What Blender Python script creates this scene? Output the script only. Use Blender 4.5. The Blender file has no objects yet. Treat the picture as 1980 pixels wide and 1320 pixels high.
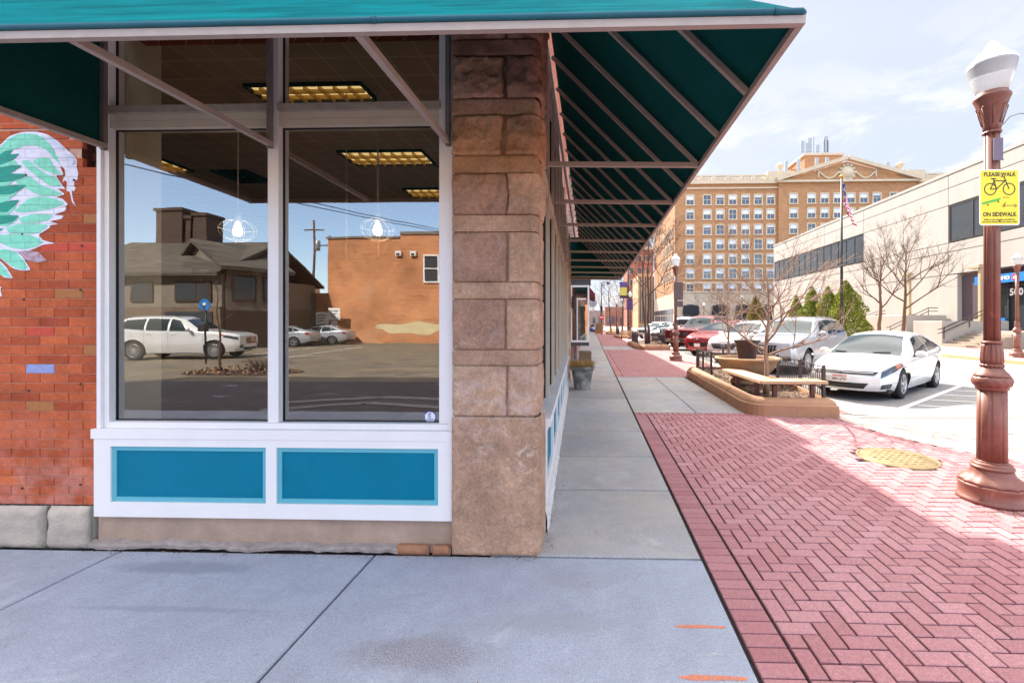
import bpy, math, random
from mathutils import Vector, Matrix, noise
R = math.radians
SKY_STRENGTH, SUN_STRENGTH, EXPOSURE, DOME = .15, 2.9, 2.35, 5.2
PI = math.pi
random.seed(7)
scene = bpy.context.scene
col = scene.collection

# ---------------------------------------------------------------- mesh builder
class MB:
    """collects faces; build() links them as ONE mesh object"""
    def __init__(self):
        self.v = []; self.f = []; self.m = []; self.r = []; self.s = []
        self.cm = 0; self.cr = 0.5; self.cs = False; self.T = None
    def V(self, p):
        p = Vector(p)
        if self.T is not None: p = self.T @ p
        self.v.append(p); return len(self.v) - 1
    def F(self, idx):
        self.f.append(tuple(idx)); self.m.append(self.cm); self.r.append(self.cr); self.s.append(self.cs)
    def face(self, pts): self.F([self.V(p) for p in pts])
    def box(self, x0, x1, y0, y1, z0, z1, bottom=True):
        i = [self.V(p) for p in ((x0,y0,z0),(x1,y0,z0),(x1,y1,z0),(x0,y1,z0),(x0,y0,z1),(x1,y0,z1),(x1,y1,z1),(x0,y1,z1))]
        q = [(4,5,6,7),(0,1,5,4),(1,2,6,5),(2,3,7,6),(3,0,4,7)]
        if bottom: q.append((3,2,1,0))
        for a in q: self.F([i[k] for k in a])
    def cbox(self, x0, x1, y0, y1, z0, z1, c=0.01):
        """box with chamfered top rim"""
        lo = [self.V(p) for p in ((x0,y0,z0),(x1,y0,z0),(x1,y1,z0),(x0,y1,z0))]
        mi = [self.V(p) for p in ((x0,y0,z1-c),(x1,y0,z1-c),(x1,y1,z1-c),(x0,y1,z1-c))]
        hi = [self.V(p) for p in ((x0+c,y0+c,z1),(x1-c,y0+c,z1),(x1-c,y1-c,z1),(x0+c,y1-c,z1))]
        for k in range(4):
            n = (k+1) % 4
            self.F((lo[k],lo[n],mi[n],mi[k])); self.F((mi[k],mi[n],hi[n],hi[k]))
        self.F(hi)
    def bar(self, a, b, w, h=None, up=(0,0,1)):
        """rectangular bar from a to b"""
        h = w if h is None else h
        a = Vector(a); b = Vector(b); d = (b-a).normalized(); u = Vector(up)
        if abs(d.dot(u)) > .98: u = Vector((1,0,0))
        s = d.cross(u).normalized(); t = s.cross(d).normalized()
        i = []
        for p in (a, b):
            for (ks, kt) in ((-1,-1),(1,-1),(1,1),(-1,1)):
                i.append(self.V(p + s*ks*w/2 + t*kt*h/2))
        for q in ((0,1,5,4),(1,2,6,5),(2,3,7,6),(3,0,4,7),(3,2,1,0),(4,5,6,7)): self.F([i[k] for k in q])
    def tube(self, a, b, r0, r1=None, n=8, caps=True):
        r1 = r0 if r1 is None else r1
        self.path([a, b], [r0, r1], n, caps)
    def path(self, pts, rad, n=8, caps=True):
        pts = [Vector(p) for p in pts]
        if not isinstance(rad, (list, tuple)): rad = [rad]*len(pts)
        rings = []; ref = None
        for k, p in enumerate(pts):
            d = (pts[min(k+1, len(pts)-1)] - pts[max(k-1, 0)])
            d = d.normalized() if d.length > 1e-9 else Vector((0,0,1))
            if ref is None:
                ref = Vector((0,0,1)) if abs(d.z) < .9 else Vector((1,0,0))
            s = d.cross(ref)
            s = s.normalized() if s.length > 1e-6 else d.orthogonal().normalized()
            t = s.cross(d).normalized(); ref = t
            rings.append([self.V(p + (s*math.cos(2*PI*j/n) + t*math.sin(2*PI*j/n))*rad[k]) for j in range(n)])
        sm = self.cs; self.cs = True
        for k in range(len(rings)-1):
            for j in range(n):
                self.F((rings[k][j], rings[k][(j+1)%n], rings[k+1][(j+1)%n], rings[k+1][j]))
        self.cs = sm
        if caps: self.F(rings[0][::-1]); self.F(rings[-1])
    def lathe(self, prof, n=24, c=(0,0,0), mod=None, caps=True, smooth=True, axis='z'):
        """prof: list of (r, z); mod(angle, r, z) -> r"""
        rings = []
        for (r, z) in prof:
            ring = []
            for j in range(n):
                a = 2*PI*j/n; rr = mod(a, r, z) if mod else r
                if axis == 'z': p = (c[0]+rr*math.cos(a), c[1]+rr*math.sin(a), c[2]+z)
                elif axis == 'y': p = (c[0]+rr*math.cos(a), c[1]+z, c[2]+rr*math.sin(a))
                else: p = (c[0]+z, c[1]+rr*math.cos(a), c[2]+rr*math.sin(a))
                ring.append(self.V(p))
            rings.append(ring)
        sm = self.cs; self.cs = smooth
        for k in range(len(rings)-1):
            for j in range(n):
                self.F((rings[k][j], rings[k][(j+1)%n], rings[k+1][(j+1)%n], rings[k+1][j]))
        self.cs = sm
        if caps: self.F(rings[0][::-1]); self.F(rings[-1])
    def prism(self, poly, z0, z1):
        """vertical prism over an xy outline"""
        n = len(poly)
        lo = [self.V((p[0],p[1],z0)) for p in poly]; hi = [self.V((p[0],p[1],z1)) for p in poly]
        self.F(lo[::-1]); self.F(hi)
        for k in range(n): self.F((lo[k],lo[(k+1)%n],hi[(k+1)%n],hi[k]))
    def extrude(self, poly, d):
        """poly of 3D points extruded by vector d"""
        d = Vector(d); n = len(poly)
        lo = [self.V(p) for p in poly]; hi = [self.V(Vector(p)+d) for p in poly]
        self.F(lo[::-1]); self.F(hi)
        for k in range(n): self.F((lo[k],lo[(k+1)%n],hi[(k+1)%n],hi[k]))
    def grid(self, fn, nu, nv, smooth=True):
        """fn(i/nu, j/nv) -> point"""
        idx = [[self.V(fn(i/nu, j/nv)) for j in range(nv+1)] for i in range(nu+1)]
        sm = self.cs; self.cs = smooth
        for i in range(nu):
            for j in range(nv):
                self.F((idx[i][j], idx[i+1][j], idx[i+1][j+1], idx[i][j+1]))
        self.cs = sm
    def build(self, name, mats, parent=None, loc=None, rz=0, fix=True):
        me = bpy.data.meshes.new(name)
        me.from_pydata([tuple(p) for p in self.v], [], self.f)
        if not isinstance(mats, (list, tuple)): mats = [mats]
        for m in mats: me.materials.append(m)
        me.polygons.foreach_set('material_index', self.m)
        me.polygons.foreach_set('use_smooth', self.s)
        at = me.attributes.new('rnd', 'FLOAT', 'FACE')
        at.data.foreach_set('value', self.r)
        me.update()
        if fix:
            import bmesh
            bm = bmesh.new(); bm.from_mesh(me)
            bmesh.ops.recalc_face_normals(bm, faces=bm.faces); bm.to_mesh(me); bm.free()
        o = bpy.data.objects.new(name, me); col.objects.link(o)
        if loc is not None: o.location = loc
        o.rotation_euler.z = rz
        if parent is not None: o.parent = parent
        return o

def tag(o, label=None, cat=None, group=None, kind=None):
    if label: o['label'] = label
    if cat: o['category'] = cat
    if group: o['group'] = group
    if kind: o['kind'] = kind
    return o
def empty(name, loc=(0,0,0), rz=0, **k):
    o = bpy.data.objects.new(name, None); col.objects.link(o)
    o.location = loc; o.rotation_euler.z = rz; o.empty_display_size = .2
    return tag(o, **k)
def copy_tree(o, parent=None):
    c = o.copy(); col.objects.link(c)
    if parent is not None: c.parent = parent
    for ch in list(o.children): copy_tree(ch, c)
    return c
def dup(o, loc, rz=None, label=None, group=None, sc=None):
    c = copy_tree(o); c.location = loc
    if rz is not None: c.rotation_euler.z = rz
    if label: c['label'] = label
    if group: c['group'] = group
    if sc: c.scale = (sc, sc, sc)
    return c

# ---------------------------------------------------------------- materials
def S(r, g, b):
    f = lambda c: (c/255/12.92) if c/255 <= .04045 else ((c/255+.055)/1.055)**2.4
    return (f(r), f(g), f(b), 1)
class NT:
    def __init__(self, name):
        self.mat = bpy.data.materials.new(name); self.mat.use_nodes = True
        self.t = self.mat.node_tree; self.t.nodes.clear()
        self.out = self.n('ShaderNodeOutputMaterial')
    def n(self, ty, **k):
        nd = self.t.nodes.new(ty)
        for a, b in k.items(): setattr(nd, a, b)
        return nd
    def set(self, nd, **k):
        for a, b in k.items():
            s = nd.inputs[a.replace('_', ' ')]
            if hasattr(b, 'links') or isinstance(b, bpy.types.NodeSocket): self.t.links.new(b, s)
            else: s.default_value = b
        return nd
    def L(self, a, b): self.t.links.new(a, b)
    def coords(self, kind='Object'): return self.n('ShaderNodeTexCoord').outputs[kind]
    def noise(self, vec, scale, detail=4, rough=.6, dist=0):
        nd = self.n('ShaderNodeTexNoise'); self.L(vec, nd.inputs['Vector'])
        nd.inputs['Scale'].default_value = scale; nd.inputs['Detail'].default_value = detail
        nd.inputs['Roughness'].default_value = rough; nd.inputs['Distortion'].default_value = dist
        return nd.outputs['Fac']
    def math(self, op, a, b=None, c=None, clamp=False):
        nd = self.n('ShaderNodeMath', operation=op); nd.use_clamp = clamp
        for k, x in enumerate((a, b, c)):
            if x is None: continue
            if isinstance(x, bpy.types.NodeSocket): self.L(x, nd.inputs[k])
            else: nd.inputs[k].default_value = x
        return nd.outputs[0]
    def rng(self, x, a, b, c, d):
        nd = self.n('ShaderNodeMapRange'); self.L(x, nd.inputs[0])
        for k, y in enumerate((a, b, c, d)): nd.inputs[k+1].default_value = y
        return nd.outputs[0]
    def mix(self, fac, a, b, blend='MIX'):
        nd = self.n('ShaderNodeMix', data_type='RGBA', blend_type=blend)
        for s, x in ((nd.inputs['Factor'], fac), (nd.inputs[6], a), (nd.inputs[7], b)):
            if isinstance(x, bpy.types.NodeSocket): self.L(x, s)
            else: s.default_value = x
        return nd.outputs[2]
    def val(self, c, v, sat=1.0):
        nd = self.n('ShaderNodeHueSaturation')
        nd.inputs['Saturation'].default_value = sat
        for s, x in ((nd.inputs['Color'], c), (nd.inputs['Value'], v)):
            if isinstance(x, bpy.types.NodeSocket): self.L(x, s)
            else: s.default_value = x
        return nd.outputs[0]
    def bump(self, h, strength=.3, dist=.01):
        nd = self.n('ShaderNodeBump'); self.L(h, nd.inputs['Height'])
        nd.inputs['Strength'].default_value = strength; nd.inputs['Distance'].default_value = dist
        return nd.outputs[0]
    def bsdf(self, **k):
        b = self.n('ShaderNodeBsdfPrincipled'); self.set(b, **k)
        self.L(b.outputs[0], self.out.inputs[0]); return b
    def attr(self, name='rnd'):
        nd = self.n('ShaderNodeAttribute'); nd.attribute_name = name
        return nd.outputs['Fac']

def simple(name, c, rough=.6, var=.12, scale=5, bump=0, bscale=80, metal=0, coat=0, rnd=0, spec=.5, speck=0, kind='Object'):
    n = NT(name); co = n.coords(kind)
    v = n.rng(n.noise(co, scale, 5), .25, .75, 1-var, 1+var)
    if rnd: v = n.math('MULTIPLY', v, n.rng(n.attr(), 0, 1, 1-rnd, 1+rnd))
    if speck: v = n.math('MULTIPLY', v, n.rng(n.noise(co, 140, 2), .3, .7, 1-speck, 1+speck))
    cc = n.val(c, v)
    b = n.bsdf(Base_Color=cc, Roughness=rough, Metallic=metal)
    b.inputs['Specular IOR Level'].default_value = spec
    if coat: b.inputs['Coat Weight'].default_value = coat; b.inputs['Coat Roughness'].default_value = .04
    if bump: n.L(n.bump(n.noise(co, bscale, 4), bump), b.inputs['Normal'])
    return n.mat
def emis(name, c, st):
    n = NT(name); e = n.n('ShaderNodeEmission'); e.inputs[0].default_value = c; e.inputs[1].default_value = st
    n.L(e.outputs[0], n.out.inputs[0]); return n.mat

def concrete(name, c, slab=.10, stain=.22, warm=None, patches=()):
    n = NT(name); p = n.n('ShaderNodeNewGeometry').outputs['Position']
    big = n.rng(n.noise(p, .9, 6, .62, .4), .3, .7, 1-stain, 1+stain*.55)
    mid = n.math('MULTIPLY', n.rng(n.noise(p, 6, 5, .7), .3, .7, .92, 1.07), n.rng(n.noise(p, 55, 6, .85), .3, .7, .80, 1.18))
    fine = n.rng(n.noise(p, 170, 3, .6), .3, .7, .70, 1.25)
    v = n.math('MULTIPLY', n.math('MULTIPLY', big, mid), n.math('MULTIPLY', fine, n.rng(n.attr(), 0, 1, 1-slab, 1+slab)))
    cc = n.val(c, v)
    if warm is not None: cc = n.mix(n.rng(n.noise(p, .7, 3), .4, .68, 0, .8), cc, n.val(warm, v))
    # dark oily marks and worn aggregate patches with an outline of their own
    st = n.rng(n.noise(p, 2.3, 9, .78, .8), .57, .74, 0, .32)
    cc = n.mix(st, cc, S(92, 92, 98))
    st2 = n.rng(n.noise(p, 9, 6, .8, 1.2), .60, .70, 0, .3)
    cc = n.mix(st2, cc, S(84, 86, 96))
    lt = n.rng(n.noise(p, 1.7, 7, .7, .6), .58, .72, 0, .35)
    cc = n.mix(lt, cc, S(206, 208, 214))
    for (px_, py_, rx_, ry_, colr, amt, grit) in patches:
        sx = n.n('ShaderNodeSeparateXYZ'); n.L(p, sx.inputs[0])
        dx = n.math('DIVIDE', n.math('SUBTRACT', sx.outputs[0], px_), rx_); dy = n.math('DIVIDE', n.math('SUBTRACT', sx.outputs[1], py_), ry_)
        d2 = n.math('SQRT', n.math('ADD', n.math('MULTIPLY', dx, dx), n.math('MULTIPLY', dy, dy)))
        d2 = n.math('ADD', d2, n.math('MULTIPLY', n.math('SUBTRACT', n.noise(p, 7, 6, .75), .5), 1.5))
        m_ = n.rng(d2, .55, 1.05, amt, 0)
        if grit: m_ = n.math('MULTIPLY', m_, n.rng(n.noise(p, 150, 2, .6), .46, .56, .15, 1))
        cc = n.mix(m_, cc, colr)
    pit = n.rng(n.noise(p, 260, 1), .67, .74, 0, .55)
    wear = n.rng(n.noise(p, 1.5, 3, .5), .56, .66, .15, 1)
    cc = n.mix(n.math('MULTIPLY', pit, wear), cc, S(70, 62, 62))
    b = n.bsdf(Base_Color=cc, Roughness=.85); b.inputs['Specular IOR Level'].default_value = .25
    h = n.math('ADD', n.noise(p, 200, 3), n.math('MULTIPLY', n.noise(p, 14, 4), .8))
    n.L(n.bump(h, .25, .006), b.inputs['Normal'])
    return n.mat

def pavers(name, c1, c2):
    n = NT(name); p = n.n('ShaderNodeNewGeometry').outputs['Position']
    base = n.mix(n.attr(), c1, c2)
    v = n.math('MULTIPLY', n.rng(n.noise(p, 42, 6, .85), .3, .7, .72, 1.26), n.rng(n.noise(p, 200, 3), .3, .7, .68, 1.25))
    cc = n.val(base, v)
    pale = n.rng(n.noise(p, .8, 4, .6, .5), .45, .7, 0, .35)
    cc = n.mix(pale, cc, n.val(S(186, 148, 148), v))
    cc = n.mix(n.rng(n.noise(p, 230, 1), .68, .75, 0, .6), cc, S(70, 40, 42))
    b = n.bsdf(Base_Color=cc, Roughness=.8); b.inputs['Specular IOR Level'].default_value = .3
    n.L(n.bump(n.noise(p, 130, 4), .3, .004), b.inputs['Normal'])
    return n.mat

def brickmat(name, c1, c2, mortar, bw=.22, bh=.075, ms=.009, blot=.25, bumpy=.4, white=0):
    n = NT(name); p = n.n('ShaderNodeNewGeometry').outputs['Position']
    sx = n.n('ShaderNodeSeparateXYZ'); n.L(p, sx.inputs[0])
    cm = n.n('ShaderNodeCombineXYZ')
    n.L(n.math('ADD', sx.outputs[0], sx.outputs[1]), cm.inputs[0]); n.L(sx.outputs[2], cm.inputs[1])
    br = n.n('ShaderNodeTexBrick'); n.L(cm.outputs[0], br.inputs['Vector'])
    br.inputs['Scale'].default_value = 1
    br.inputs['Brick Width'].default_value = bw; br.inputs['Row Height'].default_value = bh
    br.inputs['Mortar Size'].default_value = ms; br.inputs['Mortar Smooth'].default_value = .1; br.inputs['Bias'].default_value = 0
    br.inputs['Color1'].default_value = c1; br.inputs['Color2'].default_value = c2; br.inputs['Mortar'].default_value = mortar
    v = n.math('MULTIPLY', n.rng(n.noise(p, .35, 6, .65), .3, .7, 1-blot, 1+blot), n.rng(n.noise(p, 18, 4), .3, .7, .88, 1.12))
    cc = n.val(br.outputs['Color'], v)
    if white: cc = n.mix(n.rng(n.noise(p, .55, 6, .7, .4), .56, .70, 0, white), cc, S(205, 180, 150))
    b = n.bsdf(Base_Color=cc, Roughness=.88); b.inputs['Specular IOR Level'].default_value = .2
    n.L(n.bump(n.math('SUBTRACT', 1.0, br.outputs['Fac']), bumpy, .008), b.inputs['Normal'])
    return n.mat

def paneglass(name, tint, refl, rough=0.0, boost=None):
    """window glass: lets one look in, mirrors what stands outside"""
    n = NT(name)
    tr = n.n('ShaderNodeBsdfTransparent'); tr.inputs[0].default_value = tint
    bp_ = n.n('ShaderNodeBump'); bp_.inputs['Strength'].default_value = .025; bp_.inputs['Distance'].default_value = .02; n.L(n.noise(n.n('ShaderNodeNewGeometry').outputs['Position'], 1.6, 2), bp_.inputs['Height'])
    gl = n.n('ShaderNodeBsdfGlossy'); n.L(bp_.outputs[0], gl.inputs['Normal']); gl.inputs[0].default_value = (.97, .98, 1, 1); gl.inputs['Roughness'].default_value = rough
    fr = n.n('ShaderNodeFresnel'); fr.inputs['IOR'].default_value = 1.5
    f = n.math('ADD', n.math('MULTIPLY', fr.outputs[0], 1-refl), refl, clamp=True)
    mx = n.n('ShaderNodeMixShader'); n.L(f, mx.inputs[0]); n.L(tr.outputs[0], mx.inputs[1]); n.L(gl.outputs[0], mx.inputs[2])
    n.L(mx.outputs[0], n.out.inputs[0]); return n.mat
def darkglass(name, c, rough=.03, spec=.5):
    n = NT(name); b = n.bsdf(Base_Color=c, Roughness=rough); b.inputs['Specular IOR Level'].default_value = spec
    b.inputs['Coat Weight'].default_value = .35; b.inputs['Coat Roughness'].default_value = .02
    return n.mat

def leafmat(name, c1, c2):
    n = NT(name)
    cc = n.mix(n.attr(), c1, c2)
    b = n.bsdf(Base_Color=cc, Roughness=.7); b.inputs['Specular IOR Level'].default_value = .2
    b.inputs['Subsurface Weight'].default_value = 0
    tl = n.n('ShaderNodeBsdfTranslucent'); n.L(cc, tl.inputs[0])
    mx = n.n('ShaderNodeMixShader'); mx.inputs[0].default_value = .3
    n.L(b.outputs[0], mx.inputs[1]); n.L(tl.outputs[0], mx.inputs[2]); n.L(mx.outputs[0], n.out.inputs[0])
    return n.mat

def text_obj(s, size, name, m, parent=None, loc=(0,0,0), rot=(PI/2,0,0), ext=.002, bold=0, width=None):
    cu = bpy.data.curves.new(name, 'FONT'); cu.body = s; cu.size = size; cu.extrude = ext
    cu.align_x = 'CENTER'; cu.align_y = 'CENTER'; cu.offset = bold; cu.resolution_u = 2
    to = bpy.data.objects.new('tmp_text', cu); col.objects.link(to)
    dg = bpy.context.evaluated_depsgraph_get(); dg.update()
    me = bpy.data.meshes.new_from_object(to.evaluated_get(dg), depsgraph=dg)
    bpy.data.objects.remove(to); bpy.data.curves.remove(cu)
    if width:
        xs = [v.co.x for v in me.vertices]; k = width/(max(xs)-min(xs))
        for v in me.vertices: v.co.x *= k
    me.materials.clear(); me.materials.append(m); me.name = name
    o = bpy.data.objects.new(name, me); col.objects.link(o)
    o.location = loc; o.rotation_euler = rot
    if parent is not None: o.parent = parent
    return o

MT = {}
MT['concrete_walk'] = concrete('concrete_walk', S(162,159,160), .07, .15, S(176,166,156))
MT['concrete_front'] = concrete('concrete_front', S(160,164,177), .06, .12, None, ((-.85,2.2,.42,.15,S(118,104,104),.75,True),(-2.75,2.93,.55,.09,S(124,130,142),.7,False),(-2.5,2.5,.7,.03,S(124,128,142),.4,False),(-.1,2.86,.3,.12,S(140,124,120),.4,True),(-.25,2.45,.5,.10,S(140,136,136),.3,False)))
MT['concrete_road'] = concrete('concrete_road', S(140,136,135), .05, .14, S(150,144,134))
MT['asphalt'] = concrete('asphalt', S(92,82,82), .05, .2)
MT['lot'] = concrete('lot', S(116,106,92), .05, .3, S(140,122,94))
MT['joint'] = simple('joint_dirt', S(44,34,33), .95, .3, 20, .5)
MT['paver'] = pavers('paver', S(150,96,98), S(186,136,138))
MT['paver_far'] = pavers('paver_far', S(154,102,102), S(182,134,132))
MT['kerb_tan'] = simple('kerb_tan', S(190,162,120), .85, .15, 3, .3, 60)
MT['road_paint'] = simple('road_paint', S(225,224,222), .8, .12, 25)

# ================================================================ SETTING
def slab_mesh(mb, rects, z=0.0, gap=.014, c=.007):
    for (x0, x1, y0, y1) in rects:
        mb.cr = random.random()
        mb.cbox(x0+gap/2, x1-gap/2, y0+gap/2, y1-gap/2, z-.09, z, c)

# one base sheet to the horizon (dark bedding shows in every joint)
g = MB(); g.face([(-900,-900,-.1),(900,-900,-.1),(900,900,-.1),(-900,900,-.1)])
tag(g.build('ground', simple('ground_dirt', S(110,100,90), .95, .2, .5)), kind='structure')

g = MB()     # bedding under pavements
g.face([(-30,-1.6,-.022),(.8,-1.6,-.022),(.8,7.9,-.022),(-30,7.9,-.022)])
g.face([(.8,-1.6,-.022),(7.5,-1.6,-.022),(7.4,.5,-.022),(6.9,2.6,-.022),(6.2,3.9,-.022),(5.45,4.85,-.022),(5.0,5.45,-.022),(4.6,6.1,-.022),(4.32,6.7,-.022),(4.2,7.4,-.022),(4.2,7.9,-.022),(.8,7.9,-.022)])
g.face([(-.7,7.9,-.022),(4.75,7.9,-.022),(4.75,140,-.022),(-.7,140,-.022)])
tag(g.build('pavement_bedding', MT['joint']), kind='structure')

# front concrete walk (shaded, bluish)
g = MB()
xs = [-16,-13.6,-11.2,-8.9,-7.0,-5.25,-3.41,-1.54,.785]
for a, b in zip(xs, xs[1:]):
    slab_mesh(g, [(a, b, -.05, 3.134)]); slab_mesh(g, [(a, b, -1.6, -.05)])
tag(g.build('front_sidewalk', MT['concrete_front']), kind='structure')
# walk along the side of the shop
g = MB()
ys = [3.14,4.41,5.51,6.80,8.21,9.71,11.15,12.42,13.6,15.1,16.4,17.7,19.0,20.4,21.8,23.2,24.6,26,27.5,29,30.5,32,33.5,35,36.6]
for a, b in zip(ys, ys[1:]): slab_mesh(g, [(-.72, .79, a, b)], gap=.028)
y = 36.6
while y < 120: slab_mesh(g, [(-.72, .79, y, y+1.6)]); y += 1.6
for (y0, y1, n) in ((8.22,13.58,4),(26.9,31.0,3)):
    st = (y1-y0)/n
    for k in range(n):
        slab_mesh(g, [(.80,1.95,y0+k*st,y0+(k+1)*st),(1.95,2.84 if y0 < 20 else 3.2,y0+k*st,y0+(k+1)*st)])
tag(g.build('side_sidewalk', MT['concrete_walk']), kind='structure')

# brick pavers : herringbone with a soldier border, every paver its own chamfered block
def inside(poly, x, y):
    r = False; n = len(poly)
    for i in range(n):
        x1, y1 = poly[i]; x2, y2 = poly[(i+1) % n]
        if (y1 > y) != (y2 > y) and x < (x2-x1)*(y-y1)/(y2-y1)+x1: r = not r
    return r
def pave(mb, x0, x1, y0, y1, z=0, gap=.011, w=.1, ok=None):
    def put(a, b, c, d):
        a = max(a, x0); b = min(b, x1); c = max(c, y0); d = min(d, y1)
        if b-a < .03 or d-c < .03: return
        if ok and not ok((a+b)/2, (c+d)/2): return
        mb.cr = min(1, max(0, random.gauss(.5, .13)))
        dz = random.uniform(-.003, .002)
        mb.cbox(a+gap/2, b-gap/2, c+gap/2, d-gap/2, z-.045, z+dz, .004)
    nx = int((x1-x0)/w)+4; ny = int((y1-y0)/w)+4
    for j in range(-4, ny):
        for i in range(-4, nx):
            m = (i - j) % 4
            X = x0+i*w; Y = y0+j*w
            if m == 0: put(X, X+2*w, Y, Y+w)
            if m == 3: put(X, X+w, Y, Y+2*w)
def border(mb, x0, x1, y0, y1, horizontal, w=.1, gap=.009, z=0):
    if horizontal:   # pavers stand along y, row runs in x
        k = x0
        while k < x1-.03:
            mb.cr = random.uniform(.15,.5); mb.cbox(k+gap/2, min(k+w, x1)-gap/2, y0+gap/2, y1-gap/2, z-.045, z, .004); k += w
    else:
        k = y0
        while k < y1-.03:
            mb.cr = random.uniform(.15,.5); mb.cbox(x0+gap/2, x1-gap/2, k+gap/2, min(k+w, y1)-gap/2, z-.045, z, .004); k += w
near_edge = [(.8,-1.6),(7.6,-1.6),(7.5,.5),(7.0,2.6),(6.3,3.9),(5.55,4.85),(5.1,5.45),(4.7,6.1),(4.42,6.7),(4.3,7.4),(4.28,8.2),(.8,8.2)]
g = MB()
pave(g, 1.02, 7.6, -1.6, 8.0, ok=lambda x, y: inside(near_edge, x, y) and (x-3.74)**2+(y-5.56)**2 > .435**2)
border(g, .80, 1.01, -1.6, 8.0, False)
border(g, .80, 4.28, 8.01, 8.21, True)
tag(g.build('brick_pavement', MT['paver']), kind='structure')
g = MB()
pave(g, 1.02, 4.75, 13.8, 26.7); border(g, .80, 1.01, 13.6, 26.9, False); border(g, 1.02, 4.75, 13.6, 13.79, True); border(g, 1.02, 4.75, 26.7, 26.89, True)
pave(g, 2.86, 4.75, 8.22, 13.58, ok=lambda x, y: x < 2.9 or x > 4.35)
pave(g, .82, 3.2, 31.0, 60, w=.14)
tag(g.build('far_brick_pavement', MT['paver_far']), kind='structure')
g = MB()
g.face([(3.2,26.9,-.004),(4.9,26.9,-.004),(4.9,130,-.004),(3.2,130,-.004)])
g.face([(.8,60,-.004),(3.2,60,-.004),(3.2,130,-.004),(.8,130,-.004)])
tag(g.build('distant_pavement', simple('distant_pavement', S(190,150,140), .85, .15, 2)), kind='structure')

# kerb edge strip of pale concrete that follows the paver edge, then the road
g = MB()
cur = near_edge[1:-1]
out = []
for k, (x, y) in enumerate(cur):
    a = Vector(cur[max(k-1,0)]); b = Vector(cur[min(k+1,len(cur)-1)]); d = (b-a).normalized()
    nrm = Vector((d.y, -d.x)); out.append((x+nrm.x*.42, y+nrm.y*.42))
for k in range(len(cur)-1):
    g.face([(cur[k][0]+.006,cur[k][1],-.006),(out[k][0],out[k][1],-.012),(out[k+1][0],out[k+1][1],-.012),(cur[k+1][0]+.006,cur[k+1][1],-.006)])
g.face([(4.76,8.2,-.006),(5.06,8.2,-.012),(5.06,140,-.012),(4.76,140,-.006)])
tag(g.build('gutter', simple('gutter_concrete', S(190,176,160), .85, .12, 4, .2, 90)), kind='structure')
g = MB()
g.face([(4.74,8.0,-.02),(17.05,8.0,-.02),(17.05,160,-.02),(4.74,160,-.02)])
g.face([(4.2,-1.55,-.026),(17.05,-1.55,-.026),(17.05,8.0,-.026),(4.2,8.0,-.026)])
tag(g.build('street', MT['concrete_road']), kind='structure')
# side street behind the photographer, in the building's shade, and the sunny lot beyond it
g = MB(); g.face([(-80,-5.9,-.024),(60,-5.9,-.024),(60,-1.6,-.024),(-80,-1.6,-.024)])
tag(g.build('side_street', MT['asphalt']), kind='structure')
g = MB(); g.face([(-80,-120,-.03),(17.05,-120,-.03),(17.05,-5.9,-.03),(-80,-5.9,-.03)])
tag(g.build('parking_lot', MT['lot']), kind='structure')
g = MB()
def line(mb, a, b, w, z):
    a = Vector((a[0],a[1],0)); b = Vector((b[0],b[1],0)); d = (b-a).normalized(); n = Vector((-d.y,d.x,0))*w/2
    mb.face([(a-n)+Vector((0,0,z)),(b-n)+Vector((0,0,z)),(b+n)+Vector((0,0,z)),(a+n)+Vector((0,0,z))])
# cross walk lines (seen mirrored in the shop window)
for a, b in (((-6.3,-1.75),(-4.7,-2.6)),((-4.7,-2.6),(-1.4,-1.75)),((-6.6,-2.5),(-4.7,-3.3)),((-4.7,-3.3),(1,-2.4))): g.cm = 1; line(g, a, b, .26, -.016)
g.cm = 0
for a, b in (((-20,-14.0),(-12.6,-15.6)),((-21,-20),(-14,-22.5)),((-14.5,-14.2),(-15.5,-23)),((-17.5,-14.2),(-18.5,-23))): line(g, a, b, .10, -.022)
g.cm = 0
# parking bay lines and hatching
line(g, (5.62,8.45), (10.4,12.55), .11, -.014)
for k in range(6):
    x = 6.6+k*.78; y = 9.15+k*.68
    line(g, (x,y), (x+1.5,y-.55), .07, -.013)
for k in range(3): line(g, (5.9,6.9-k*.75), (13.5,7.6-k*.75), .06, -.014)
for k in range(1, 12): line(g, (5.62,8.45+k*4.4), (10.4,12.55+k*4.4), .11, -.014)
tag(g.build('road_markings', [MT['road_paint'], simple('shaded_paint', S(138,130,126), .9, .3, 5)]), kind='structure')  # crosswalk grey is the white paint with its shade put into the colour
# spray paint on the walk
n = NT('spray_orange'); co = n.coords('Object')
b = n.bsdf(Base_Color=S(228,128,82), Roughness=.9)
tr = n.n('ShaderNodeBsdfTransparent'); mx = n.n('ShaderNodeMixShader')
n.L(n.rng(n.noise(co, 60, 5, .7), .34, .56, 0, .85), mx.inputs[0]); n.L(tr.outputs[0], mx.inputs[1]); n.L(b.outputs[0], mx.inputs[2]); n.L(mx.outputs[0], n.out.inputs[0])
spray_o = n.mat
n = NT('spray_white'); co = n.coords('Object')
b = n.bsdf(Base_Color=S(200,198,200), Roughness=.9)
tr = n.n('ShaderNodeBsdfTransparent'); mx = n.n('ShaderNodeMixShader')
n.L(n.rng(n.noise(co, 60, 5, .7), .46, .60, 0, .6), mx.inputs[0]); n.L(tr.outputs[0], mx.inputs[1]); n.L(b.outputs[0], mx.inputs[2]); n.L(mx.outputs[0], n.out.inputs[0])
spray_w = n.mat
g = MB()
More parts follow.
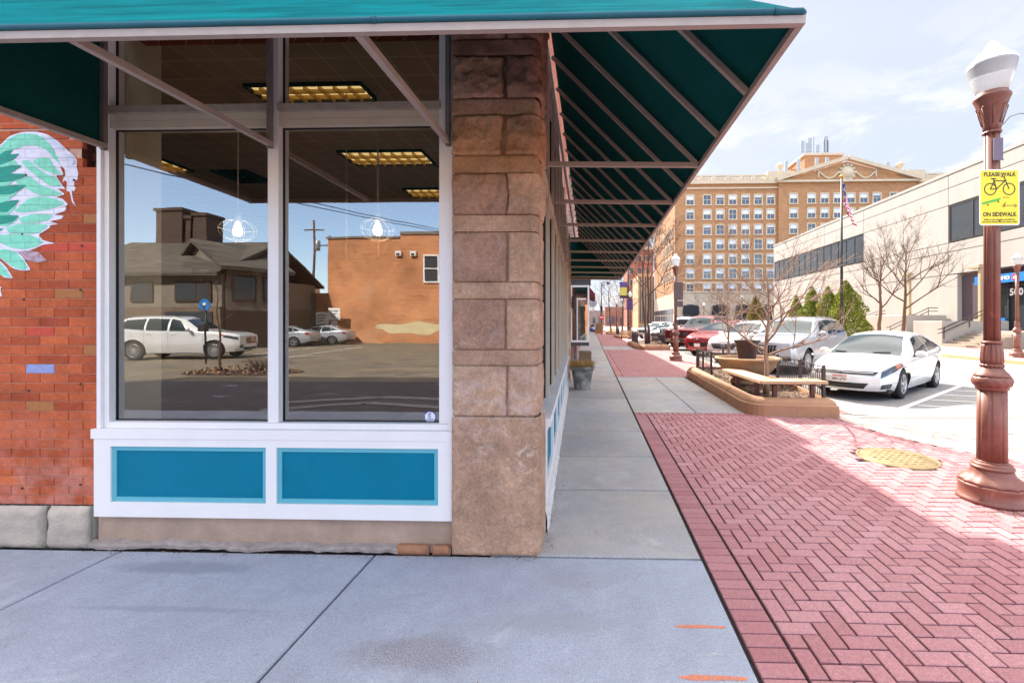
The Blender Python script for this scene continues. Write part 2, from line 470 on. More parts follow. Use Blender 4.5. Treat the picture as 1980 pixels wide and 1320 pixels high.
def dash(mb, x, y, l, w):
    pts = []
    for k in range(24):
        a = 2*PI*k/24; e = 1 + .18*math.sin(5*a+x*9)
        pts.append((x+math.copysign(abs(math.cos(a))**.5, math.cos(a))*l/2*(1+.03*math.sin(7*a)), y+math.sin(a)*w/2*e, .0015))
    mb.face(pts)
g.cm = 0; dash(g, .60, 2.44, .28, .026); dash(g, .575, 2.09, .32, .032)
g.cm = 1; dash(g, .63, 2.235, .26, .022); dash(g, .66, 2.07, .22, .02)
tag(g.build('spray_marks', [spray_o, spray_w], fix=False), kind='structure')

# pavement and kerb across the street
g = MB()
g.box(17.3,24.2,-3,70,-.1,.13)
tag(g.build('far_sidewalk', simple('far_walk', S(190,160,150), .85, .14, 2.2)), kind='structure')
g = MB()
for k in range(30): g.cr = random.random(); g.cbox(17.05,17.295,-3+k*2.45,-3+(k+1)*2.45-.012,-.1,.14,.025)
tag(g.build('far_kerb', MT['kerb_tan']), kind='structure')
g = MB(); g.face([(17.05,70,-.02),(140,70,-.02),(140,92,-.02),(17.05,92,-.02)])
tag(g.build('cross_street', MT['asphalt']), kind='structure')

# ================================================================ CORNER SHOP
def wp(o, par):
    """keep world coordinates under a parent that stands at its own base point"""
    o.parent = par
    o.matrix_parent_inverse = Matrix.Translation(-Vector(par.location))
    return o
def part(mb, name, m, par): return wp(mb.build(name, m), par)
def sub(mb, name, m, par):            # sub-part of a part that itself sits at the world origin
    o = mb.build(name, m); o.parent = par; return o

MT['white_paint'] = simple('white_paint', S(232,228,226), .45, .03, 4, .06, 60, speck=.015)
MT['beige_paint'] = simple('beige_paint', S(208,192,172), .55, .07, 5, .1, 60)
MT['grime_paint'] = simple('grime_paint', S(170,156,142), .7, .22, 9, .2, 60)
MT['teal_panel'] = simple('teal_panel', S(0,114,142), .5, .08, 4, .10, 40, spec=.15, speck=.04)
MT['teal_trim'] = simple('teal_trim', S(92,172,188), .5, .06, 6)
MT['black_seal'] = simple('black_seal', S(26,26,30), .6, .1)
MT['shop_glass'] = paneglass('shop_glass', (.94,.93,.90,1), .20)

shop = empty('corner_shop', (-3.0,3.2,0), label='corner shop with sandstone pilaster, red brick wall, white framed display windows and teal panels', cat='building')

# ---- left brick wall
n = NT('wall_brick'); p = n.n('ShaderNodeNewGeometry').outputs['Position']
base = n.mix(n.attr(), S(150,64,38), S(194,100,60))
v = n.math('MULTIPLY', n.rng(n.noise(p, 3.2, 5, .65), .3, .7, .74, 1.2), n.math('MULTIPLY', n.rng(n.noise(p, 52, 6, .85), .3, .7, .64, 1.34), n.rng(n.noise(p, 150, 2), .3, .7, .84, 1.16)))
cc = n.val(base, v)
sp = n.n('ShaderNodeSeparateXYZ'); n.L(p, sp.inputs[0])
efl = n.math('MULTIPLY', n.rng(n.noise(p, 5, 6, .7), .42, .62, 0, .5), n.rng(sp.outputs[2], .35, 1.05, 1, .06), clamp=True)   # salt bloom near the ground
cc = n.mix(efl, cc, S(206,150,140))
b = n.bsdf(Base_Color=cc, Roughness=.85); b.inputs['Specular IOR Level'].default_value = .25
n.L(n.bump(n.noise(p, 90, 4), .35, .005), b.inputs['Normal']); MT['wall_brick'] = n.mat
def brick_one(name, c): 
    return simple(name, c, .8, .18, 30, .3, 90, kind='Object')
MT['brick_red'] = brick_one('brick_red', S(190,72,50)); MT['brick_blue'] = brick_one('brick_blue', S(142,150,196)); MT['brick_ochre'] = brick_one('brick_ochre', S(164,104,56))
MT['brick_dark'] = brick_one('brick_dark', S(84,42,32)); MT['mortar'] = simple('mortar', S(196,158,138), .95, .15, 12, .4, 90)
MT['brick_far'] = brickmat('brick_far', S(156,68,42), S(184,90,54), S(168,104,78), .222, .07, .005)
YW = 3.2; BH = .07; BW = .222
g = MB(); zb = .297; rows = 40
special = {(14,'b'):1}
for k in range(rows):
    z0 = zb+k*BH; off = (0 if k % 2 else BW/2)
    i = 0; x1 = -3.674
    first = True
    while x1 > -5.3:
        w = (BW if (k % 2) else BW/2+.0) if first else BW
        x0 = x1-w; first = False
        cx, cz = (x0+x1)/2, z0+BH/2
        if not (cx > -3.80 and 2.81 < cz < 3.12):
            g.cm = 0
            for (tx, tz, mi) in ((-4.138,1.315,2),(-4.138,1.594,1),(-3.786,2.223,1),(-4.134,1.033,3),(-3.906,1.876,3),(-3.734,2.435,3),(-3.726,1.459,3),(-3.93,2.223,1)):
                if x0 < tx < x1 and z0 < tz < z0+BH: g.cm = mi
            g.cr = min(1, max(0, random.gauss(.55, .17)))
            j = .0021; d = random.uniform(-.0012, .0012); c = .003
            a = [g.V((x0+j,YW+.03,z0+j)), g.V((x1-j,YW+.03,z0+j)), g.V((x1-j,YW+.03,z0+BH-j)), g.V((x0+j,YW+.03,z0+BH-j))]
            m_ = [g.V((x0+j,YW+d+c,z0+j)), g.V((x1-j,YW+d+c,z0+j)), g.V((x1-j,YW+d+c,z0+BH-j)), g.V((x0+j,YW+d+c,z0+BH-j))]
            h = [g.V((x0+j+c,YW+d,z0+j+c)), g.V((x1-j-c,YW+d,z0+j+c)), g.V((x1-j-c,YW+d,z0+BH-j-c)), g.V((x0+j+c,YW+d,z0+BH-j-c))]
            for q in range(4):
                q2 = (q+1) % 4
                g.F((a[q],a[q2],m_[q2],m_[q])); g.F((m_[q],m_[q2],h[q2],h[q]))
            g.F(h)
        else:
            g.cm = 4; g.box(x0+.004, x1-.004, YW+.075, YW+.10, z0+.004, z0+BH-.004)
        x1 = x0
g.cm = 5; g.face([(-5.3,YW+.006,.3),(-3.80,YW+.006,.3),(-3.80,YW+.006,3.11),(-5.3,YW+.006,3.11)]); g.face([(-3.80,YW+.006,.3),(-3.672,YW+.006,.3),(-3.672,YW+.006,2.81),(-3.80,YW+.006,2.81)])
g.cm = 4; g.face([(-3.80,YW+.11,2.8),(-3.66,YW+.11,2.8),(-3.66,YW+.11,3.12),(-3.80,YW+.11,3.12)]); g.face([(-3.80,YW+.006,2.81),(-3.672,YW+.006,2.81),(-3.672,YW+.11,2.81),(-3.80,YW+.11,2.81)]); g.face([(-3.80,YW+.006,2.81),(-3.80,YW+.11,2.81),(-3.80,YW+.11,3.11),(-3.80,YW+.006,3.11)])
g.cm = 6; g.box(-16,-5.3,YW,YW+.25,.297,4.1); g.box(-5.3,-3.672,YW+.12,YW+.25,.3,4.1); g.box(-5.3,-3.672,YW,YW+.11,3.112,4.1)
# bolt holes
g.cm = 7
for (x, z) in ((-4.25,3.2),(-4.24,1.83),(-4.22,2.76),(-4.25,.42),(-3.8,.45),(-3.8,1.2),(-4.2,1.15),(-3.8,1.9),(-3.85,2.72),(-4.25,2.32),(-3.79,2.23)):
    g.lathe([(.0075,-.006),(.0075,.0)], 8, (x,YW+.0,z), axis='y')
part(g, 'brick_wall', [MT['wall_brick'],MT['brick_red'],MT['brick_blue'],MT['brick_ochre'],MT['brick_dark'],MT['mortar'],MT['brick_far'],MT['black_seal']], shop)

# ---- painted wing mural (paint film on the bricks, joints showing through)
WHITE=[[(-4.75,2.795),(-4.428,2.984),(-4.351,3.055),(-4.248,3.084),(-4.14,3.085),(-4.057,3.063),(-3.98,3.016),(-3.904,2.947),(-3.846,2.897),(-3.827,2.866),(-3.83,2.817),(-3.817,2.768),(-3.827,2.713),(-3.846,2.731),(-3.85,2.67),(-3.837,2.664),(-3.85,2.633),(-3.868,2.646),(-3.859,2.572),(-3.834,2.522),(-3.865,2.553),(-3.884,2.633),(-3.91,2.64),(-3.904,2.707),(-3.923,2.72),(-3.939,2.701),(-3.935,2.732),(-3.916,2.757),(-3.923,2.806),(-3.961,2.831),(-3.929,2.757),(-3.993,2.757),(-3.942,2.683),(-3.914,2.652),(-3.98,2.659),(-3.919,2.615),(-3.993,2.591),(-3.942,2.585),(-3.891,2.535),(-3.98,2.511),(-3.91,2.523),(-3.916,2.492),(-4.006,2.462),(-3.929,2.455),(-3.948,2.431),(-4.044,2.413),(-3.967,2.394),(-4.044,2.382),(-4.031,2.37),(-4.127,2.313),(-4.089,2.272),(-3.993,2.25),(-4.089,2.241),(-4.152,2.211),(-4.223,2.192),(-4.287,2.187),(-4.351,2.193),(-4.428,2.237),(-4.75,2.423)],[(-4.75,2.393),(-4.39,2.224),(-4.3,2.199),(-4.242,2.143),(-4.184,2.05),(-4.248,2.045),(-4.325,2.063),(-4.402,2.125),(-4.75,2.363)],[(-4.75,2.356),(-4.428,2.125),(-4.377,2.076),(-4.319,1.989),(-4.402,1.996),(-4.75,2.308)],[(-4.505,1.94),(-4.48,1.922),(-4.413,1.928),(-4.423,1.903),(-4.408,1.847),(-4.477,1.891),(-4.505,1.897)]]
LILAC=[[(-4.281,2.187),(-4.21,2.199),(-4.127,2.186),(-4.095,2.155),(-4.054,2.118),(-4.146,2.108),(-4.223,2.125),(-4.248,2.156)]]
MINT=[[(-4.75,2.78),(-4.428,2.965),(-4.351,3.039),(-4.261,3.071),(-4.152,3.069),(-4.082,3.035),(-4.018,2.967),(-3.98,2.893),(-3.955,2.837),(-4.006,2.881),(-4.057,2.943),(-4.133,2.981),(-4.236,2.982),(-4.313,2.952),(-4.377,2.946),(-4.428,2.91),(-4.75,2.765)],[(-4.146,2.882),(-4.044,2.893),(-4.006,2.831),(-3.967,2.782),(-3.935,2.763),(-3.993,2.764),(-4.082,2.795),(-4.172,2.858)],[(-4.261,2.865),(-4.197,2.87),(-4.133,2.808),(-4.044,2.758),(-3.993,2.745),(-3.948,2.683),(-3.967,2.671),(-4.044,2.684),(-4.133,2.746),(-4.223,2.821)],[(-4.313,2.711),(-4.197,2.759),(-4.108,2.685),(-4.006,2.647),(-3.935,2.615),(-4.006,2.604),(-4.108,2.605),(-4.197,2.648)],[(-4.261,2.538),(-4.197,2.587),(-4.095,2.601),(-4.006,2.585),(-3.916,2.548),(-4.006,2.511),(-4.108,2.494),(-4.236,2.482),(-4.313,2.489)],[(-4.274,2.439),(-4.172,2.469),(-4.006,2.462),(-4.057,2.419),(-4.159,2.402),(-4.261,2.402)],[(-4.377,2.366),(-4.287,2.394),(-4.146,2.395),(-4.044,2.389),(-4.12,2.327),(-4.236,2.322),(-4.351,2.329)],[(-4.75,2.453),(-4.428,2.311),(-4.325,2.322),(-4.197,2.316),(-4.12,2.284),(-4.089,2.26),(-4.146,2.223),(-4.248,2.205),(-4.351,2.224),(-4.428,2.261),(-4.75,2.43)],[(-4.518,2.181),(-4.39,2.212),(-4.3,2.187),(-4.248,2.131),(-4.204,2.069),(-4.248,2.051),(-4.325,2.076),(-4.402,2.132)],[(-4.544,2.107),(-4.428,2.107),(-4.39,2.07),(-4.338,1.995),(-4.402,2.008),(-4.544,2.07)],[(-4.75,2.757),(-4.313,2.884),(-4.274,2.822),(-4.351,2.773),(-4.21,2.76),(-4.364,2.693),(-4.274,2.637),(-4.377,2.564),(-4.287,2.526),(-4.364,2.465),(-4.274,2.439),(-4.377,2.366),(-4.75,2.475)]]
TEAL=[[(-4.75,2.795),(-4.428,2.916),(-4.364,2.946),(-4.319,2.952),(-4.351,2.915),(-4.268,2.923),(-4.325,2.872),(-4.39,2.848),(-4.428,2.836),(-4.75,2.757)],[(-4.75,2.75),(-4.428,2.817),(-4.338,2.835),(-4.248,2.834),(-4.3,2.797),(-4.351,2.773),(-4.204,2.769),(-4.261,2.735),(-4.351,2.712),(-4.75,2.69)],[(-4.75,2.668),(-4.428,2.675),(-4.313,2.689),(-4.213,2.686),(-4.274,2.643),(-4.351,2.613),(-4.75,2.631)],[(-4.75,2.594),(-4.428,2.552),(-4.351,2.57),(-4.268,2.575),(-4.313,2.526),(-4.377,2.477),(-4.75,2.542)],[(-4.75,2.52),(-4.428,2.459),(-4.351,2.462),(-4.268,2.458),(-4.325,2.409),(-4.428,2.391),(-4.75,2.482)],[(-4.75,2.505),(-4.428,2.36),(-4.39,2.364),(-4.428,2.339),(-4.75,2.475)]]
PALE=[[(-4.108,3.06),(-4.044,3.051),(-3.98,3.003),(-3.916,2.947),(-3.961,2.942),(-4.006,2.979),(-4.057,3.029)],[(-3.916,2.923),(-3.865,2.897),(-3.837,2.854),(-3.865,2.83),(-3.904,2.867)]]

def paintmat(name, c, thin=0.0):
    n = NT(name); p = n.n('ShaderNodeNewGeometry').outputs['Position']
    sx = n.n('ShaderNodeSeparateXYZ'); n.L(p, sx.inputs[0])
    cm = n.n('ShaderNodeCombineXYZ'); n.L(n.math('SUBTRACT', sx.outputs[0], -3.674-.111), cm.inputs[0]); n.L(n.math('SUBTRACT', sx.outputs[2], .297), cm.inputs[1])
    br = n.n('ShaderNodeTexBrick'); n.L(cm.outputs[0], br.inputs['Vector'])
    for a, q in (('Scale',1),('Brick Width',BW),('Row Height',BH),('Mortar Size',.0025),('Mortar Smooth',.3),('Bias',0)): br.inputs[a].default_value = q
    br.offset = .5
    mp_ = n.n('ShaderNodeMapping'); n.L(p, mp_.inputs[0]); mp_.inputs['Rotation'].default_value = (0,R(28),0); mp_.inputs['Scale'].default_value = (6,1,40)
    v = n.math('MULTIPLY', n.rng(n.noise(p, 24, 5), .3, .7, .88, 1.08), n.rng(n.noise(mp_.outputs[0], 1.6, 5, .7), .3, .7, .84, 1.14))
    cc = n.val(c, v)
    cc = n.mix(n.math('MULTIPLY', br.outputs['Fac'], .45), cc, S(70,110,105))
    b = n.bsdf(Base_Color=cc, Roughness=.7)
    n.L(n.bump(n.math('SUBTRACT', 1.0, br.outputs['Fac']), .5, .004), b.inputs['Normal'])
    if thin:
        tr = n.n('ShaderNodeBsdfTransparent'); mx = n.n('ShaderNodeMixShader')
        n.L(n.rng(n.noise(p, 22, 5, .7), .35, .6, 1-thin, 1), mx.inputs[0]); n.L(tr.outputs[0], mx.inputs[1]); n.L(b.outputs[0], mx.inputs[2]); n.L(mx.outputs[0], n.out.inputs[0])
    return n.mat
g = MB()
for lay, (polys, mi) in enumerate(((WHITE,0),(LILAC,1),(MINT,2),(TEAL,3),(PALE,4))):
    for q, poly in enumerate(polys):
        g.cm = mi; y = YW-.0022-lay*.0009-(q % 3)*.0002
        # smooth the outline a little by corner cutting
        pts = [Vector((x,0,z)) for x, z in poly]; sm = []
        for k in range(len(pts)):
            a, b_ = pts[k], pts[(k+1) % len(pts)]
            sm.append(a.lerp(b_, .14)); sm.append(a.lerp(b_, .86))
        g.face([(q_.x, y, q_.z) for q_ in sm])
o = wp(g.build('mural', [paintmat('mural_white', S(222,222,238), .04), paintmat('mural_lilac', S(196,170,186), .55), paintmat('mural_mint', S(128,212,184)), paintmat('mural_teal', S(20,146,126)), paintmat('mural_pale', S(206,212,232))], fix=False), shop)
o['label'] = 'mint, teal and white feathered wing painted on the bricks'

# ---- foundations : rough limestone blocks, concrete base, broken ledge
MT['limestone'] = simple('limestone', S(176,164,150), .9, .25, 3.5, .7, 45, speck=.08)
MT['base_concrete'] = simple('base_concrete', S(166,142,124), .92, .22, 4, .5, 70, speck=.1)
def rock(mb, x0, x1, z0, z1, y, dep, amp, seed, nu=18, nv=12, rnd=.03, side=0.0, ed=.022, st=.03):
    """front face of a stone block with worn edges; side>0 turns the face round the right-hand corner"""
    L = x1-x0
    tot = L+side
    nu = max(nu, int(tot/st))
    def fn(u, v):
        s = u*tot; z = z0+v*(z1-z0)
        e = min(1, min(s, (tot-s) if not side else 9, z-z0, z1-z)/rnd)
        e = math.sqrt(max(0, 1-(1-e)**2))
        q = Vector((s*4+seed*7.3, z*4, seed*3.1))
        rg = 1-2*abs(noise.noise(q*1.6+Vector((3,1,2))))
        h = amp*(.7*noise.fractal(q, 1.0, 2.0, 4)+.45*rg+.35*noise.noise(q*5)+.18*noise.noise(q*13)) + ed*(e-1) + amp*.5*e
        if s < L-.02: x, yy, nx, ny = x0+s, y, 0, -1
        elif s < L+.03: x, yy, nx, ny = x1-.02+(s-L+.02)*.6, y+(s-L+.02)*.8, .8, -.6
        else: x, yy, nx, ny = x1+.01, y+.04+(s-L-.03), 1, 0
        return (x+nx*h, yy+ny*h, z)
    mb.grid(fn, nu, max(nv, int((z1-z0)/st)), True)
    if side: mb.face([(x0,y+.03,z0+.004),(x1-.01,y+.03,z0+.004),(x1-.01,y+side-.05,z0+.004),(x0,y+side-.05,z0+.004)])
for k, (a, b_) in enumerate(((-4.02,-3.69),(-4.62,-4.035),(-5.3,-4.64),(-6.1,-5.32),(-7.2,-6.12))):
    g = MB(); rock(g, a, b_, -.02, .296, 3.17, .2, .022, k+1, rnd=.05)
    g.box(a+.02, b_-.02, 3.2, 3.4, -.03, .285)
    part(g, 'foundation_stone', MT['limestone'], shop)
g = MB()
g.grid(lambda u, v: (-3.67+u*2.68, 3.205+.004*noise.noise(Vector((u*30,v*4,1))), -.02+v*.26), 60, 6)
g.box(-3.67,-.99,3.212,3.4,-.02,.235)
part(g, 'concrete_base', MT['base_concrete'], shop)
g = MB()
def ledge(u, v):
    x = -3.70+u*2.70
    w = .05+.035*noise.noise(Vector((x*3,0,5)))+.02*noise.noise(Vector((x*14,0,9)))
    h = .045+.02*noise.noise(Vector((x*5,3,5)))+.012*noise.noise(Vector((x*22,3,5)))
    if noise.noise(Vector((x*2.2,8,1))) > .28: w *= .4; h *= .5
    if v < .34: return (x, 3.204-w, .002+h*.5*v*3)
    if v < .67: return (x, 3.204-w*.8, h*.8)
    return (x, 3.206, h)
g.grid(ledge, 150, 3, False)
part(g, 'broken_ledge', simple('ledge_concrete', S(150,138,132), .95, .3, 14, .9, 60, speck=.12), shop)
g = MB()
for (a, b_, s) in ((-1.40,-1.15,1),(-1.14,-.995,2)): rock(g, a, b_, -.01, .055, 3.145, .1, .008, s, 10, 5, .02); g.box(a+.01,b_-.01,3.15,3.21,-.01,.048)
part(g, 'patch_brick', simple('patch_brick', S(156,108,80), .9, .2, 12, .5, 60), shop)

# ---- white board below the windows with two teal panels
g = MB()
YB = 3.175
g.box(-3.672,-3.545,YB,YB+.05,.225,.80); g.box(-2.372,-2.293,YB,YB+.05,.335,.745); g.box(-1.1,-.992,YB,YB+.05,.225,.80)
g.box(-3.545,-1.1,YB,YB+.05,.225,.335); g.box(-3.545,-1.1,YB,YB+.05,.745,.80)
g.box(-3.69,-.99,YB-.006,YB+.08,.802,.872)
bd = part(g, 'window_board', MT['white_paint'], shop)
for (a, b_) in ((-3.545,-2.372),(-2.293,-1.1)):
    g = MB(); g.box(a+.03,b_-.03,YB+.022,YB+.04,.365,.715)
    o = g.build('teal_panel', MT['teal_panel']); o.parent = bd
    g = MB(); t = .031
    for (x0,x1,z0,z1) in ((a+.001,a+t,.337,.743),(b_-t,b_-.001,.337,.743),(a+t,b_-t,.337,.337+t),(a+t,b_-t,.743-t,.743)):
        ax = x0 if x1-x0 < .05 else None
        g.box(x0,x1,YB+.013,YB+.045,z0,z1)
    o = g.build('panel_moulding', MT['teal_trim']); o.parent = bd

# ---- display window frame and four panes
YG = 3.27
g = MB()
g.cm = 0
g.box(-3.671,-3.640,3.193,3.30,.874,3.9); g.box(-3.638,-3.60,3.215,3.33,.874,3.9)
g.box(-2.386,-2.306,3.215,3.33,.92,3.9); g.box(-1.105,-1.04,3.215,3.33,.92,3.9); g.box(-1.037,-.99,3.20,3.30,.874,3.9)
g.box(-3.60,-1.04,3.205,3.33,.874,.918)
g.cm = 1
g.box(-3.60,-2.386,3.222,3.325,3.115,3.165); g.box(-2.306,-1.105,3.222,3.325,3.115,3.165)
g.box(-3.60,-2.386,3.218,3.325,3.168,3.215); g.box(-2.306,-1.105,3.218,3.325,3.168,3.215)
g.cm = 2
g.box(-3.61,-2.386,3.20,3.325,3.218,3.272); g.box(-2.306,-1.095,3.20,3.325,3.218,3.272)
g.cm = 3
for (a, b_) in ((-3.60,-2.386),(-2.306,-1.105)):
    for (z0, z1) in ((.918,3.115),(3.272,3.9)):
        s = .006
        g.box(a,a+s,3.262,3.28,z0,z1); g.box(b_-s,b_,3.262,3.28,z0,z1); g.box(a+s,b_-s,3.262,3.28,z0,z0+s); g.box(a+s,b_-s,3.262,3.28,z1-s,z1)
wf = part(g, 'window_frame', [MT['white_paint'],MT['beige_paint'],MT['grime_paint'],MT['black_seal']], shop)
for (a, b_) in ((-3.60,-2.386),(-2.306,-1.105)):
    for (z0, z1) in ((.918,3.115),(3.272,3.9)):
        g = MB(); g.face([(a+.014,YG,z0+.014),(b_-.014,YG,z0+.014),(b_-.014,YG,z1-.014),(a+.014,YG,z1-.014)])
        o = g.build('pane', MT['shop_glass'], fix=False); o.parent = wf
# alarm sticker on the glass
g = MB()
oc = lambda r, y: [(-1.191+r*math.cos(PI/8+k*PI/4), y, .957+r*math.sin(PI/8+k*PI/4)) for k in range(8)]
g.cm = 0; g.face(oc(.045, YG-.003)); g.cm = 1; g.face(oc(.041, YG-.004)); g.cm = 2
for k in range(20):
    a0, a1 = PI*.3+k*1.4*PI/20, PI*.3+(k+1)*1.4*PI/20
    f = lambda r, a: (-1.191+r*math.cos(a), YG-.005, .968+r*math.sin(a))
    g.face([f(.012,a0),f(.017,a0),f(.017,a1),f(.012,a1)])
g.face([(-1.194,YG-.005,.96),(-1.188,YG-.005,.96),(-1.188,YG-.005,.976),(-1.194,YG-.005,.976)])
for k, w in ((0,.03),(1,.026),(2,.018)): g.face([(-1.191-w,YG-.005,.942-k*.008),(-1.191+w,YG-.005,.942-k*.008),(-1.191+w,YG-.005,.9455-k*.008),(-1.191-w,YG-.005,.9455-k*.008)])
g.face([(-1.191-.018,YG-.005,.989),(-1.191+.018,YG-.005,.989),(-1.191+.018,YG-.005,.9915),(-1.191-.018,YG-.005,.9915)])
o = g.build('security_sticker', [simple('stk_blue', S(60,70,150), .5), simple('stk_white', S(225,228,240), .4), simple('stk_ink', S(40,46,110), .5)], fix=False); o.parent = wf

# ---- sandstone pilaster
n = NT('sandstone'); p = n.n('ShaderNodeNewGeometry').outputs['Position']
sp = n.n('ShaderNodeSeparateXYZ'); n.L(p, sp.inputs[0])
base = n.mix(n.attr(), S(166,130,110), S(194,158,130))
yel = n.rng(n.math('ABSOLUTE', n.math('SUBTRACT', sp.outputs[2], 2.93)), .1, .3, .55, 0)      # one course of yellower stone
base = n.mix(yel, base, S(190,142,96))
v = n.math('MULTIPLY', n.rng(n.noise(p, 3.2, 6, .68, .6), .3, .7, .66, 1.28), n.math('MULTIPLY', n.rng(n.noise(p, 34, 6, .85), .3, .7, .66, 1.30), n.rng(n.noise(p, 150, 2), .3, .7, .82, 1.16)))
cc = n.val(base, v)
eff = n.math('MULTIPLY', n.rng(n.noise(p, 7, 7, .72, .8), .52, .66, 0, .75), n.rng(sp.outputs[2], 1.0, 2.6, 1, .15), clamp=True)
low = n.rng(n.math('ABSOLUTE', n.math('SUBTRACT', sp.outputs[2], 1.12)), .05, .28, .35, 0)
cc = n.mix(n.math('MULTIPLY', eff, n.rng(n.noise(p, 1.4, 2), .40, .6, .1, 1)), cc, S(232,212,202))
cc = n.mix(n.math('MULTIPLY', low, n.rng(n.noise(p, 12, 6, .7), .46, .6, 0, 1)), cc, S(222,206,204))
top_dark = n.math('MULTIPLY', n.rng(sp.outputs[2], 3.1, 3.7, 0, .75), n.rng(n.noise(p, 5, 5, .7), .35, .6, .3, 1))  # stone colour darkens unevenly towards the top
cc = n.mix(top_dark, cc, S(92,66,58))
spots = n.rng(n.noise(p, 38, 3), .72, .78, 0, .6)
cc = n.mix(spots, cc, S(66,48,42))
b = n.bsdf(Base_Color=cc, Roughness=.9); b.inputs['Specular IOR Level'].default_value = .2
n.L(n.bump(n.math('ADD', n.noise(p, 50, 6, .75), n.math('MULTIPLY', n.noise(p, 12, 5, .7), 1.2)), .8, .014), b.inputs['Normal'])
MT['sandstone'] = n.mat
g = MB()
zs = [.988,1.35,1.464,1.826,1.948,2.306,2.428,2.724,2.853,3.141,3.26,3.562,3.684,4.05,4.2]
X0, XJ, X1 = -.99, -.598, -.385
for k in range(len(zs)-1):
    z0, z1 = zs[k]+.003, zs[k+1]-.003
    g.cr = random.random()
    if (k % 2) == 0:        # tall course: two blocks
        XJ = -.598+random.uniform(-.02,.012)
        amp = .008 if k < 6 else .034
        w = .003 if k < 8 else .012
        rock(g, X0, XJ-w, z0, z1, 3.156, .3, amp, k*2+1, rnd=.006 if k < 6 else .016, ed=.005 if k < 6 else .012, st=.012)
        g.cr = random.random()
        rock(g, XJ+w, X1, z0, z1, 3.156, .3, amp, k*2+2, rnd=.006 if k < 6 else .016, side=.34, ed=.005 if k < 6 else .012, st=.012)
    else:
        rock(g, X0, X1, z0, z1, 3.15, .3, .003 if k < 8 else .006, k*2+1, rnd=.006, side=.34, ed=.005, st=.014)
g.cr = .55
rock(g, X0, -.368, .0, .984, 3.142, .3, .005, 31, rnd=.008, side=.36, ed=.006, st=.014)
g.cr = .15; g.box(X0+.01, -.405, 3.172, 3.50, .0, 4.2)
part(g, 'pilaster', MT['sandstone'], shop)

# ---- wall above, body of the building, roof
MT['brick_up'] = brickmat('brick_up', S(160,70,46), S(184,92,58), S(180,150,135), .222, .07, .007)
g = MB()
g.box(-16,-.42,3.215,3.5,4.21,9.2)
g.box(-3.7,-.42,3.34,3.5,3.902,4.21)
part(g, 'upper_wall', MT['brick_up'], shop)
g = MB(); g.box(-16,-15.75,3.45,13.2,0,9.2); g.box(-15.75,-.8,13.2,13.4,0,9.2)
part(g, 'rear_wall', MT['brick_up'], shop)
g = MB(); g.box(-16.05,-.3,3.16,13.45,9.2,9.35)
part(g, 'roof', simple('roof_cap', S(120,100,90), .9), shop)
# ---- interior
g = MB(); g.box(-15.7,-.62,3.42,13.2,4.02,4.1)
n = NT('ceiling_tile'); p = n.n('ShaderNodeNewGeometry').outputs['Position']
br = n.n('ShaderNodeTexBrick'); n.L(p, br.inputs['Vector'])
for a, q in (('Scale',1),('Brick Width',.3),('Row Height',.3),('Mortar Size',.008),('Mortar Smooth',.2)): br.inputs[a].default_value = q
br.offset = 0
br.inputs['Color1'].default_value = S(206,182,156); br.inputs['Color2'].default_value = S(198,172,148); br.inputs['Mortar'].default_value = S(232,212,186)
n.bsdf(Base_Color=br.outputs['Color'], Roughness=.9)
part(g, 'interior_ceiling', n.mat, shop)
g = MB(); g.box(-15.7,-.62,3.42,13.2,-.05,.02)
part(g, 'interior_floor', simple('interior_floor', S(120,104,92), .5, .2, 2), shop)
g = MB(); g.box(-3.78,-3.6,3.335,3.62,.02,4.02)
part(g, 'interior_return', simple('interior_cream', S(236,228,200), .7, .03), shop)
g = MB(); g.box(-1.04,-.62,3.335,3.42,.02,4.02); part(g, 'interior_pier', MT['beige_paint'], shop)
g = MB(); g.box(-15.6,-.62,12.0,12.1,.02,4.02)
part(g, 'interior_back_wall', simple('interior_back', S(190,170,150), .8, .06, 1), shop)

# ---- side front along the street
TW = .027
def SW(t, nn, z): return (-.375-TW*t+nn, 3.5+t, z)
class SMB(MB):
    def sbox(self, t0, t1, n0, n1, z0, z1):
        i = [self.V(SW(*p)) for p in ((t0,n0,z0),(t1,n0,z0),(t1,n1,z0),(t0,n1,z0),(t0,n0,z1),(t1,n0,z1),(t1,n1,z1),(t0,n1,z1))]
        for a in ((4,5,6,7),(0,1,5,4),(1,2,6,5),(2,3,7,6),(3,0,4,7),(3,2,1,0)): self.F([i[k] for k in a])
g = SMB()
def flake(u, v):
    t = .0+u*8.6; x, y, z = SW(t, .045+.012*noise.noise(Vector((t*6,v*3,2)))-v*.03, -.01+v*.235)
    return (x, y, z)
g.grid(flake, 120, 5, False)
part(g, 'side_base', simple('flaky_base', S(214,208,206), .9, .3, 22, .8, 60, speck=.15), shop)
g = SMB(); posts = [0.02,.98,1.94,2.90,3.86,4.82,5.78,6.74]
g.sbox(0,6.9,-.02,.025,.225,.34); g.sbox(0,6.9,-.02,.025,.76,.83); g.sbox(0,6.9,-.06,.06,.832,.90)
for t in posts: g.sbox(t,t+.14,-.02,.025,.34,.76)
sb = part(g, 'side_board', MT['white_paint'], shop)
for a, b_ in zip(posts, posts[1:]):
    g = SMB(); g.sbox(a+.142,b_-.002,-.02,.003,.342,.758); o = g.build('side_panel', MT['teal_panel']); o.parent = sb
g = SMB()
for k, t in enumerate(posts):
    g.cm = 0; g.sbox(t,t+.07,-.11,-.015,.90,4.25)
    g.cm = 1; g.sbox(t+.072,t+.085,-.09,-.05,.90,4.2); g.sbox(t-.014,t-.002,-.09,-.05,.90,4.2)
g.cm = 0; g.sbox(0,6.9,-.13,-.025,2.92,3.06)
g.cm = 2; g.sbox(0,8.4,-.12,.0,4.12,4.3)
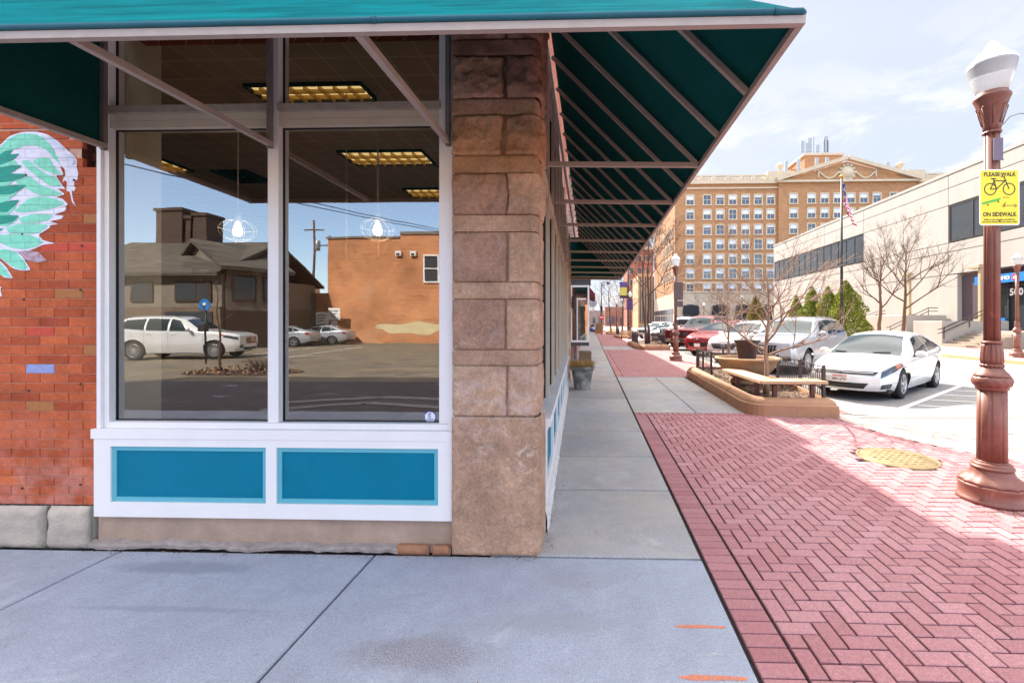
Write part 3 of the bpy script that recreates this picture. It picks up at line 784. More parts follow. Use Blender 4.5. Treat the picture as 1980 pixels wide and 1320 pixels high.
sf = part(g, 'side_window_frame', [MT['beige_paint'],MT['black_seal'],MT['grime_paint']], shop)
for a, b_ in zip(posts, posts[1:]):
    for z0, z1 in ((.9,2.92),(3.06,4.12)):
        g = SMB(); g.face([SW(a+.085,-.075,z0),SW(b_-.014,-.075,z0),SW(b_-.014,-.075,z1),SW(a+.085,-.075,z1)])
        o = g.build('side_pane', MT['shop_glass'], fix=False); o.parent = sf
g = SMB()
for (a, b_, n1) in ((6.9,7.15,.02),(7.2,7.42,.0),(7.9,8.15,.02)): g.sbox(a,b_,-.2,n1,0,4.2)
g.sbox(7.15,7.9,-.25,-.18,0,4.2)
part(g, 'side_door_casing', MT['beige_paint'], shop)
g = SMB()
for k in range(11):
    z0 = k*.37
    i = [SW(8.2,0,z0)]
    T0 = 8.2
    def fn(u, v, k=k):
        t = T0+u*1.6; h = .03*noise.fractal(Vector((t*4,k*5+v,3)),1,2,3)+.05
        e = min(1, min(u*1.6, (1-u)*1.6, v*.37, (1-v)*.37)/.04); h *= math.sqrt(max(0,1-(1-e)**2))
        x, y, z = SW(t, h, z0+v*.365); return (x, y, z)
    g.cr = random.random(); g.grid(fn, 20, 8)
    def fs(u, v, k=k):
        x, y, z = SW(8.2, -.2+u*.2, z0+v*.365); return (x, y-.02*math.sin(PI*u), z)
    g.grid(fs, 5, 4)
g.sbox(8.2,9.8,-.3,-.01,0,4.1)
part(g, 'side_pier', MT['sandstone'], shop)
g = SMB(); g.sbox(0.0,9.9,-.3,-.06,4.3,9.2); part(g, 'side_upper_wall', MT['brick_up'], shop)

# ================================================================ things inside the shop
MT['louvre'] = simple('louvre_brass', S(196,160,84), .4, .08, 3, metal=.3)
MT['tube_glow'] = emis('tube_glow', (1,.70,.28,1), .2)
def ceiling_light(x0, x1, y0, y1, lab):
    t = empty('ceiling_light', ((x0+x1)/2,(y0+y1)/2,4.02), label=lab, cat='ceiling light', group='recessed ceiling lights in the shop')
    g = MB(); w = .025
    for q in ((x0,x1,y0,y0+w),(x0,x1,y1-w,y1),(x0,x0+w,y0+w,y1-w),(x1-w,x1,y0+w,y1-w)): g.box(*q,3.985,4.018)
    part(g, 'light_frame', MT['black_seal'], t)
    g = MB(); g.face([(x0+w,y0+w,4.012),(x1-w,y0+w,4.012),(x1-w,y1-w,4.012),(x0+w,y1-w,4.012)])
    part(g, 'light_tube_glow', MT['tube_glow'], t)
    g = MB()
    for k in range(1,8): x = x0+(x1-x0)*k/8; g.box(x-.004,x+.004,y0+w,y1-w,3.96,4.008)
    for k in range(1,3): y = y0+(y1-y0)*k/3; g.box(x0+w,x1-w,y-.004,y+.004,3.962,4.006)
    part(g, 'light_louvre', MT['louvre'], t)
ceiling_light(-3.43,-2.24,4.28,4.62,'recessed louvred ceiling light nearest the window, seen through the transom')
ceiling_light(-3.48,-2.29,5.98,6.53,'recessed ceiling light behind the two hanging chains')
ceiling_light(-7.2,-6.15,6.2,6.72,'recessed ceiling light far left, behind the cream wall return')
ceiling_light(-3.3,-2.1,7.7,8.25,'recessed ceiling light deepest in the shop, cut by the right window post')
def vent(x, y, lab):
    t = empty('ceiling_vent', (x,y,4.02), label=lab, cat='ceiling vent', group='ceiling air vents')
    g = MB()
    for k in range(4):
        s = .3-k*.07
        for q in ((x-s,x+s,y-s,y-s+.02),(x-s,x+s,y+s-.02,y+s),(x-s,x-s+.02,y-s+.02,y+s-.02),(x+s-.02,x+s,y-s+.02,y+s-.02)): g.box(*q,3.995-k*.004,4.018)
    part(g, 'vent_grille', MT['black_seal'], t)
vent(-5.6,7.0,'dark square ceiling vent left of the left pendant lamp cord'); vent(-2.0,6.9,'dark square ceiling vent beside the right window post')
MT['wire_white'] = simple('wire_white', S(226,224,220), .4, .05)
MT['bulb'] = emis('bulb_glow', (1,.76,.46,1), 4)
def pendant(x, lab):
    t = empty('pendant_lamp', (x,4.5,2.5), label=lab, cat='pendant lamp', group='wire cage pendant lamps in the shop window')
    g = MB(); g.tube((x,4.5,2.80),(x,4.5,4.015),.005); part(g, 'cord', MT['wire_white'], t)
    g = MB(); g.lathe([(.012,2.82),(.03,2.80),(.038,2.76),(.03,2.73),(.026,2.70)], 14, (x,4.5,0)); part(g, 'socket', simple('socket_metal', S(190,190,190), .3, .05, metal=.7), t)
    g = MB()
    prof = [(.05,2.72),(.09,2.705),(.14,2.675),(.165,2.63),(.155,2.58),(.12,2.535),(.07,2.505),(.03,2.495)]
    for k in range(10):
        a = 2*PI*k/10; g.path([(x+r*math.cos(a),4.5+r*math.sin(a),z) for r, z in prof], .0019, 5)
    for r, z in ((.165,2.63),(.12,2.535),(.05,2.72),(.03,2.495)):
        g.path([(x+r*math.cos(2*PI*k/24),4.5+r*math.sin(2*PI*k/24),z) for k in range(25)], .0019, 5, False)
    part(g, 'wire_cage', MT['wire_white'], t)
    g = MB(); g.lathe([(.012,2.70),(.018,2.68),(.03,2.65),(.042,2.61),(.042,2.585),(.03,2.56),(.008,2.55)], 14, (x,4.5,0)); part(g, 'bulb', MT['bulb'], t)
pendant(-3.657,'lit wire cage pendant lamp behind the left window'); pendant(-2.187,'lit wire cage pendant lamp behind the right window, between chains')
for x, lab in ((-2.457,'thin steel chain hanging left of the right pendant lamp'),(-2.13,'thin steel chain hanging just right of the right pendant lamp cord')):
    g = MB(); z = 3.9; k = 0
    while z > 2.32:
        dx, dy = (.008,0) if k % 2 else (0,.008)
        g.path([(x+dx,4.4+dy,z),(x+dx*1.2,4.4+dy*1.2,z-.022),(x,4.4,z-.046),(x-dx*1.2,4.4-dy*1.2,z-.022),(x-dx,4.4-dy,z),(x,4.4,z+.006),(x+dx,4.4+dy,z)], .0026, 4, False); z -= .043; k += 1
    g.tube((x,4.4,3.89),(x,4.4,4.018),.004)
    tag(g.build('hanging_chain', simple('chain_steel', S(190,188,180), .35, .05, metal=.6)), lab, 'chain', 'chains hanging from the shop ceiling')

# ================================================================ AWNING
n = NT('awning_cloth'); p = n.n('ShaderNodeNewGeometry').outputs['Position']
mp = n.n('ShaderNodeMapping'); n.L(p, mp.inputs[0]); mp.inputs['Scale'].default_value = (.8,6,6)
fade = n.rng(n.noise(mp.outputs[0], 2.2, 6, .7, .3), .35, .7, 0, 1)
cc = n.mix(fade, S(0,92,98), S(0,132,136))
cc = n.val(cc, n.rng(n.noise(p, 160, 2), .3, .7, .88, 1.1))
cc = n.mix(n.rng(n.noise(p, 3.0, 6, .75), .58, .72, 0, .35), cc, S(40,124,122))
b = n.bsdf(Base_Color=cc, Roughness=.8); b.inputs['Specular IOR Level'].default_value = .03
tl = n.n('ShaderNodeBsdfTranslucent'); tl.inputs[0].default_value = S(0,84,74); mx = n.n('ShaderNodeMixShader'); mx.inputs[0].default_value = .06
n.L(b.outputs[0], mx.inputs[1]); n.L(tl.outputs[0], mx.inputs[2]); n.L(mx.outputs[0], n.out.inputs[0]); MT['awning_cloth'] = n.mat
MT['awning_shaded'] = simple('awning_shaded', S(20,78,74), .95, .12, 3, .1, 150, spec=.05)  # inner side of the same cloth, its shadow put into a darker colour
MT['awning_band'] = simple('awning_band', S(14,88,104), .7, .1, 8)
MT['alu'] = simple('awning_aluminium', S(172,158,148), .55, .10, 12, metal=.1)
aw = empty('shop_awning', (.2,3.0,2.96), label='teal canvas awning on aluminium ribs wrapping the shop corner', cat='awning')
XA, YA, ZA = .9, 1.91, 2.985; YE = 13.4; XL = -3.63; rise = 1.25
g = MB()
def hip(t): return Vector((XA-t, YA+t, ZA+t))
for off, mi in ((0,0),(-.007,1)):
    g.cm = mi; o_ = Vector((0,0,off))
    g.grid(lambda u, v: Vector((XL+(XA-v*rise-XL)*u, YA+v*rise, ZA+v*rise-.004*math.sin(PI*((u*9) % 1))*math.sin(PI*v)))+o_, 54, 6)
    g.grid(lambda u, v: Vector((XA-v*rise, YA+v*rise+(YE-YA-v*rise)*u, ZA+v*rise))+o_, 60, 6)
part(g, 'canopy', [MT['awning_cloth'],MT['awning_shaded']], aw)
g = MB(); r = .014
g.tube((XL,YA-.004,ZA-.010),(XA,YA-.004,ZA-.010),r,n=10); g.tube((XA+.004,YA,ZA-.010),(XA+.004,YE,ZA-.010),r,n=10)
for x in (-.95,.78): g.tube((x,YA-.004,ZA-.010),(x+.02,YA-.004,ZA-.010),r+.003,n=10)
part(g, 'edge_roll', MT['awning_band'], aw)
g = MB()
g.bar((XL,YA+.012,ZA-.042),(XA+.012,YA+.012,ZA-.042),.03,.034); g.bar((XA-.003,YA+.03,ZA-.042),(XA-.003,YE,ZA-.042),.03,.034)
part(g, 'edge_bar', MT['alu'], aw)
zs_ = 2.965
for x in (-2.345,-1.03,XL+.03):
    g = MB(); g.bar((x,YA+.03,zs_-.02),(x,3.19,zs_),.036); part(g, 'strut', MT['alu'], aw)
    g = MB(); g.bar((x,3.18,zs_-.03),(x,3.18,4.15),.03,.03); part(g, 'wall_post', simple('post_grey', S(120,108,104), .6, .15, 8), aw)
ys_ = [3.66+1.13*k for k in range(9)]+[13.36]
for y in ys_:
    g = MB(); x0 = SW(y-3.5,.03,0)[0]; g.bar((x0,y,zs_),(XA-.02,y,zs_-.02),.036); part(g, 'strut', MT['alu'], aw)
    g = MB(); g.bar((x0-.02,y,zs_-.03),(x0-.02,y,4.15),.03,.03); part(g, 'wall_post', MT['alu'], aw)
y = 2.5; k = 0
while y < 13.4:
    t = min(rise-.02, y-YA-.03)
    g = MB(); g.bar((XA-.03,y,ZA-.045),(XA-.03-t,y,ZA-.045+t),.03,.03,up=(0,1,0)); part(g, 'rafter', MT['alu'], aw)
    y += .565
g = MB(); g.bar(hip(.03)-Vector((0,0,.06)), hip(rise)-Vector((0,0,.06)), .034); part(g, 'hip_rafter', MT['alu'], aw)
g = MB(); g.bar((-.40,3.25,ZA+rise-.03),(-.46,YE,ZA+rise-.03),.04); part(g, 'wall_rail', MT['alu'], aw)
g = MB(); g.extrude([(XL+.001,YA+.02,ZA-.03),(XL+.001,3.19,ZA-.02),(XL+.001,3.19,ZA+rise-.003),(XL+.001,3.15,ZA+rise-.008),(XL+.001,YA+.02,ZA+.012)], (.006,0,0)); part(g, 'end_panel', MT['awning_shaded'], aw)
g = MB(); g.extrude([(XA-.02,YE-.008,ZA-.03),(-.7,YE-.008,ZA-.03),(-.7,YE-.008,ZA+1.24),(XA-1.25,YE-.008,ZA+1.242),(XA-.02,YE-.008,ZA+.012)], (0,.006,0)); part(g, 'end_panel', MT['awning_shaded'], aw)

# ================================================================ STREET FURNITURE
n = NT('lamp_paint'); p = n.coords('Object')
v = n.rng(n.noise(p, 6, 5, .65), .3, .7, .8, 1.15)
cc = n.val(S(124,74,60), v)
cc = n.mix(n.rng(n.noise(p, 9, 7, .75, .5), .60, .72, 0, .5), cc, S(176,136,124))
b = n.bsdf(Base_Color=cc, Roughness=.5); b.inputs['Coat Weight'].default_value = .12; b.inputs['Coat Roughness'].default_value = .2
n.L(n.bump(n.noise(p, 60, 3), .12, .003), b.inputs['Normal']); MT['lamp_paint'] = n.mat
n = NT('lamp_globe'); b = n.bsdf(Base_Color=(.9,.92,.94,1), Roughness=.22); b.inputs['Transmission Weight'].default_value = .45; b.inputs['IOR'].default_value = 1.3
tl = n.n('ShaderNodeBsdfTranslucent'); tl.inputs[0].default_value = (.92,.95,.97,1); mx = n.n('ShaderNodeMixShader'); mx.inputs[0].default_value = .4
n.L(b.outputs[0], mx.inputs[1]); n.L(tl.outputs[0], mx.inputs[2]); n.L(mx.outputs[0], n.out.inputs[0]); MT['lamp_globe'] = n.mat
MT['lamp_plate'] = simple('lamp_plate', S(112,96,112), .5, .1, 8)

def make_lamp(lab):
    t = empty('street_lamp', (0,0,0), label=lab, cat='street lamp', group='brown cast iron street lamps')
    g = MB()
    g.lathe([(.262,0),(.262,.03),(.25,.035),(.248,.13),(.256,.15),(.25,.165)], 32)
    bell = lambda a, r, z: r*(1+.035*math.cos(12*a)*min(1,max(0,(.30-z)*9)))
    g.lathe([(.245,.166),(.235,.19),(.20,.215),(.17,.245),(.155,.285),(.152,.30)], 48, mod=bell)
    g.lathe([(.158,.30),(.163,.312),(.158,.324),(.142,.33),(.146,.342),(.138,.352),(.118,.358)], 32)
    g.build('base', MT['lamp_paint'], t)
    g = MB()
    fl = lambda a, r, z: r*(1-.055*(1 if math.cos(8*a) > .72 else 0))
    g.lathe([(.116,.355),(.113,.37)], 32)
    g.lathe([(.112,.37),(.110,.70),(.108,1.03)], 96, mod=fl)
    g.lathe([(.110,1.03),(.122,1.04),(.122,1.06),(.13,1.065)], 32)
    rope = lambda a, r, z: r*(1+.035*math.sin(14*a+z*60))
    g.lathe([(.128,1.065),(.142,1.085),(.148,1.11),(.142,1.14),(.13,1.155)], 56, mod=rope)
    g.lathe([(.135,1.156),(.128,1.17),(.12,1.185),(.105,1.20),(.09,1.222),(.08,1.24)], 32)
    bead = lambda a, r, z: r*(1+.05*math.cos(16*a))
    g.lathe([(.075,1.238),(.086,1.25),(.086,1.262),(.075,1.275)], 64, mod=bead)
    flute = lambda a, r, z: r*(1+.045*math.cos(14*a))
    g.lathe([(.078,1.272),(.084,1.31),(.082,1.37),(.074,1.43),(.070,1.462)], 70, mod=flute)
    g.lathe([(.076,1.46),(.08,1.47),(.076,1.482),(.066,1.488)], 28)
    g.build('pedestal', MT['lamp_paint'], t)
    g = MB()
    fs = lambda a, r, z: r*(1-.16*(1 if math.cos(6*a) > .60 else 0))
    g.lathe([(.062,1.485),(.060,2.4),(.058,3.42)], 72, mod=fs)
    g.lathe([(.066,3.42),(.07,3.43),(.064,3.445)], 48, mod=bead)
    g.build('shaft', MT['lamp_paint'], t)
    g = MB()
    pet = lambda a, r, z: r*(1+.03*math.cos(8*a)*(1 if z < 3.70 else 0))
    g.lathe([(.062,3.44),(.066,3.50),(.078,3.57),(.098,3.64),(.118,3.70),(.130,3.735),(.138,3.75),(.138,3.765),(.128,3.775),(.118,3.785),(.118,3.80)], 64, mod=pet)
    for k in range(8):
        a = 2*PI*k/8+.2; f = lambda r, z, da=0: (r*math.cos(a+da), r*math.sin(a+da), z)
        g.path([f(.071,3.50),f(.09,3.58),f(.112,3.655)], .005, 5)
        g.path([f(.108,3.64),f(.118,3.67,.12),f(.112,3.66,.2)], .004, 5)
    g.build('capital', MT['lamp_paint'], t)
    g = MB(); g.box(-.042,.042,-.068,-.058,3.16,3.36); g.box(-.046,.046,-.072,-.069,3.15,3.16); g.build('access_plate', MT['lamp_plate'], t)
    g = MB()
    rib = lambda a, r, z: r*(1+.006*math.cos(40*a))
    g.lathe([(.105,3.795),(.125,3.84),(.145,3.90),(.165,3.98),(.178,4.045),(.182,4.06)], 80, mod=rib)
    g.lathe([(.182,4.06),(.184,4.072),(.180,4.088),(.168,4.108),(.150,4.126),(.126,4.142),(.124,4.150),(.112,4.168),(.092,4.184),(.066,4.196),(.064,4.203),(.060,4.222),(.050,4.244),(.036,4.262),(.030,4.274),(.018,4.286),(.003,4.288)], 48)
    g.build('globe', MT['lamp_globe'], t)
    return t
lamp = make_lamp('tall brown cast iron lamp nearest the camera, carrying the yellow sidewalk sign')
LX, LY = 3.76, 4.27
lamp.location = (LX, LY, 0)
dup(lamp, (3.70,19.35,0), .4, 'brown cast iron lamp with dark sign backs behind the first planter', sc=1.08)
dup(lamp, (3.95,44.0,0), .9, 'small distant brown lamp with purple banner past the second planter', sc=1.1)
dup(lamp, (18.5,19.8,.13), .2, 'brown lamp across the street at the right edge, before the blue bank entrance', sc=1.06)
dup(lamp, (17.9,35.2,.13), .2, 'brown lamp across the street standing in the evergreen shrubs', sc=1.0)
dup(lamp, (17.9,53,.13), .2, 'distant lamp across the street, before the hotel arches', sc=1.1)
dup(lamp, (18,71,.0), .2, 'farthest white globed lamp, before the left hotel arch', sc=1.12)
dup(lamp, (3.9,66,0), .2, 'tiny brown lamp far down the near sidewalk between two banners', sc=1.15)
g = MB(); g.path([(LX+.055,LY-.02,3.47),(LX+.12,LY-.05,3.56),(LX+.2,LY-.06,3.585),(LX+.27,LY-.06,3.575)], .003, 5)
tag(g.build('loose_wire', MT['black_seal']), 'thin loose wire curling out beside the near lamp capital', 'wire')

# yellow sign
MT['sign_yellow'] = simple('sign_yellow', S(238,220,30), .4, .03, 3); MT['sign_white'] = simple('sign_white', S(236,236,232), .4, .03)
MT['ink'] = simple('sign_ink', S(44,36,30), .5, .04); MT['sk_green'] = simple('skateboard_green', S(84,186,52), .5, .05); MT['sc_red'] = simple('scooter_red', S(120,40,34), .5, .05)
SGX, SGY, SZ0, SZ1 = 3.735, 4.165, 2.545, 3.055
sg = empty('sidewalk_sign', (SGX,SGY,SZ0), label='yellow PLEASE WALK bicycle and scooter sign strapped to the near lamp', cat='sign')
def rr(x0, x1, z0, z1, r, y):
    pts = []
    for cx, cz, a0 in ((x1-r,z1-r,0),(x0+r,z1-r,90),(x0+r,z0+r,180),(x1-r,z0+r,270)):
        for k in range(7): a = R(a0+15*k); pts.append((cx+r*math.cos(a), y, cz+r*math.sin(a)))
    return pts
W2 = .178; Hh = SZ1-SZ0
g = MB(); g.extrude(rr(-W2,W2,0,Hh,.022,0), (0,.003,0)); g.build('sign_plate', MT['sign_white'], sg)
g = MB(); g.face(rr(-W2+.009,W2-.009,.009,Hh-.009,.016,-.0012)); g.build('sign_face', MT['sign_yellow'], sg, fix=False)
Y0 = -.0024
text_obj('PLEASE WALK', .052, 'sign_text', MT['ink'], sg, (0,Y0,Hh-.047), ext=.0004, bold=.0012, width=.285)
text_obj('ON SIDEWALK', .054, 'sign_text', MT['ink'], sg, (0,Y0,.098), ext=.0004, bold=.0014, width=.30)
text_obj('Riding on the sidewalk is prohibited in', .0155, 'sign_text', MT['ink'], sg, (0,Y0,.052), ext=.0003, bold=.0006, width=.275)
text_obj('downtown Wausau and can result in a fine', .0155, 'sign_text', MT['ink'], sg, (0,Y0,.031), ext=.0003, bold=.0006, width=.31)
text_obj('IN THE', .013, 'sign_text', MT['ink'], sg, (.055,Y0,.253), ext=.0003, width=.05)
g = MB()
def ring(mb, cx, cz, r, w, y=Y0, n=40):
    for k in range(n):
        a, b_ = 2*PI*k/n, 2*PI*(k+1)/n
        mb.face([(cx+(r-w)*math.cos(a),y,cz+(r-w)*math.sin(a)),(cx+r*math.cos(a),y,cz+r*math.sin(a)),(cx+r*math.cos(b_),y,cz+r*math.sin(b_)),(cx+(r-w)*math.cos(b_),y,cz+(r-w)*math.sin(b_))])
def seg(mb, a, b_, w, y=Y0):
    a = Vector((a[0],0,a[1])); b_ = Vector((b_[0],0,b_[1])); d = (b_-a).normalized(); q = Vector((-d.z,0,d.x))*w/2; o = Vector((0,y,0))
    mb.face([a-q+o,b_-q+o,b_+q+o,a+q+o])
cz = .33
ring(g,-.083,cz,.056,.009); ring(g,.083,cz,.056,.009)
yy = Y0-.0003
for a, b_ in (((-.083,cz),(-.048,cz+.075)),((-.083,cz),(-.028,cz)),((-.028,cz),(-.056,cz+.094)),((-.028,cz),(.048,cz+.075)),((-.048,cz+.075),(.048,cz+.075)),((.083,cz),(.038,cz+.115)),((.038,cz+.115),(.008,cz+.115)),((-.078,cz+.094),(-.032,cz+.094))): seg(g, a, b_, .0095, yy)
g.build('bicycle_symbol', MT['ink'], sg, fix=False)
g = MB()
poly = [(-.155,.195),(-.145,.19),(-.03,.205+.012),(.005,.232),(.012,.245),(.002,.249),(-.02,.245),(-.14,.212),(-.158,.208)]
g.face([(x,Y0,z) for x, z in poly]); g.build('skateboard_symbol', MT['sk_green'], sg, fix=False)
for x, z in ((-.105,.186),(-.012,.216)):
    g = MB(); g.face([(x+.0085*math.cos(k*PI/6),Y0,z+.0085*math.sin(k*PI/6)) for k in range(12)]); g.build('skateboard_wheel', MT['sc_red'], sg, fix=False)
for x in (.038,.138):
    g = MB(); ring(g,x,.178,.013,.006); g.build('scooter_wheel', MT['sc_red'], sg, fix=False)
g = MB()
for a, b_ in (((.042,.18),(.125,.18)),((.038,.178),(.048,.205)),((.048,.205),(.058,.203)),((.125,.18),(.138,.19))): seg(g, a, b_, .006, Y0-.0003)
g.build('scooter_symbol', MT['sc_red'], sg, fix=False)
g = MB()
for z in (.05,.455): g.lathe([(.066,z),(.066,z+.02)], 24, (LX-SGX,LY-SGY,0)); g.box(-.02,.05,.003,.04,z,z+.02)
g.build('strap', simple('strap_steel', S(150,140,140), .3, .05, metal=.8), sg)
g = MB(); g.lathe([(.006,-.006),(.006,0)], 10, (0,-.001,.04), axis='y'); g.build('bolt', MT['lamp_plate'], sg)
g = MB(); g.lathe([(.006,-.006),(.006,0)], 10, (0,-.001,Hh-.045), axis='y'); g.build('bolt', MT['lamp_plate'], sg)
# dark sign backs on the second lamp
t = empty('sign_back', (3.74,19.2,2.3), label='brown sign backs fixed to the second lamp post', cat='sign')
MT['sign_brown'] = simple('sign_back_brown', S(92,70,70), .6, .08)
g = MB(); g.box(-.16,.24,-.03,-.02,.32,1.08); g.build('upper_plate', MT['sign_brown'], t); g = MB(); g.box(-.15,.24,-.03,-.02,.02,.28); g.build('lower_plate', MT['sign_brown'], t)
g = MB()
for z in (.1,.42,.95): g.lathe([(.068,z),(.068,z+.03)], 16, (-.04,.15,0)); g.bar((-.04,.10,z+.015),(.04,-.02,z+.015),.02)
g.build('strap', MT['lamp_plate'], t)

# manhole cover
n = NT('cover_iron'); p = n.coords('Object')
cc = n.val(S(146,124,88), n.rng(n.noise(p, 8, 5), .3, .7, .75, 1.2)); b = n.bsdf(Base_Color=cc, Roughness=.55, Metallic=.35); n.L(n.bump(n.noise(p, 70, 3), .3, .004), b.inputs['Normal'])
mh = empty('manhole_cover', (3.76,5.56,0), label='round ochre iron manhole cover set in the brick paving', cat='manhole cover')
g = MB(); g.lathe([(.43,-.03),(.43,.004),(.42,.008),(.40,.008),(.395,.002)], 48, caps=False); g.build('rim', n.mat, mh)
g = MB(); g.lathe([(.392,-.02),(.392,.005),(.385,.009),(.001,.009)], 48)
for k in range(-3,4):
    for j in range(-3,4):
        if abs(k)+abs(j) < 5: g.cbox(k*.09-.03,k*.09+.03,j*.09-.012,j*.09+.012,.008,.014,.003)
g.build('lid', n.mat, mh)
g = MB()
for k in range(2): g.box(-.3+k*.56,-.26+k*.56,-.03,.03,.0092,.0105)
g.build('pick_hole', MT['black_seal'], mh)

# dry leaf litter and grit swept against kerbs and walls
n = NT('litter'); n.bsdf(Base_Color=n.mix(n.attr(), S(70,48,36), S(176,136,92)), Roughness=.95); MT['litter'] = n.mat
rl = random.Random(12); g = MB()
def bits(a, b_, n_, spread, side, smin=.006, smax=.018):
    a = Vector((a[0],a[1],0)); b_ = Vector((b_[0],b_[1],0)); d_ = (b_-a).normalized(); nn = Vector((-d_.y,d_.x,0))*side
    for k in range(n_):
        p = a.lerp(b_, rl.random())+nn*abs(rl.gauss(0,spread)); an = rl.random()*PI; l, w_ = rl.uniform(smin,smax), rl.uniform(smin*.5,smax*.55)
        u = Vector((math.cos(an),math.sin(an),rl.uniform(-.15,.15)))*l; v_ = Vector((-math.sin(an),math.cos(an),rl.uniform(-.2,.2)))*w_; p.z = .004+l*.15; g.cr = rl.random()**1.5
        g.face([p-u,p-v_*.9,p+u*.3-v_,p+u,p+u*.2+v_,p-u*.4+v_*.8])
bits((2.96,13.7),(2.80,8.45),420,.10,-1); bits((2.82,8.2),(4.3,7.8),260,.08,-1); bits((4.3,7.4),(5.5,4.9),120,.15,-1)
bits((-3.7,3.13),(-.35,3.12),240,.03,-1,.003,.010); bits((-.33,3.2),(-.5,8.5),160,.05,-1,.004,.012); bits((3.4,4.0),(4.1,4.05),90,.12,-1,.004,.014); bits((-3,1.2),(3,2.2),30,.6,1,.003,.008)
tag(g.build('leaf_litter', MT['litter'], fix=False), 'dry leaf litter and grit along the planter kerb and shop wall', 'litter', kind='stuff')

# ---------------------------------------------------------------- planters, fences, benches
n = NT('planter_stone'); p = n.n('ShaderNodeNewGeometry').outputs['Position']
v = n.math('MULTIPLY', n.rng(n.noise(p, 3, 6, .65), .3, .7, .85, 1.14), n.rng(n.noise(p, 120, 2), .3, .7, .9, 1.1))
cc = n.mix(n.rng(n.noise(p, 5, 6, .7, .6), .60, .72, 0, .55), n.val(S(168,128,98), v), S(150,92,58))
b = n.bsdf(Base_Color=cc, Roughness=.85); n.L(n.bump(n.noise(p, 60, 4), .25, .005), b.inputs['Normal']); MT['planter_stone'] = n.mat
n = NT('mulch'); p = n.n('ShaderNodeNewGeometry').outputs['Position']
cc = n.mix(n.attr(), S(58,40,34), S(168,128,92)); b = n.bsdf(Base_Color=cc, Roughness=.95); MT['mulch'] = n.mat
def offset_poly(poly, d):
    n_ = len(poly); out = []
    for k in range(n_):
        a, b_, c_ = Vector(poly[k-1]), Vector(poly[k]), Vector(poly[(k+1) % n_])
        e1 = (b_-a).normalized(); e2 = (c_-b_).normalized()
        n1 = Vector((-e1.y,e1.x)); n2 = Vector((-e2.y,e2.x)); m_ = n1+n2
        m_ = m_/max(.3,(1+n1.dot(n2))); out.append((b_.x+m_.x*d, b_.y+m_.y*d))
    return out
def ccw(poly):
    A = sum(poly[k-1][0]*poly[k][1]-poly[k][0]*poly[k-1][1] for k in range(len(poly)))
    return poly if A > 0 else poly[::-1]
def planter(poly, lab, h=.31, soil=.24):
    poly = ccw(poly)
    cx = sum(p[0] for p in poly)/len(poly); cy = sum(p[1] for p in poly)/len(poly)
    t = empty('planter_bed', (cx,cy,0), label=lab, cat='planter', group='raised stone planter beds')
    # split long edges so that joints can be cut
    g = MB(); rings = []
    prof = [(0,-.05),(0,h*.62),(.012,h*.65),(.03,h*.66),(.045,h*.80),(.08,h*.93),(.12,h*.97),(.125,h),(.20,h),(.205,soil-.03)]
    for d, z in prof:
        q = offset_poly(poly, d); rings.append([g.V((x,y,z)) for x, y in q])
    n_ = len(poly)
    for k in range(len(rings)-1):
        for j in range(n_): g.F((rings[k][j],rings[k][(j+1)%n_],rings[k+1][(j+1)%n_],rings[k+1][j]))
    part(g, 'stone_kerb', MT['planter_stone'], t)
    # dark joints between kerb stones : shallow slits standing a hair proud
    g = MB()
    for j in range(n_):
        a, b_ = Vector(poly[j]), Vector(poly[(j+1) % n_]); L_ = (b_-a).length
        if L_ < 1.2: continue
        e = (b_-a).normalized(); nn = Vector((-e.y,e.x)); m_ = max(1, int(L_/1.45))
        for q in range(1, m_+1):
            s = a + e*(L_*q/(m_+.6))
            for (d0,z0),(d1,z1) in zip(prof[:8], prof[1:8]):
                p0 = s+nn*(d0-.0025); p1 = s+nn*(d1-.0025); o_ = e*.005
                g.face([(p0.x-o_.x,p0.y-o_.y,z0+.001),(p0.x+o_.x,p0.y+o_.y,z0+.001),(p1.x+o_.x,p1.y+o_.y,z1+.002),(p1.x-o_.x,p1.y-o_.y,z1+.002)])
    if g.f: part(g, 'kerb_joint', MT['joint'], t)
    return poly, t
def mulch(poly, z, lab, nchip):
    q = offset_poly(poly, .203); g = MB(); g.cr = .12
    g.face([(x,y,z-.012) for x, y in q])
    xs_ = [p[0] for p in q]; ys2 = [p[1] for p in q]; c_ = 0
    while c_ < nchip:
        x, y = random.uniform(min(xs_),max(xs_)), random.uniform(min(ys2),max(ys2))
        if not inside(q, x, y): continue
        c_ += 1; g.cr = random.random()**1.6
        a = random.random()*PI; l, w_ = random.uniform(.02,.06), random.uniform(.008,.022); zz = z+random.uniform(-.01,.025)
        u = Vector((math.cos(a),math.sin(a),random.uniform(-.4,.4)))*l/2; v_ = Vector((-math.sin(a),math.cos(a),random.uniform(-.5,.5)))*w_; o_ = Vector((x,y,zz))
        g.face([o_-u-v_,o_+u-v_*.6,o_+u*1.2,o_+u*.8+v_,o_-u+v_*.8])
    o = g.build('mulch', MT['mulch'], fix=False); tag(o, lab, 'mulch', kind='stuff')
P1 = [(2.97,13.75),(2.80,8.50),(2.805,8.38),(2.825,8.26),(2.86,8.15),(2.92,8.06),(2.99,8.0),(3.08,7.955),(3.19,7.935),(4.33,7.84),(4.42,8.3),(4.72,10.9),(4.72,13.75)]
q, t_ = planter(P1, 'nearest raised stone planter bed, holding the bowl and corner bench')
mulch(q, .25, 'bark mulch in the nearest planter bed', 1500)
P2 = [(2.75,33.0),(2.75,27.7),(3.25,26.6),(4.75,26.5),(4.75,33.0)]
q, t_ = planter(P2, 'second stone planter bed, with dark railings and two bare trees'); mulch(q, .25, 'bark mulch in the second planter bed', 300)
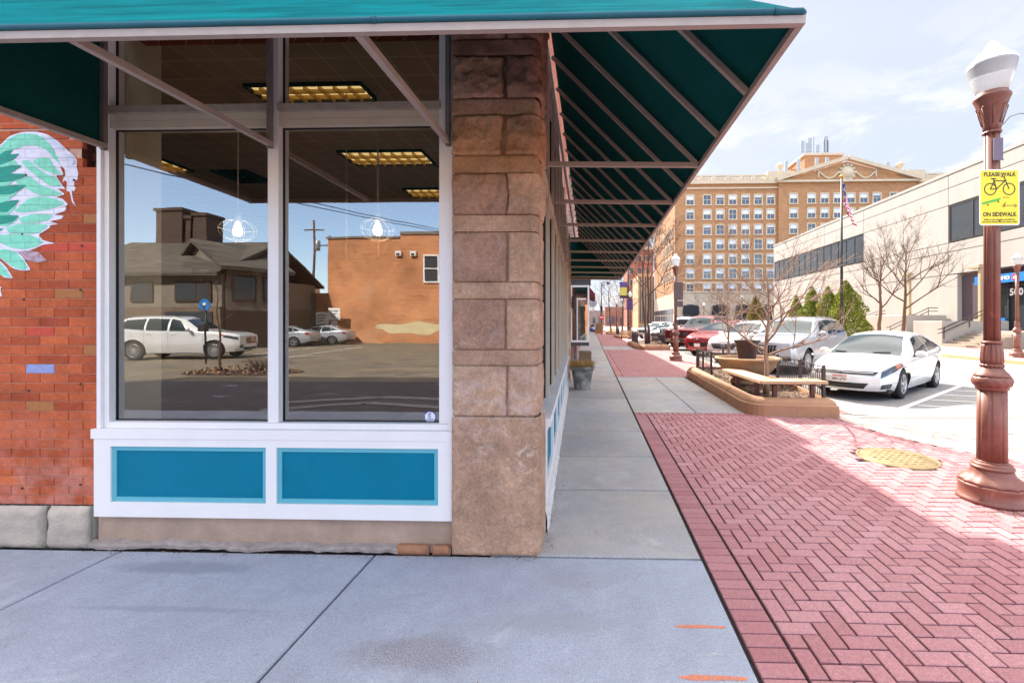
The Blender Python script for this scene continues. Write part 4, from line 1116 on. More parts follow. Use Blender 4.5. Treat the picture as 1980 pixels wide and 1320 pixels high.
P3 = [(2.7,52),(2.7,46.5),(3.2,45.6),(4.75,45.5),(4.75,52)]
q, t_ = planter(P3, 'third small stone planter bed in the distance'); mulch(q, .25, 'bark mulch in the third planter bed', 80)
P4 = [(2.3,66),(2.3,59.5),(4.7,59.5),(4.7,66)]
q, t_ = planter(P4, 'farthest stone planter bed, with tufts of grass, beside the sandwich board'); mulch(q, .25, 'bark mulch in the farthest planter bed', 60)

MT['rail_iron'] = simple('rail_iron', S(58,42,40), .5, .12, 8)
def fence(pts, z0, z1, lab, sp=.105):
    t = empty('iron_fence', (pts[0][0],pts[0][1],z0), label=lab, cat='fence', group='low iron planter fences')
    for (x, y) in pts:
        g = MB(); g.cbox(x-.025,x+.025,y-.025,y+.025,z0-.05,z1+.03,.01); part(g, 'post', MT['rail_iron'], t)
    for a, b_ in zip(pts, pts[1:]):
        g = MB(); A = Vector((a[0],a[1],0)); B = Vector((b_[0],b_[1],0))
        for z in (z1-.01, z1-.11, z0+.06): g.bar(A+Vector((0,0,z)),B+Vector((0,0,z)),.02,.016)
        n_ = max(2,int((B-A).length/sp))
        for k in range(1,n_):
            q_ = A.lerp(B,k/n_); g.bar(q_+Vector((0,0,z0+.06)),q_+Vector((0,0,z1-(.01 if k % 2 else .11))),.012)
        part(g, 'rail_panel', MT['rail_iron'], t)
fence([(4.21,8.14),(4.44,9.51),(4.56,10.95)], .25, .86, 'low dark iron fence at the white sedan bumper, right end of the bench')
fence([(3.20,11.85),(3.21,12.75),(3.22,13.5)], .25, .86, 'low dark iron fence on the walk side, left of the big stone bowl')
fence([(3.27,13.5),(4.0,13.5),(4.5,13.5)], .25, .84, 'low dark iron fence behind the big stone bowl')
fence([(3.0,28.2),(3.02,30.2),(3.05,32.6)], .28, 1.0, 'dark railing on the walk side of the second planter', .14)
fence([(3.3,26.9),(4.5,26.85),(4.52,29.5),(4.52,32.6)], .28, 1.0, 'dark railing on the street side of the second planter', .14)
fence([(3.0,46.5),(3.0,51.5)], .28, 1.0, 'short dark railing at the third planter', .2)

# corner bench
MT['bench_wood'] = simple('bench_board', S(186,150,118), .7, .14, 8, .2, 60); MT['bench_leg'] = simple('bench_leg', S(92,46,42), .5, .1, 6)
bn = empty('corner_bench', (3.2,8.4,.25), label='tan two-plank corner bench with dark red legs on the nearest planter', cat='bench')
g = MB(); g.prism([(2.95,10.05),(3.03,8.02),(3.40,8.44),(3.33,10.2)], .565, .615); part(g, 'seat', MT['bench_wood'], bn)
g = MB(); g.prism([(3.045,8.0),(4.21,7.98),(4.21,8.42),(3.415,8.425)], .565, .615); part(g, 'seat', MT['bench_wood'], bn)
g = MB(); g.bar((3.18,9.9,.545),(3.2,8.4,.545),.06,.04); part(g, 'seat_rail', MT['bench_leg'], bn)
g = MB(); g.bar((3.35,8.22,.545),(4.1,8.2,.545),.06,.04); part(g, 'seat_rail', MT['bench_leg'], bn)
for x, y in ((3.16,9.65),(3.17,8.55),(3.36,8.2),(4.03,8.19)):
    g = MB(); g.cbox(x-.035,x+.035,y-.035,y+.035,.2,.525,.005); part(g, 'leg', MT['bench_leg'], bn)
# distant bench
bn = empty('street_bench', (3.4,42.5,0), label='distant brown street bench before the third planter', cat='bench')
g = MB()
for k in range(4): g.box(2.9,4.1,42.3+k*.11,42.39+k*.11,.43,.46)
part(g, 'seat', MT['bench_wood'], bn)
g = MB()
for k in range(3): g.box(2.9,4.1,42.76,42.79,.55+k*.12,.64+k*.12)
part(g, 'backrest', MT['bench_wood'], bn)
for x in (2.95,4.02):
    g = MB(); g.box(x,x+.06,42.3,42.8,.40,.428); g.box(x,x+.06,42.3,42.36,0,.40); g.box(x,x+.06,42.80,42.86,0,.9); part(g, 'leg', MT['bench_leg'], bn)

# stone bowl with black pot
n = NT('bowl_stone'); p = n.coords('Object')
mp_ = n.n('ShaderNodeMapping'); n.L(p, mp_.inputs[0]); mp_.inputs['Scale'].default_value = (1,1,.15)
v = n.math('MULTIPLY', n.rng(n.noise(mp_.outputs[0], 16, 5, .7), .3, .7, .8, 1.12), n.rng(n.noise(p, 90, 2), .3, .7, .9, 1.1))
b = n.bsdf(Base_Color=n.val(S(170,134,100), v), Roughness=.85); n.L(n.bump(n.noise(p, 50, 4), .3, .006), b.inputs['Normal'])
bw = empty('stone_bowl', (3.70,10.6,.25), label='wide tan stone planter bowl on a plinth in the nearest bed', cat='planter bowl')
g = MB(); g.lathe([(.40,-.02),(.40,.05),(.33,.07),(.31,.12)], 40); g.build('plinth', n.mat, bw)
g = MB(); g.lathe([(.31,.11),(.36,.13),(.47,.20),(.58,.32),(.64,.43),(.665,.50),(.70,.52),(.73,.545),(.735,.57),(.715,.59),(.67,.592),(.655,.57),(.64,.52)], 56, caps=False); g.build('bowl', n.mat, bw)
g = MB(); g.lathe([(.64,.525),(.001,.54)], 40, caps=False); g.build('soil', MT['mulch'], bw)
MT['black_pot'] = simple('black_pot', S(66,52,54), .5, .06, 5)
bp = empty('black_pot', (3.70,10.6,.79), label='dark brown plastic nursery pot of bare twigs standing in the stone bowl', cat='pot')
g = MB(); g.lathe([(.195,0),(.20,.02),(.255,.37),(.262,.375),(.268,.385),(.275,.40),(.30,.42),(.305,.455),(.29,.462),(.275,.455),(.265,.42)], 40, caps=False)
g.lathe([(.245,.30),(.25,.31),(.25,.318),(.246,.325)], 40, caps=False); g.build('pot', MT['black_pot'], bp)
g = MB(); g.lathe([(.262,.41),(.001,.42)], 24, caps=False); g.build('soil', MT['mulch'], bp)

# grey pot with dry grass by the shop wall, square planter behind
n = NT('pot_grey'); p = n.coords('Object')
cc = n.mix(n.rng(n.noise(p, 5, 6, .7, .5), .4, .65, 0, 1), S(88,88,86), S(160,156,148)); b = n.bsdf(Base_Color=cc, Roughness=.85); n.L(n.bump(n.noise(p, 40, 4), .3, .006), b.inputs['Normal'])
gp = empty('grey_flower_pot', (-.20,11.05,0), label='weathered grey flower pot of straw coloured dry grass beside the shop', cat='flower pot')
g = MB(); g.lathe([(.20,0),(.205,.03),(.20,.04),(.265,.46),(.275,.47),(.30,.49),(.318,.52),(.32,.56),(.305,.575),(.285,.57),(.275,.52)], 36, caps=False); g.build('pot', n.mat, gp)
g = MB(); g.lathe([(.275,.53),(.001,.54)], 24, caps=False); g.build('soil', MT['mulch'], gp)
MT['straw'] = leafmat('straw', S(150,112,60), S(222,186,124))
g = MB()
def blades(g, n_, r0, h, spread, z=0):
    for k in range(n_):
        a = random.random()*2*PI; rr_ = r0*math.sqrt(random.random()); x, y = rr_*math.cos(a), rr_*math.sin(a)
        d = Vector((math.cos(a+random.uniform(-.9,.9)),math.sin(a+random.uniform(-.9,.9)),0)); hh = h*random.uniform(.5,1); sp_ = spread*random.uniform(.3,1)
        w_ = Vector((-d.y,d.x,0))*.005; g.cr = random.random(); p0 = Vector((x,y,z)); p1 = p0+d*sp_*.4+Vector((0,0,hh*.7)); p2 = p0+d*sp_+Vector((0,0,hh*random.uniform(.3,1)))
        g.face([p0-w_,p0+w_,p1+w_*.8,p1-w_*.8]); g.face([p1-w_*.8,p1+w_*.8,p2])
blades(g, 380, .27, .26, .24, .54)
g.build('dry_grass', MT['straw'], gp, fix=False)
bx = empty('square_planter', (-.2,17.2,0), label='square brown box planter between the grey pot and the bay window', cat='planter box')
g = MB()
for q in ((-.24,.24,-.24,-.20),(-.24,.24,.20,.24),(-.24,-.20,-.20,.20),(.20,.24,-.20,.20)): g.cbox(*q,0,.54,.01)
g.build('box', simple('box_planter', S(116,98,78), .9, .2, 6, .5, 50), bx)
g = MB(); g.box(-.2,.2,-.2,.2,.3,.47); g.build('soil', MT['mulch'], bx)

# banner pole, traffic pole with no entry sign, sandwich board, round shop sign
MT['pole_dark'] = simple('pole_dark', S(66,46,44), .5, .1)
t = empty('banner_pole', (4.0,47,0), label='tall brown pole carrying purple and yellow banner left of the distant lamp', cat='pole')
g = MB(); g.tube((0,0,0),(0,0,8.5),.11,.08,12); g.lathe([(.2,0),(.2,.25),(.12,.35)], 14); g.build('pole', MT['pole_dark'], t)
g = MB(); g.tube((0,0,5.9),(-.95,0,5.9),.025); g.tube((0,0,4.2),(-.95,0,4.2),.025); g.build('banner_arm', MT['pole_dark'], t)
g = MB()
for c_, (z0, z1) in enumerate(((4.22,4.5),(4.5,5.35),(5.35,5.88))):
    g.cm = c_; g.grid(lambda u, v: (-.1-.8*u+.03*math.sin(v*3+c_), -.03*math.sin(u*5+z0), z0+(z1-z0)*v), 6, 3)
g.build('banner', [simple('banner_plum', S(74,48,66), .8), simple('banner_yellow', S(206,190,90), .8, .3, 4), simple('banner_purple', S(96,76,130), .8)], t)
t = empty('lamp_banner', (3.95,43.9,0), label='small purple banner hanging on the distant lamp', cat='banner')
g = MB(); g.grid(lambda u, v: (-.38+.62*u, .02*math.sin(u*5), 2.9+1.0*v), 5, 4); g.build('cloth', simple('banner_violet', S(84,60,110), .8, .3, 3), t)
g = MB(); g.tube((0,0,3.9),(-.4,0,3.92),.02); g.tube((0,0,3.95),(.75,0,3.95),.02); g.build('arm', MT['pole_dark'], t)
t = empty('traffic_pole', (1.55,62,0), label='thin far traffic pole with lamp arm, above a red no entry sign', cat='traffic pole')
g = MB(); g.tube((0,0,0),(0,0,7.2),.09,.06,10); g.path([(0,0,7.1),(.3,0,7.35),(.9,0,7.3)],.04,8); g.build('pole', MT['pole_dark'], t)
g = MB(); g.box(.75,1.05,-.1,.1,6.9,7.25); g.build('lamp_head', MT['pole_dark'], t)
g = MB(); g.box(-.16,.16,-.22,-.06,3.2,3.9); g.box(-.11,.11,-.24,-.221,3.3,3.8); g.build('signal_box', MT['black_seal'], t)
t = empty('no_entry_sign', (1.58,61.5,0), label='round red no entry sign on the traffic pole behind the sandwich board', cat='road sign')
g = MB(); g.lathe([(.36,-.02),(.36,0)], 28, (0,0,2.35), axis='y'); g.build('disc', simple('sign_red', S(206,44,44), .5), t)
g = MB(); g.box(-.25,.25,-.03,-.022,2.29,2.41); g.build('bar', MT['sign_white'], t)
g = MB(); g.tube((0,.05,0),(0,.05,2.6),.03); g.build('post', MT['pole_dark'], t)
t = empty('sandwich_board', (1.15,60,0), label='brown wooden sandwich board standing far down the sidewalk', cat='sandwich board')
MT['board_wood'] = simple('board_wood', S(150,92,52), .7, .2, 4)
for sgn in (-1,1):
    g = MB(); g.extrude([(-.5,sgn*.35,.12),(.5,sgn*.35,.12),(.46,sgn*.06,1.55),(-.46,sgn*.06,1.55)], (0,sgn*.03,0)); g.build('panel', MT['board_wood'], t)
g = MB(); g.face([(-.38,-.385+.06,.35),(.38,-.385+.06,.35),(.36,-.16,1.4),(-.36,-.16,1.4)]); g.build('poster', simple('board_poster', S(120,96,60), .7, .5, 6), t)
g = MB()
for x in (-.46,.40): g.box(x,x+.06,-.42,.42,0,.11)
g.build('foot', MT['black_seal'], t)
t = empty('round_shop_sign', (.16,26,2.78), label='round grey hanging shop sign past the bay window', cat='shop sign')
g = MB(); g.lathe([(.22,-.03),(.22,.03)], 28, (0,0,0), axis='y'); g.build('disc', simple('disc_grey', S(186,186,190), .5), t)
g = MB(); ring(g, 0,0,.215,.02,-.032); g.path([(-.12,-.033,-.04),(-.05,-.033,.05),(.03,-.033,-.03),(.12,-.033,.05)], .012, 5); g.path([(-.1,-.033,-.09),(.1,-.033,-.07)],.01,5); g.build('lettering', MT['black_seal'], t)
g = MB(); g.tube((-.9,0,.26),(.1,0,.26),.015); g.tube((0,0,.21),(0,0,.26),.01); g.build('bracket', MT['black_seal'], t)

# ================================================================ VEHICLES
def lerpc(pts, x):
    """smooth (monotone cubic) interpolation through control points"""
    if x <= pts[0][0]: return pts[0][1]
    if x >= pts[-1][0]: return pts[-1][1]
    n_ = len(pts)
    d = [(pts[k+1][1]-pts[k][1])/(pts[k+1][0]-pts[k][0]) for k in range(n_-1)]
    def tan(k):
        if k == 0: return d[0]
        if k == n_-1: return d[-1]
        if d[k-1]*d[k] <= 0: return 0
        return 2*d[k-1]*d[k]/(d[k-1]+d[k])
    for k in range(n_-1):
        if x <= pts[k+1][0]:
            h = pts[k+1][0]-pts[k][0]; t = (x-pts[k][0])/h
            m0, m1 = tan(k)*h, tan(k+1)*h
            return (2*t**3-3*t*t+1)*pts[k][1]+(t**3-2*t*t+t)*m0+(-2*t**3+3*t*t)*pts[k+1][1]+(t**3-t*t)*m1
def lin(pts, x):
    if x <= pts[0][0]: return pts[0][1]
    for (a, b_), (c_, d) in zip(pts, pts[1:]):
        if x <= c_: return b_+(d-b_)*(x-a)/(c_-a)
    return pts[-1][1]

def carpaint(name, c, flake=0.0, rough=.25):
    n = NT(name); b = n.bsdf(Base_Color=c, Roughness=rough, Metallic=flake); b.inputs['Coat Weight'].default_value = 1; b.inputs['Coat Roughness'].default_value = .04
    return n.mat
MT['car_white'] = carpaint('car_white', S(214,214,214)); MT['car_silver'] = carpaint('car_silver', S(176,180,188), .4, .3); MT['car_red'] = carpaint('car_red', S(150,18,32), .1); MT['car_darkred'] = carpaint('car_darkred', S(120,24,30), .2); MT['car_grey'] = carpaint('car_grey', S(150,152,156), .4); MT['car_blue'] = carpaint('car_blue', S(70,90,150), .2)
MT['car_glass'] = darkglass('car_glass', S(36,48,52)); MT['car_trim'] = simple('car_trim', S(26,26,28), .45, .08, 8); MT['tyre'] = simple('tyre', S(34,34,36), .8, .15, 12, .2, 80)
MT['rim_alloy'] = simple('rim_alloy', S(196,196,198), .28, .06, 10, metal=.75); MT['chrome'] = simple('chrome', S(206,208,212), .12, .03, metal=.95)
MT['lamp_glass'] = darkglass('lamp_glass', S(58,64,76), .12, .5); MT['lamp_amber'] = darkglass('lamp_amber', S(190,110,90), .1); MT['tail_red'] = darkglass('tail_red', S(150,20,24), .1)
MT['plate_white'] = simple('plate_white', S(226,218,212), .5, .05); MT['plate_ink'] = simple('plate_ink', S(60,36,40), .5, .03); MT['plate_redband'] = simple('plate_redband', S(200,110,110), .5, .05)

class Car:
    def __init__(s, sp): s.p = sp; s.L = sp['L']
    def w(s, x): return lerpc(s.p['wid'], x)
    def bot(s, x): return lin(s.p['bot'], x)
    def belt(s, x): return lerpc(s.p['belt'], x)
    def top(s, x): return max(lerpc(s.p['top'], x), s.belt(x)+.015)
    def rw(s, x): return lerpc(s.p['roofw'], x)
    def nose(s, z, x):
        f = max(0, 1-x/.9)**2; r = max(0, 1-(s.L-x)/.7)**2
        return lerpc(s.p['nose'], z)*f - lerpc(s.p['tail'], z)*r
    def pt(s, x, v, side=1):
        """v 0..1 sill to belt, 1..2 belt to roof edge, 2..3 roof edge to centre line"""
        b0, b1, t, w_, rw = s.bot(x), s.belt(x), s.top(x), s.w(x), s.rw(x)
        ws = w_*.965
        if v <= 1:
            z = b0+(b1-b0)*v
            q = lerpc([(0,.90),(.18,.955),(.45,1.0),(.62,.995),(.80,.985),(.93,.98),(1,.965)], v); y = w_*q
        elif v <= 2:
            u = v-1; e = s.top(x)-.06*min(1, (t-b1)/.4)-.01
            e = max(e, b1+.004)
            z = b1+(e-b1)*u; y = ws+(rw-ws)*u + .035*math.sin(PI*u)*min(1,(t-b1)/.35)
        else:
            u = v-2; e = max(s.top(x)-.06*min(1, (t-b1)/.4)-.01, b1+.004)
            y = rw*(1-u); z = e+(t-e)*math.sin(u*PI/2)**.8 if u > 0 else e
        return Vector((x+s.nose(z, x), side*y, z))
    def nrm(s, x, v, side):
        e = .01
        a = s.pt(min(x+e,s.L),v,side)-s.pt(max(x-e,0),v,side); b_ = s.pt(x,min(v+e,3),side)-s.pt(x,max(v-e,0),side)
        n_ = a.cross(b_)
        if n_.length < 1e-9: return Vector((0,side,0))
        n_.normalize()
        ref = Vector((0,side,.35)) if v < 2 else Vector((0,0,1))
        return n_ if n_.dot(ref) > 0 else -n_
    def patch(s, mb, c, side=1, off=.005, nu=10, nv=6):
        """c: four (x,v) corners, quad laid on the body"""
        idx = []
        for i in range(nu+1):
            row = []
            for j in range(nv+1):
                u, w_ = i/nu, j/nv
                x = (c[0][0]*(1-u)+c[1][0]*u)*(1-w_)+(c[3][0]*(1-u)+c[2][0]*u)*w_
                v = (c[0][1]*(1-u)+c[1][1]*u)*(1-w_)+(c[3][1]*(1-u)+c[2][1]*u)*w_
                row.append(mb.V(s.pt(x,v,side)+s.nrm(x,v,side)*off))
            idx.append(row)
        sm = mb.cs; mb.cs = True
        for i in range(nu):
            for j in range(nv): mb.F((idx[i][j],idx[i+1][j],idx[i+1][j+1],idx[i][j+1]))
        mb.cs = sm
    def front(s, y, z, rear=False):
        x0 = s.L if rear else 0
        w0 = s.w(x0)*.97; bow = s.p.get('bow', .14)
        base = s.nose(z, x0)
        k = bow*(1-(min(1,abs(y)/w0))**2.2)
        return Vector((x0+base+(k if rear else -k), y, z))
    def fpatch(s, mb, c, off=.006, nu=12, nv=4, rear=False):
        """c: four (y,z) corners laid on the nose"""
        idx = []
        for i in range(nu+1):
            row = []
            for j in range(nv+1):
                u, w_ = i/nu, j/nv
                y = (c[0][0]*(1-u)+c[1][0]*u)*(1-w_)+(c[3][0]*(1-u)+c[2][0]*u)*w_
                z = (c[0][1]*(1-u)+c[1][1]*u)*(1-w_)+(c[3][1]*(1-u)+c[2][1]*u)*w_
                row.append(mb.V(s.front(y,z,rear)+Vector((off if rear else -off,0,0))))
            idx.append(row)
        sm = mb.cs; mb.cs = True
        for i in range(nu):
            for j in range(nv): mb.F((idx[i][j],idx[i+1][j],idx[i+1][j+1],idx[i][j+1]))
        mb.cs = sm

def build_car(sp, label, paint, group=None, name='parked_car', cat='car', plate=None):
    c = Car(sp); L = c.L; wr = sp.get('wr', .325); wx = sp['wheels']
    root = empty(name, (0,0,0), label=label, cat=cat, group=group)
    # ---- shell
    g = MB(); g.cs = True
    NX = int(L/.045); NLo, NUp, NT_ = 14, 6, 6
    vs = [k/NLo for k in range(NLo+1)]+[1+k/NUp for k in range(1,NUp+1)]+[2+k/NT_ for k in range(1,NT_+1)]
    def arch(x, z):
        for q in wx:
            if math.hypot(x-q, z-wr) < wr+.055: return q
        return None
    for side in (1,-1):
        P = []
        for i in range(NX+1):
            x = L*i/NX; P.append([c.pt(x,v,side) for v in vs])
        Ra = wr+.055
        ins = [[arch(P[i][j].x, P[i][j].z) if j <= NLo-1 else None for j in range(len(vs))] for i in range(NX+1)]
        idx = [[None]*len(vs) for _ in range(NX+1)]
        keep = []
        for i in range(NX):
            for j in range(len(vs)-1):
                q = [(i,j),(i+1,j),(i+1,j+1),(i,j+1)]
                if all(ins[a][b_] is not None for a, b_ in q): continue
                keep.append(q)
        for q in keep:
            ids = []
            for a, b_ in q:
                if idx[a][b_] is None:
                    p = P[a][b_].copy(); w_ = ins[a][b_]
                    if w_ is not None:
                        d = Vector((p.x-w_, p.z-wr)); l = d.length or 1e-6; p.x = w_+d.x/l*Ra; p.z = wr+d.y/l*Ra
                    idx[a][b_] = g.V(p)
                ids.append(idx[a][b_])
            g.F(ids if side > 0 else ids[::-1])
    # nose and tail caps
    for rear in (False, True):
        x0 = L if rear else 0
        rows = [c.pt(x0, v, 1) for v in vs]
        NY = 14; ri = []
        for p in rows:
            r_ = []
            for k in range(NY+1):
                y = p.y*(1-2*k/NY)
                f = c.front(y, p.z, rear) if p.y > .05 else Vector((p.x,y,p.z))
                w0 = c.w(x0)*.97
                edge = 1-(abs(y)/max(p.y,1e-4))**6
                f.x = p.x + (f.x-p.x)*min(1, edge*1.0) if p.y > .05 else p.x
                r_.append(g.V((f.x, y, p.z)))
            ri.append(r_)
        for j in range(len(rows)-1):
            for k in range(NY):
                q = (ri[j][k],ri[j][k+1],ri[j+1][k+1],ri[j+1][k]); g.F(q if rear else q[::-1])
    g.build('body', paint, root, fix=False)
    # ---- underside and wheel wells
    g = MB(); zb = c.bot(L/2)
    g.box(.25, L-.25, -c.w(L/2)*.84, c.w(L/2)*.84, zb-.03, zb+.06)
    for q in wx:
        for side in (1,-1):
            yo = c.w(q)*.93*side; yi = yo-side*.3
            m_ = 18
            for k in range(m_):
                a0, a1 = PI*k/m_-.25+.5*k/m_-.0, 0
                a0 = -.35+(PI+.7)*k/m_; a1 = -.35+(PI+.7)*(k+1)/m_
                f = lambda a, y, r_=wr+.054: (q+r_*math.cos(a), y, wr+r_*math.sin(a))
                g.face([f(a0,yo),f(a1,yo),f(a1,yi),f(a0,yi)]); g.face([f(a0,yi),f(a1,yi),(q,yi,wr)])
    g.build('underbody', MT['car_trim'], root)
    # ---- wheels
    for q in wx:
        for side in (1,-1):
            y0 = (c.w(q)*.985-.215)*side
            g = MB()
            pr = [(wr*.64,.005),(wr*.70,-.0),(wr*.90,.002),(wr*.985,.02),(wr,.045),(wr,.155),(wr*.985,.18),(wr*.90,.2),(wr*.70,.203),(wr*.655,.19)]
            g.lathe([(r_, z*side) for r_, z in pr], 32, (q,y0,wr), axis='y', caps=False)
            wh = g.build('wheel', MT['tyre'], root)
            g = MB()
            g.lathe([(wr*.66,.192*side),(wr*.67,.196*side),(wr*.62,.20*side),(wr*.60,.185*side),(wr*.60,.03*side)], 32, (q,y0,wr), axis='y', caps=False)
            g.lathe([(wr*.13,.10*side),(wr*.14,.185*side),(wr*.09,.195*side),(.001,.196*side)], 16, (q,y0,wr), axis='y', caps=False)
            ns = sp.get('spokes', 5)
            for k in range(ns):
                a = 2*PI*k/ns+.3
                for da in (-.13,.13):
                    p0 = Vector((q+math.cos(a+da*.6)*wr*.10, y0+.183*side, wr+math.sin(a+da*.6)*wr*.10)); p1 = Vector((q+math.cos(a+da)*wr*.63, y0+.188*side, wr+math.sin(a+da)*wr*.63))
                    g.bar(p0, p1, .022, .022, up=(0,1,0))
            g.build('rim', MT['rim_alloy'], wh)
            g = MB(); g.lathe([(wr*.60,.10*side),(.001,.10*side)], 24, (q,y0,wr), axis='y', caps=False); g.build('brake_disc', MT['car_trim'], wh)
    # ---- glass
    wsx = sp['windshield']; rgx = sp['rear_glass']
    g = MB()
    for side in (1,-1): c.patch(g, [(wsx[0],2.03),(wsx[1],2.04),(wsx[1]-.01,3.0),(wsx[0]-.0,3.0)], side, .006, 10, 8)
    g.build('windshield', MT['car_glass'], root)
    g = MB()
    for side in (1,-1): c.patch(g, [(rgx[0],2.06),(rgx[1],2.06),(rgx[1],3.0),(rgx[0],3.0)], side, .006, 8, 6)
    g.build('rear_window', MT['car_glass'], root)
    for wq in sp['side_windows']:
        for side in (1,-1):
            g = MB(); c.patch(g, wq, side, .006, 10, 5); g.build('side_window', MT['car_glass'], root)
            if sp.get('chrome'):
                g = MB(); a, b_ = wq[0], wq[1]; c.patch(g, [(a[0],a[1]-.05),(b_[0],b_[1]-.05),(b_[0],b_[1]-.01),(a[0],a[1]-.01)], side, .008, 10, 1); g.build('window_trim', MT['chrome'], root)
    # ---- door gaps, handles, sills, mirrors
    for side in (1,-1):
        g = MB()
        for (x, v0, v1) in sp['gaps']: c.patch(g, [(x-.004,v0),(x+.004,v0),(x+.004,v1),(x-.004,v1)], side, .003, 1, 10)
        g.build('door_gap', MT['car_trim'], root)
        for (x, v) in sp['handles']:
            g = MB(); p = c.pt(x,v,side); g.cbox(p.x-.09,p.x+.09,min(p.y,p.y+side*.03),max(p.y,p.y+side*.03),p.z-.014,p.z+.014,.004); g.build('door_handle', sp.get('hm', paint), root)
        x, v = sp['mirror']; p = c.pt(x,v,side)
        g = MB(); g.lathe([(.001,-.10),(.05,-.085),(.078,-.03),(.08,.03),(.06,.085),(.001,.10)], 14, (0,0,0), axis='y', caps=False)
        for k in range(len(g.v)): q_ = g.v[k]; g.v[k] = Vector((p.x-.03+q_.x*.9, p.y+side*.15+q_.y*1.15, p.z+.075+q_.z*.95))
        m_ = g.build('mirror', paint, root)
        g = MB(); g.bar((p.x,p.y-side*.02,p.z+.02),(p.x-.02,p.y+side*.12,p.z+.03),.05,.03); g.build('mirror_arm', MT['car_trim'], m_)
        g = MB()
        c.patch(g, [(wx[0]+wr+.08,.0),(wx[1]-wr-.08,.0),(wx[1]-wr-.08,.07),(wx[0]+wr+.08,.07)], side, .004, 16, 1); g.build('sill', MT['car_trim'] if sp.get('darksill') else paint, root)
        # lamps
        for m__, q_ in sp['headlights']:
            g = MB(); c.patch(g, q_, side, .007, 10, 5); g.build('headlight', MT[m__], root)
        for q_ in sp['taillights']:
            g = MB(); c.patch(g, q_, side, .007, 6, 5); g.build('taillight', MT['tail_red'], root)
        if 'fogs' in sp:
            for mm, q_ in sp['fogs']:
                g = MB(); c.fpatch(g, [(y*side,z) for y, z in q_], .008, 8, 3); g.build('fog_lamp', MT[mm], root)
        if 'rack' in sp:
            a, b_ = sp['rack']; g = MB()
            pts = [c.pt(a+(b_-a)*k/8, 2.15, side)+Vector((0,0,.035 if 0 < k < 8 else -.005)) for k in range(9)]; g.path(pts, .014, 6); g.build('roof_rail', MT['chrome'], root)
    for nm, mm, q_, off in sp['nose_parts']:
        g = MB(); c.fpatch(g, q_, off); g.build(nm, MT[mm] if mm in MT else mm, root)
    if 'bars' in sp:
        g = MB()
        for q_ in sp['bars']: c.fpatch(g, q_, .014, 10 if abs(q_[1][0]-q_[0][0]) > .2 else 1, 1 if abs(q_[1][0]-q_[0][0]) > .2 else 6)
        g.build('grille_bar', MT['chrome'], root)
    if 'emblem' in sp:
        z, r_, kind = sp['emblem']; p = c.front(0,z); g = MB()
        X = p.x-.018
        if kind == 'ring':
            ring3 = [(X, r_*math.cos(2*PI*k/24), z+r_*math.sin(2*PI*k/24)) for k in range(25)]; g.path(ring3, r_*.16, 6, False); g.bar((X,-r_*.62,z),(X,r_*.62,z),.012,r_*.32); g.bar((X,-r_*.8,z-.0),(X,0,z),.004,.004); g.bar((X,r_*.7,z+r_*.7),(X,r_*1.15,z+r_*1.15),.012,.02)
        elif kind == 'H':
            for s_ in (-1,1): g.bar((X,s_*r_*.5,z-r_*.6),(X,s_*r_*.62,z+r_*.6),.012,.02)
            g.bar((X,-r_*.5,z),(X,r_*.5,z),.012,.02)
            g.path([(X,r_*1.05*math.cos(2*PI*k/20),z+r_*.85*math.sin(2*PI*k/20)) for k in range(21)], .007, 5, False)
        elif kind == 'oval':
            g.lathe([(r_,-.006),(r_*.9,.006),(.001,.008)], 20, (X,0,z), axis='x', caps=False)
            for k in range(len(g.v)): g.v[k].z = z+(g.v[k].z-z)*.45
        elif kind == 'cross':
            g.bar((X,-r_,z),(X,r_,z),.012,.016); g.bar((X,0,z-r_*.7),(X,0,z+r_*.7),.016,.012)
        g.build('emblem', MT['chrome'], root)
    if 'wipers' in sp:
        for (a, b_) in sp['wipers']:
            g = MB()
            p0 = c.pt(a[0],a[1],a[2])+Vector((-.01,0,.02)); p1 = c.pt(b_[0],b_[1],b_[2])+Vector((-.01,0,.02)); g.bar(p0,p1,.02,.015)
            g.build('wiper', MT['car_trim'], root)
    if plate is not None:
        z, s_ = plate; p = c.front(0,z); x = p.x-.03
        pl = MB(); pl.extrude([(x,-.155,z-.078),(x,.155,z-.078),(x,.155,z+.078),(x,-.155,z+.078)], (.008,0,0)); po = pl.build('licence_plate', MT['plate_white'], root)
        g = MB(); g.face([(x-.001,-.145,z+.045),(x-.001,.145,z+.045),(x-.001,.145,z+.07),(x-.001,-.145,z+.07)]); g.build('plate_band', MT['plate_redband'], po)
        if s_: text_obj(s_, .092, 'plate_text', MT['plate_ink'], po, (x-.0015,0,z-.018), (PI/2,0,-PI/2), .0004, .001, .27)
    return root
def place(o, x, y, ux, uy):
    """o's front bumper centre goes to x,y ; (ux,uy) runs from nose to tail"""
    o.location = (x, y, -.02); o.rotation_euler.z = math.atan2(uy, ux); return o

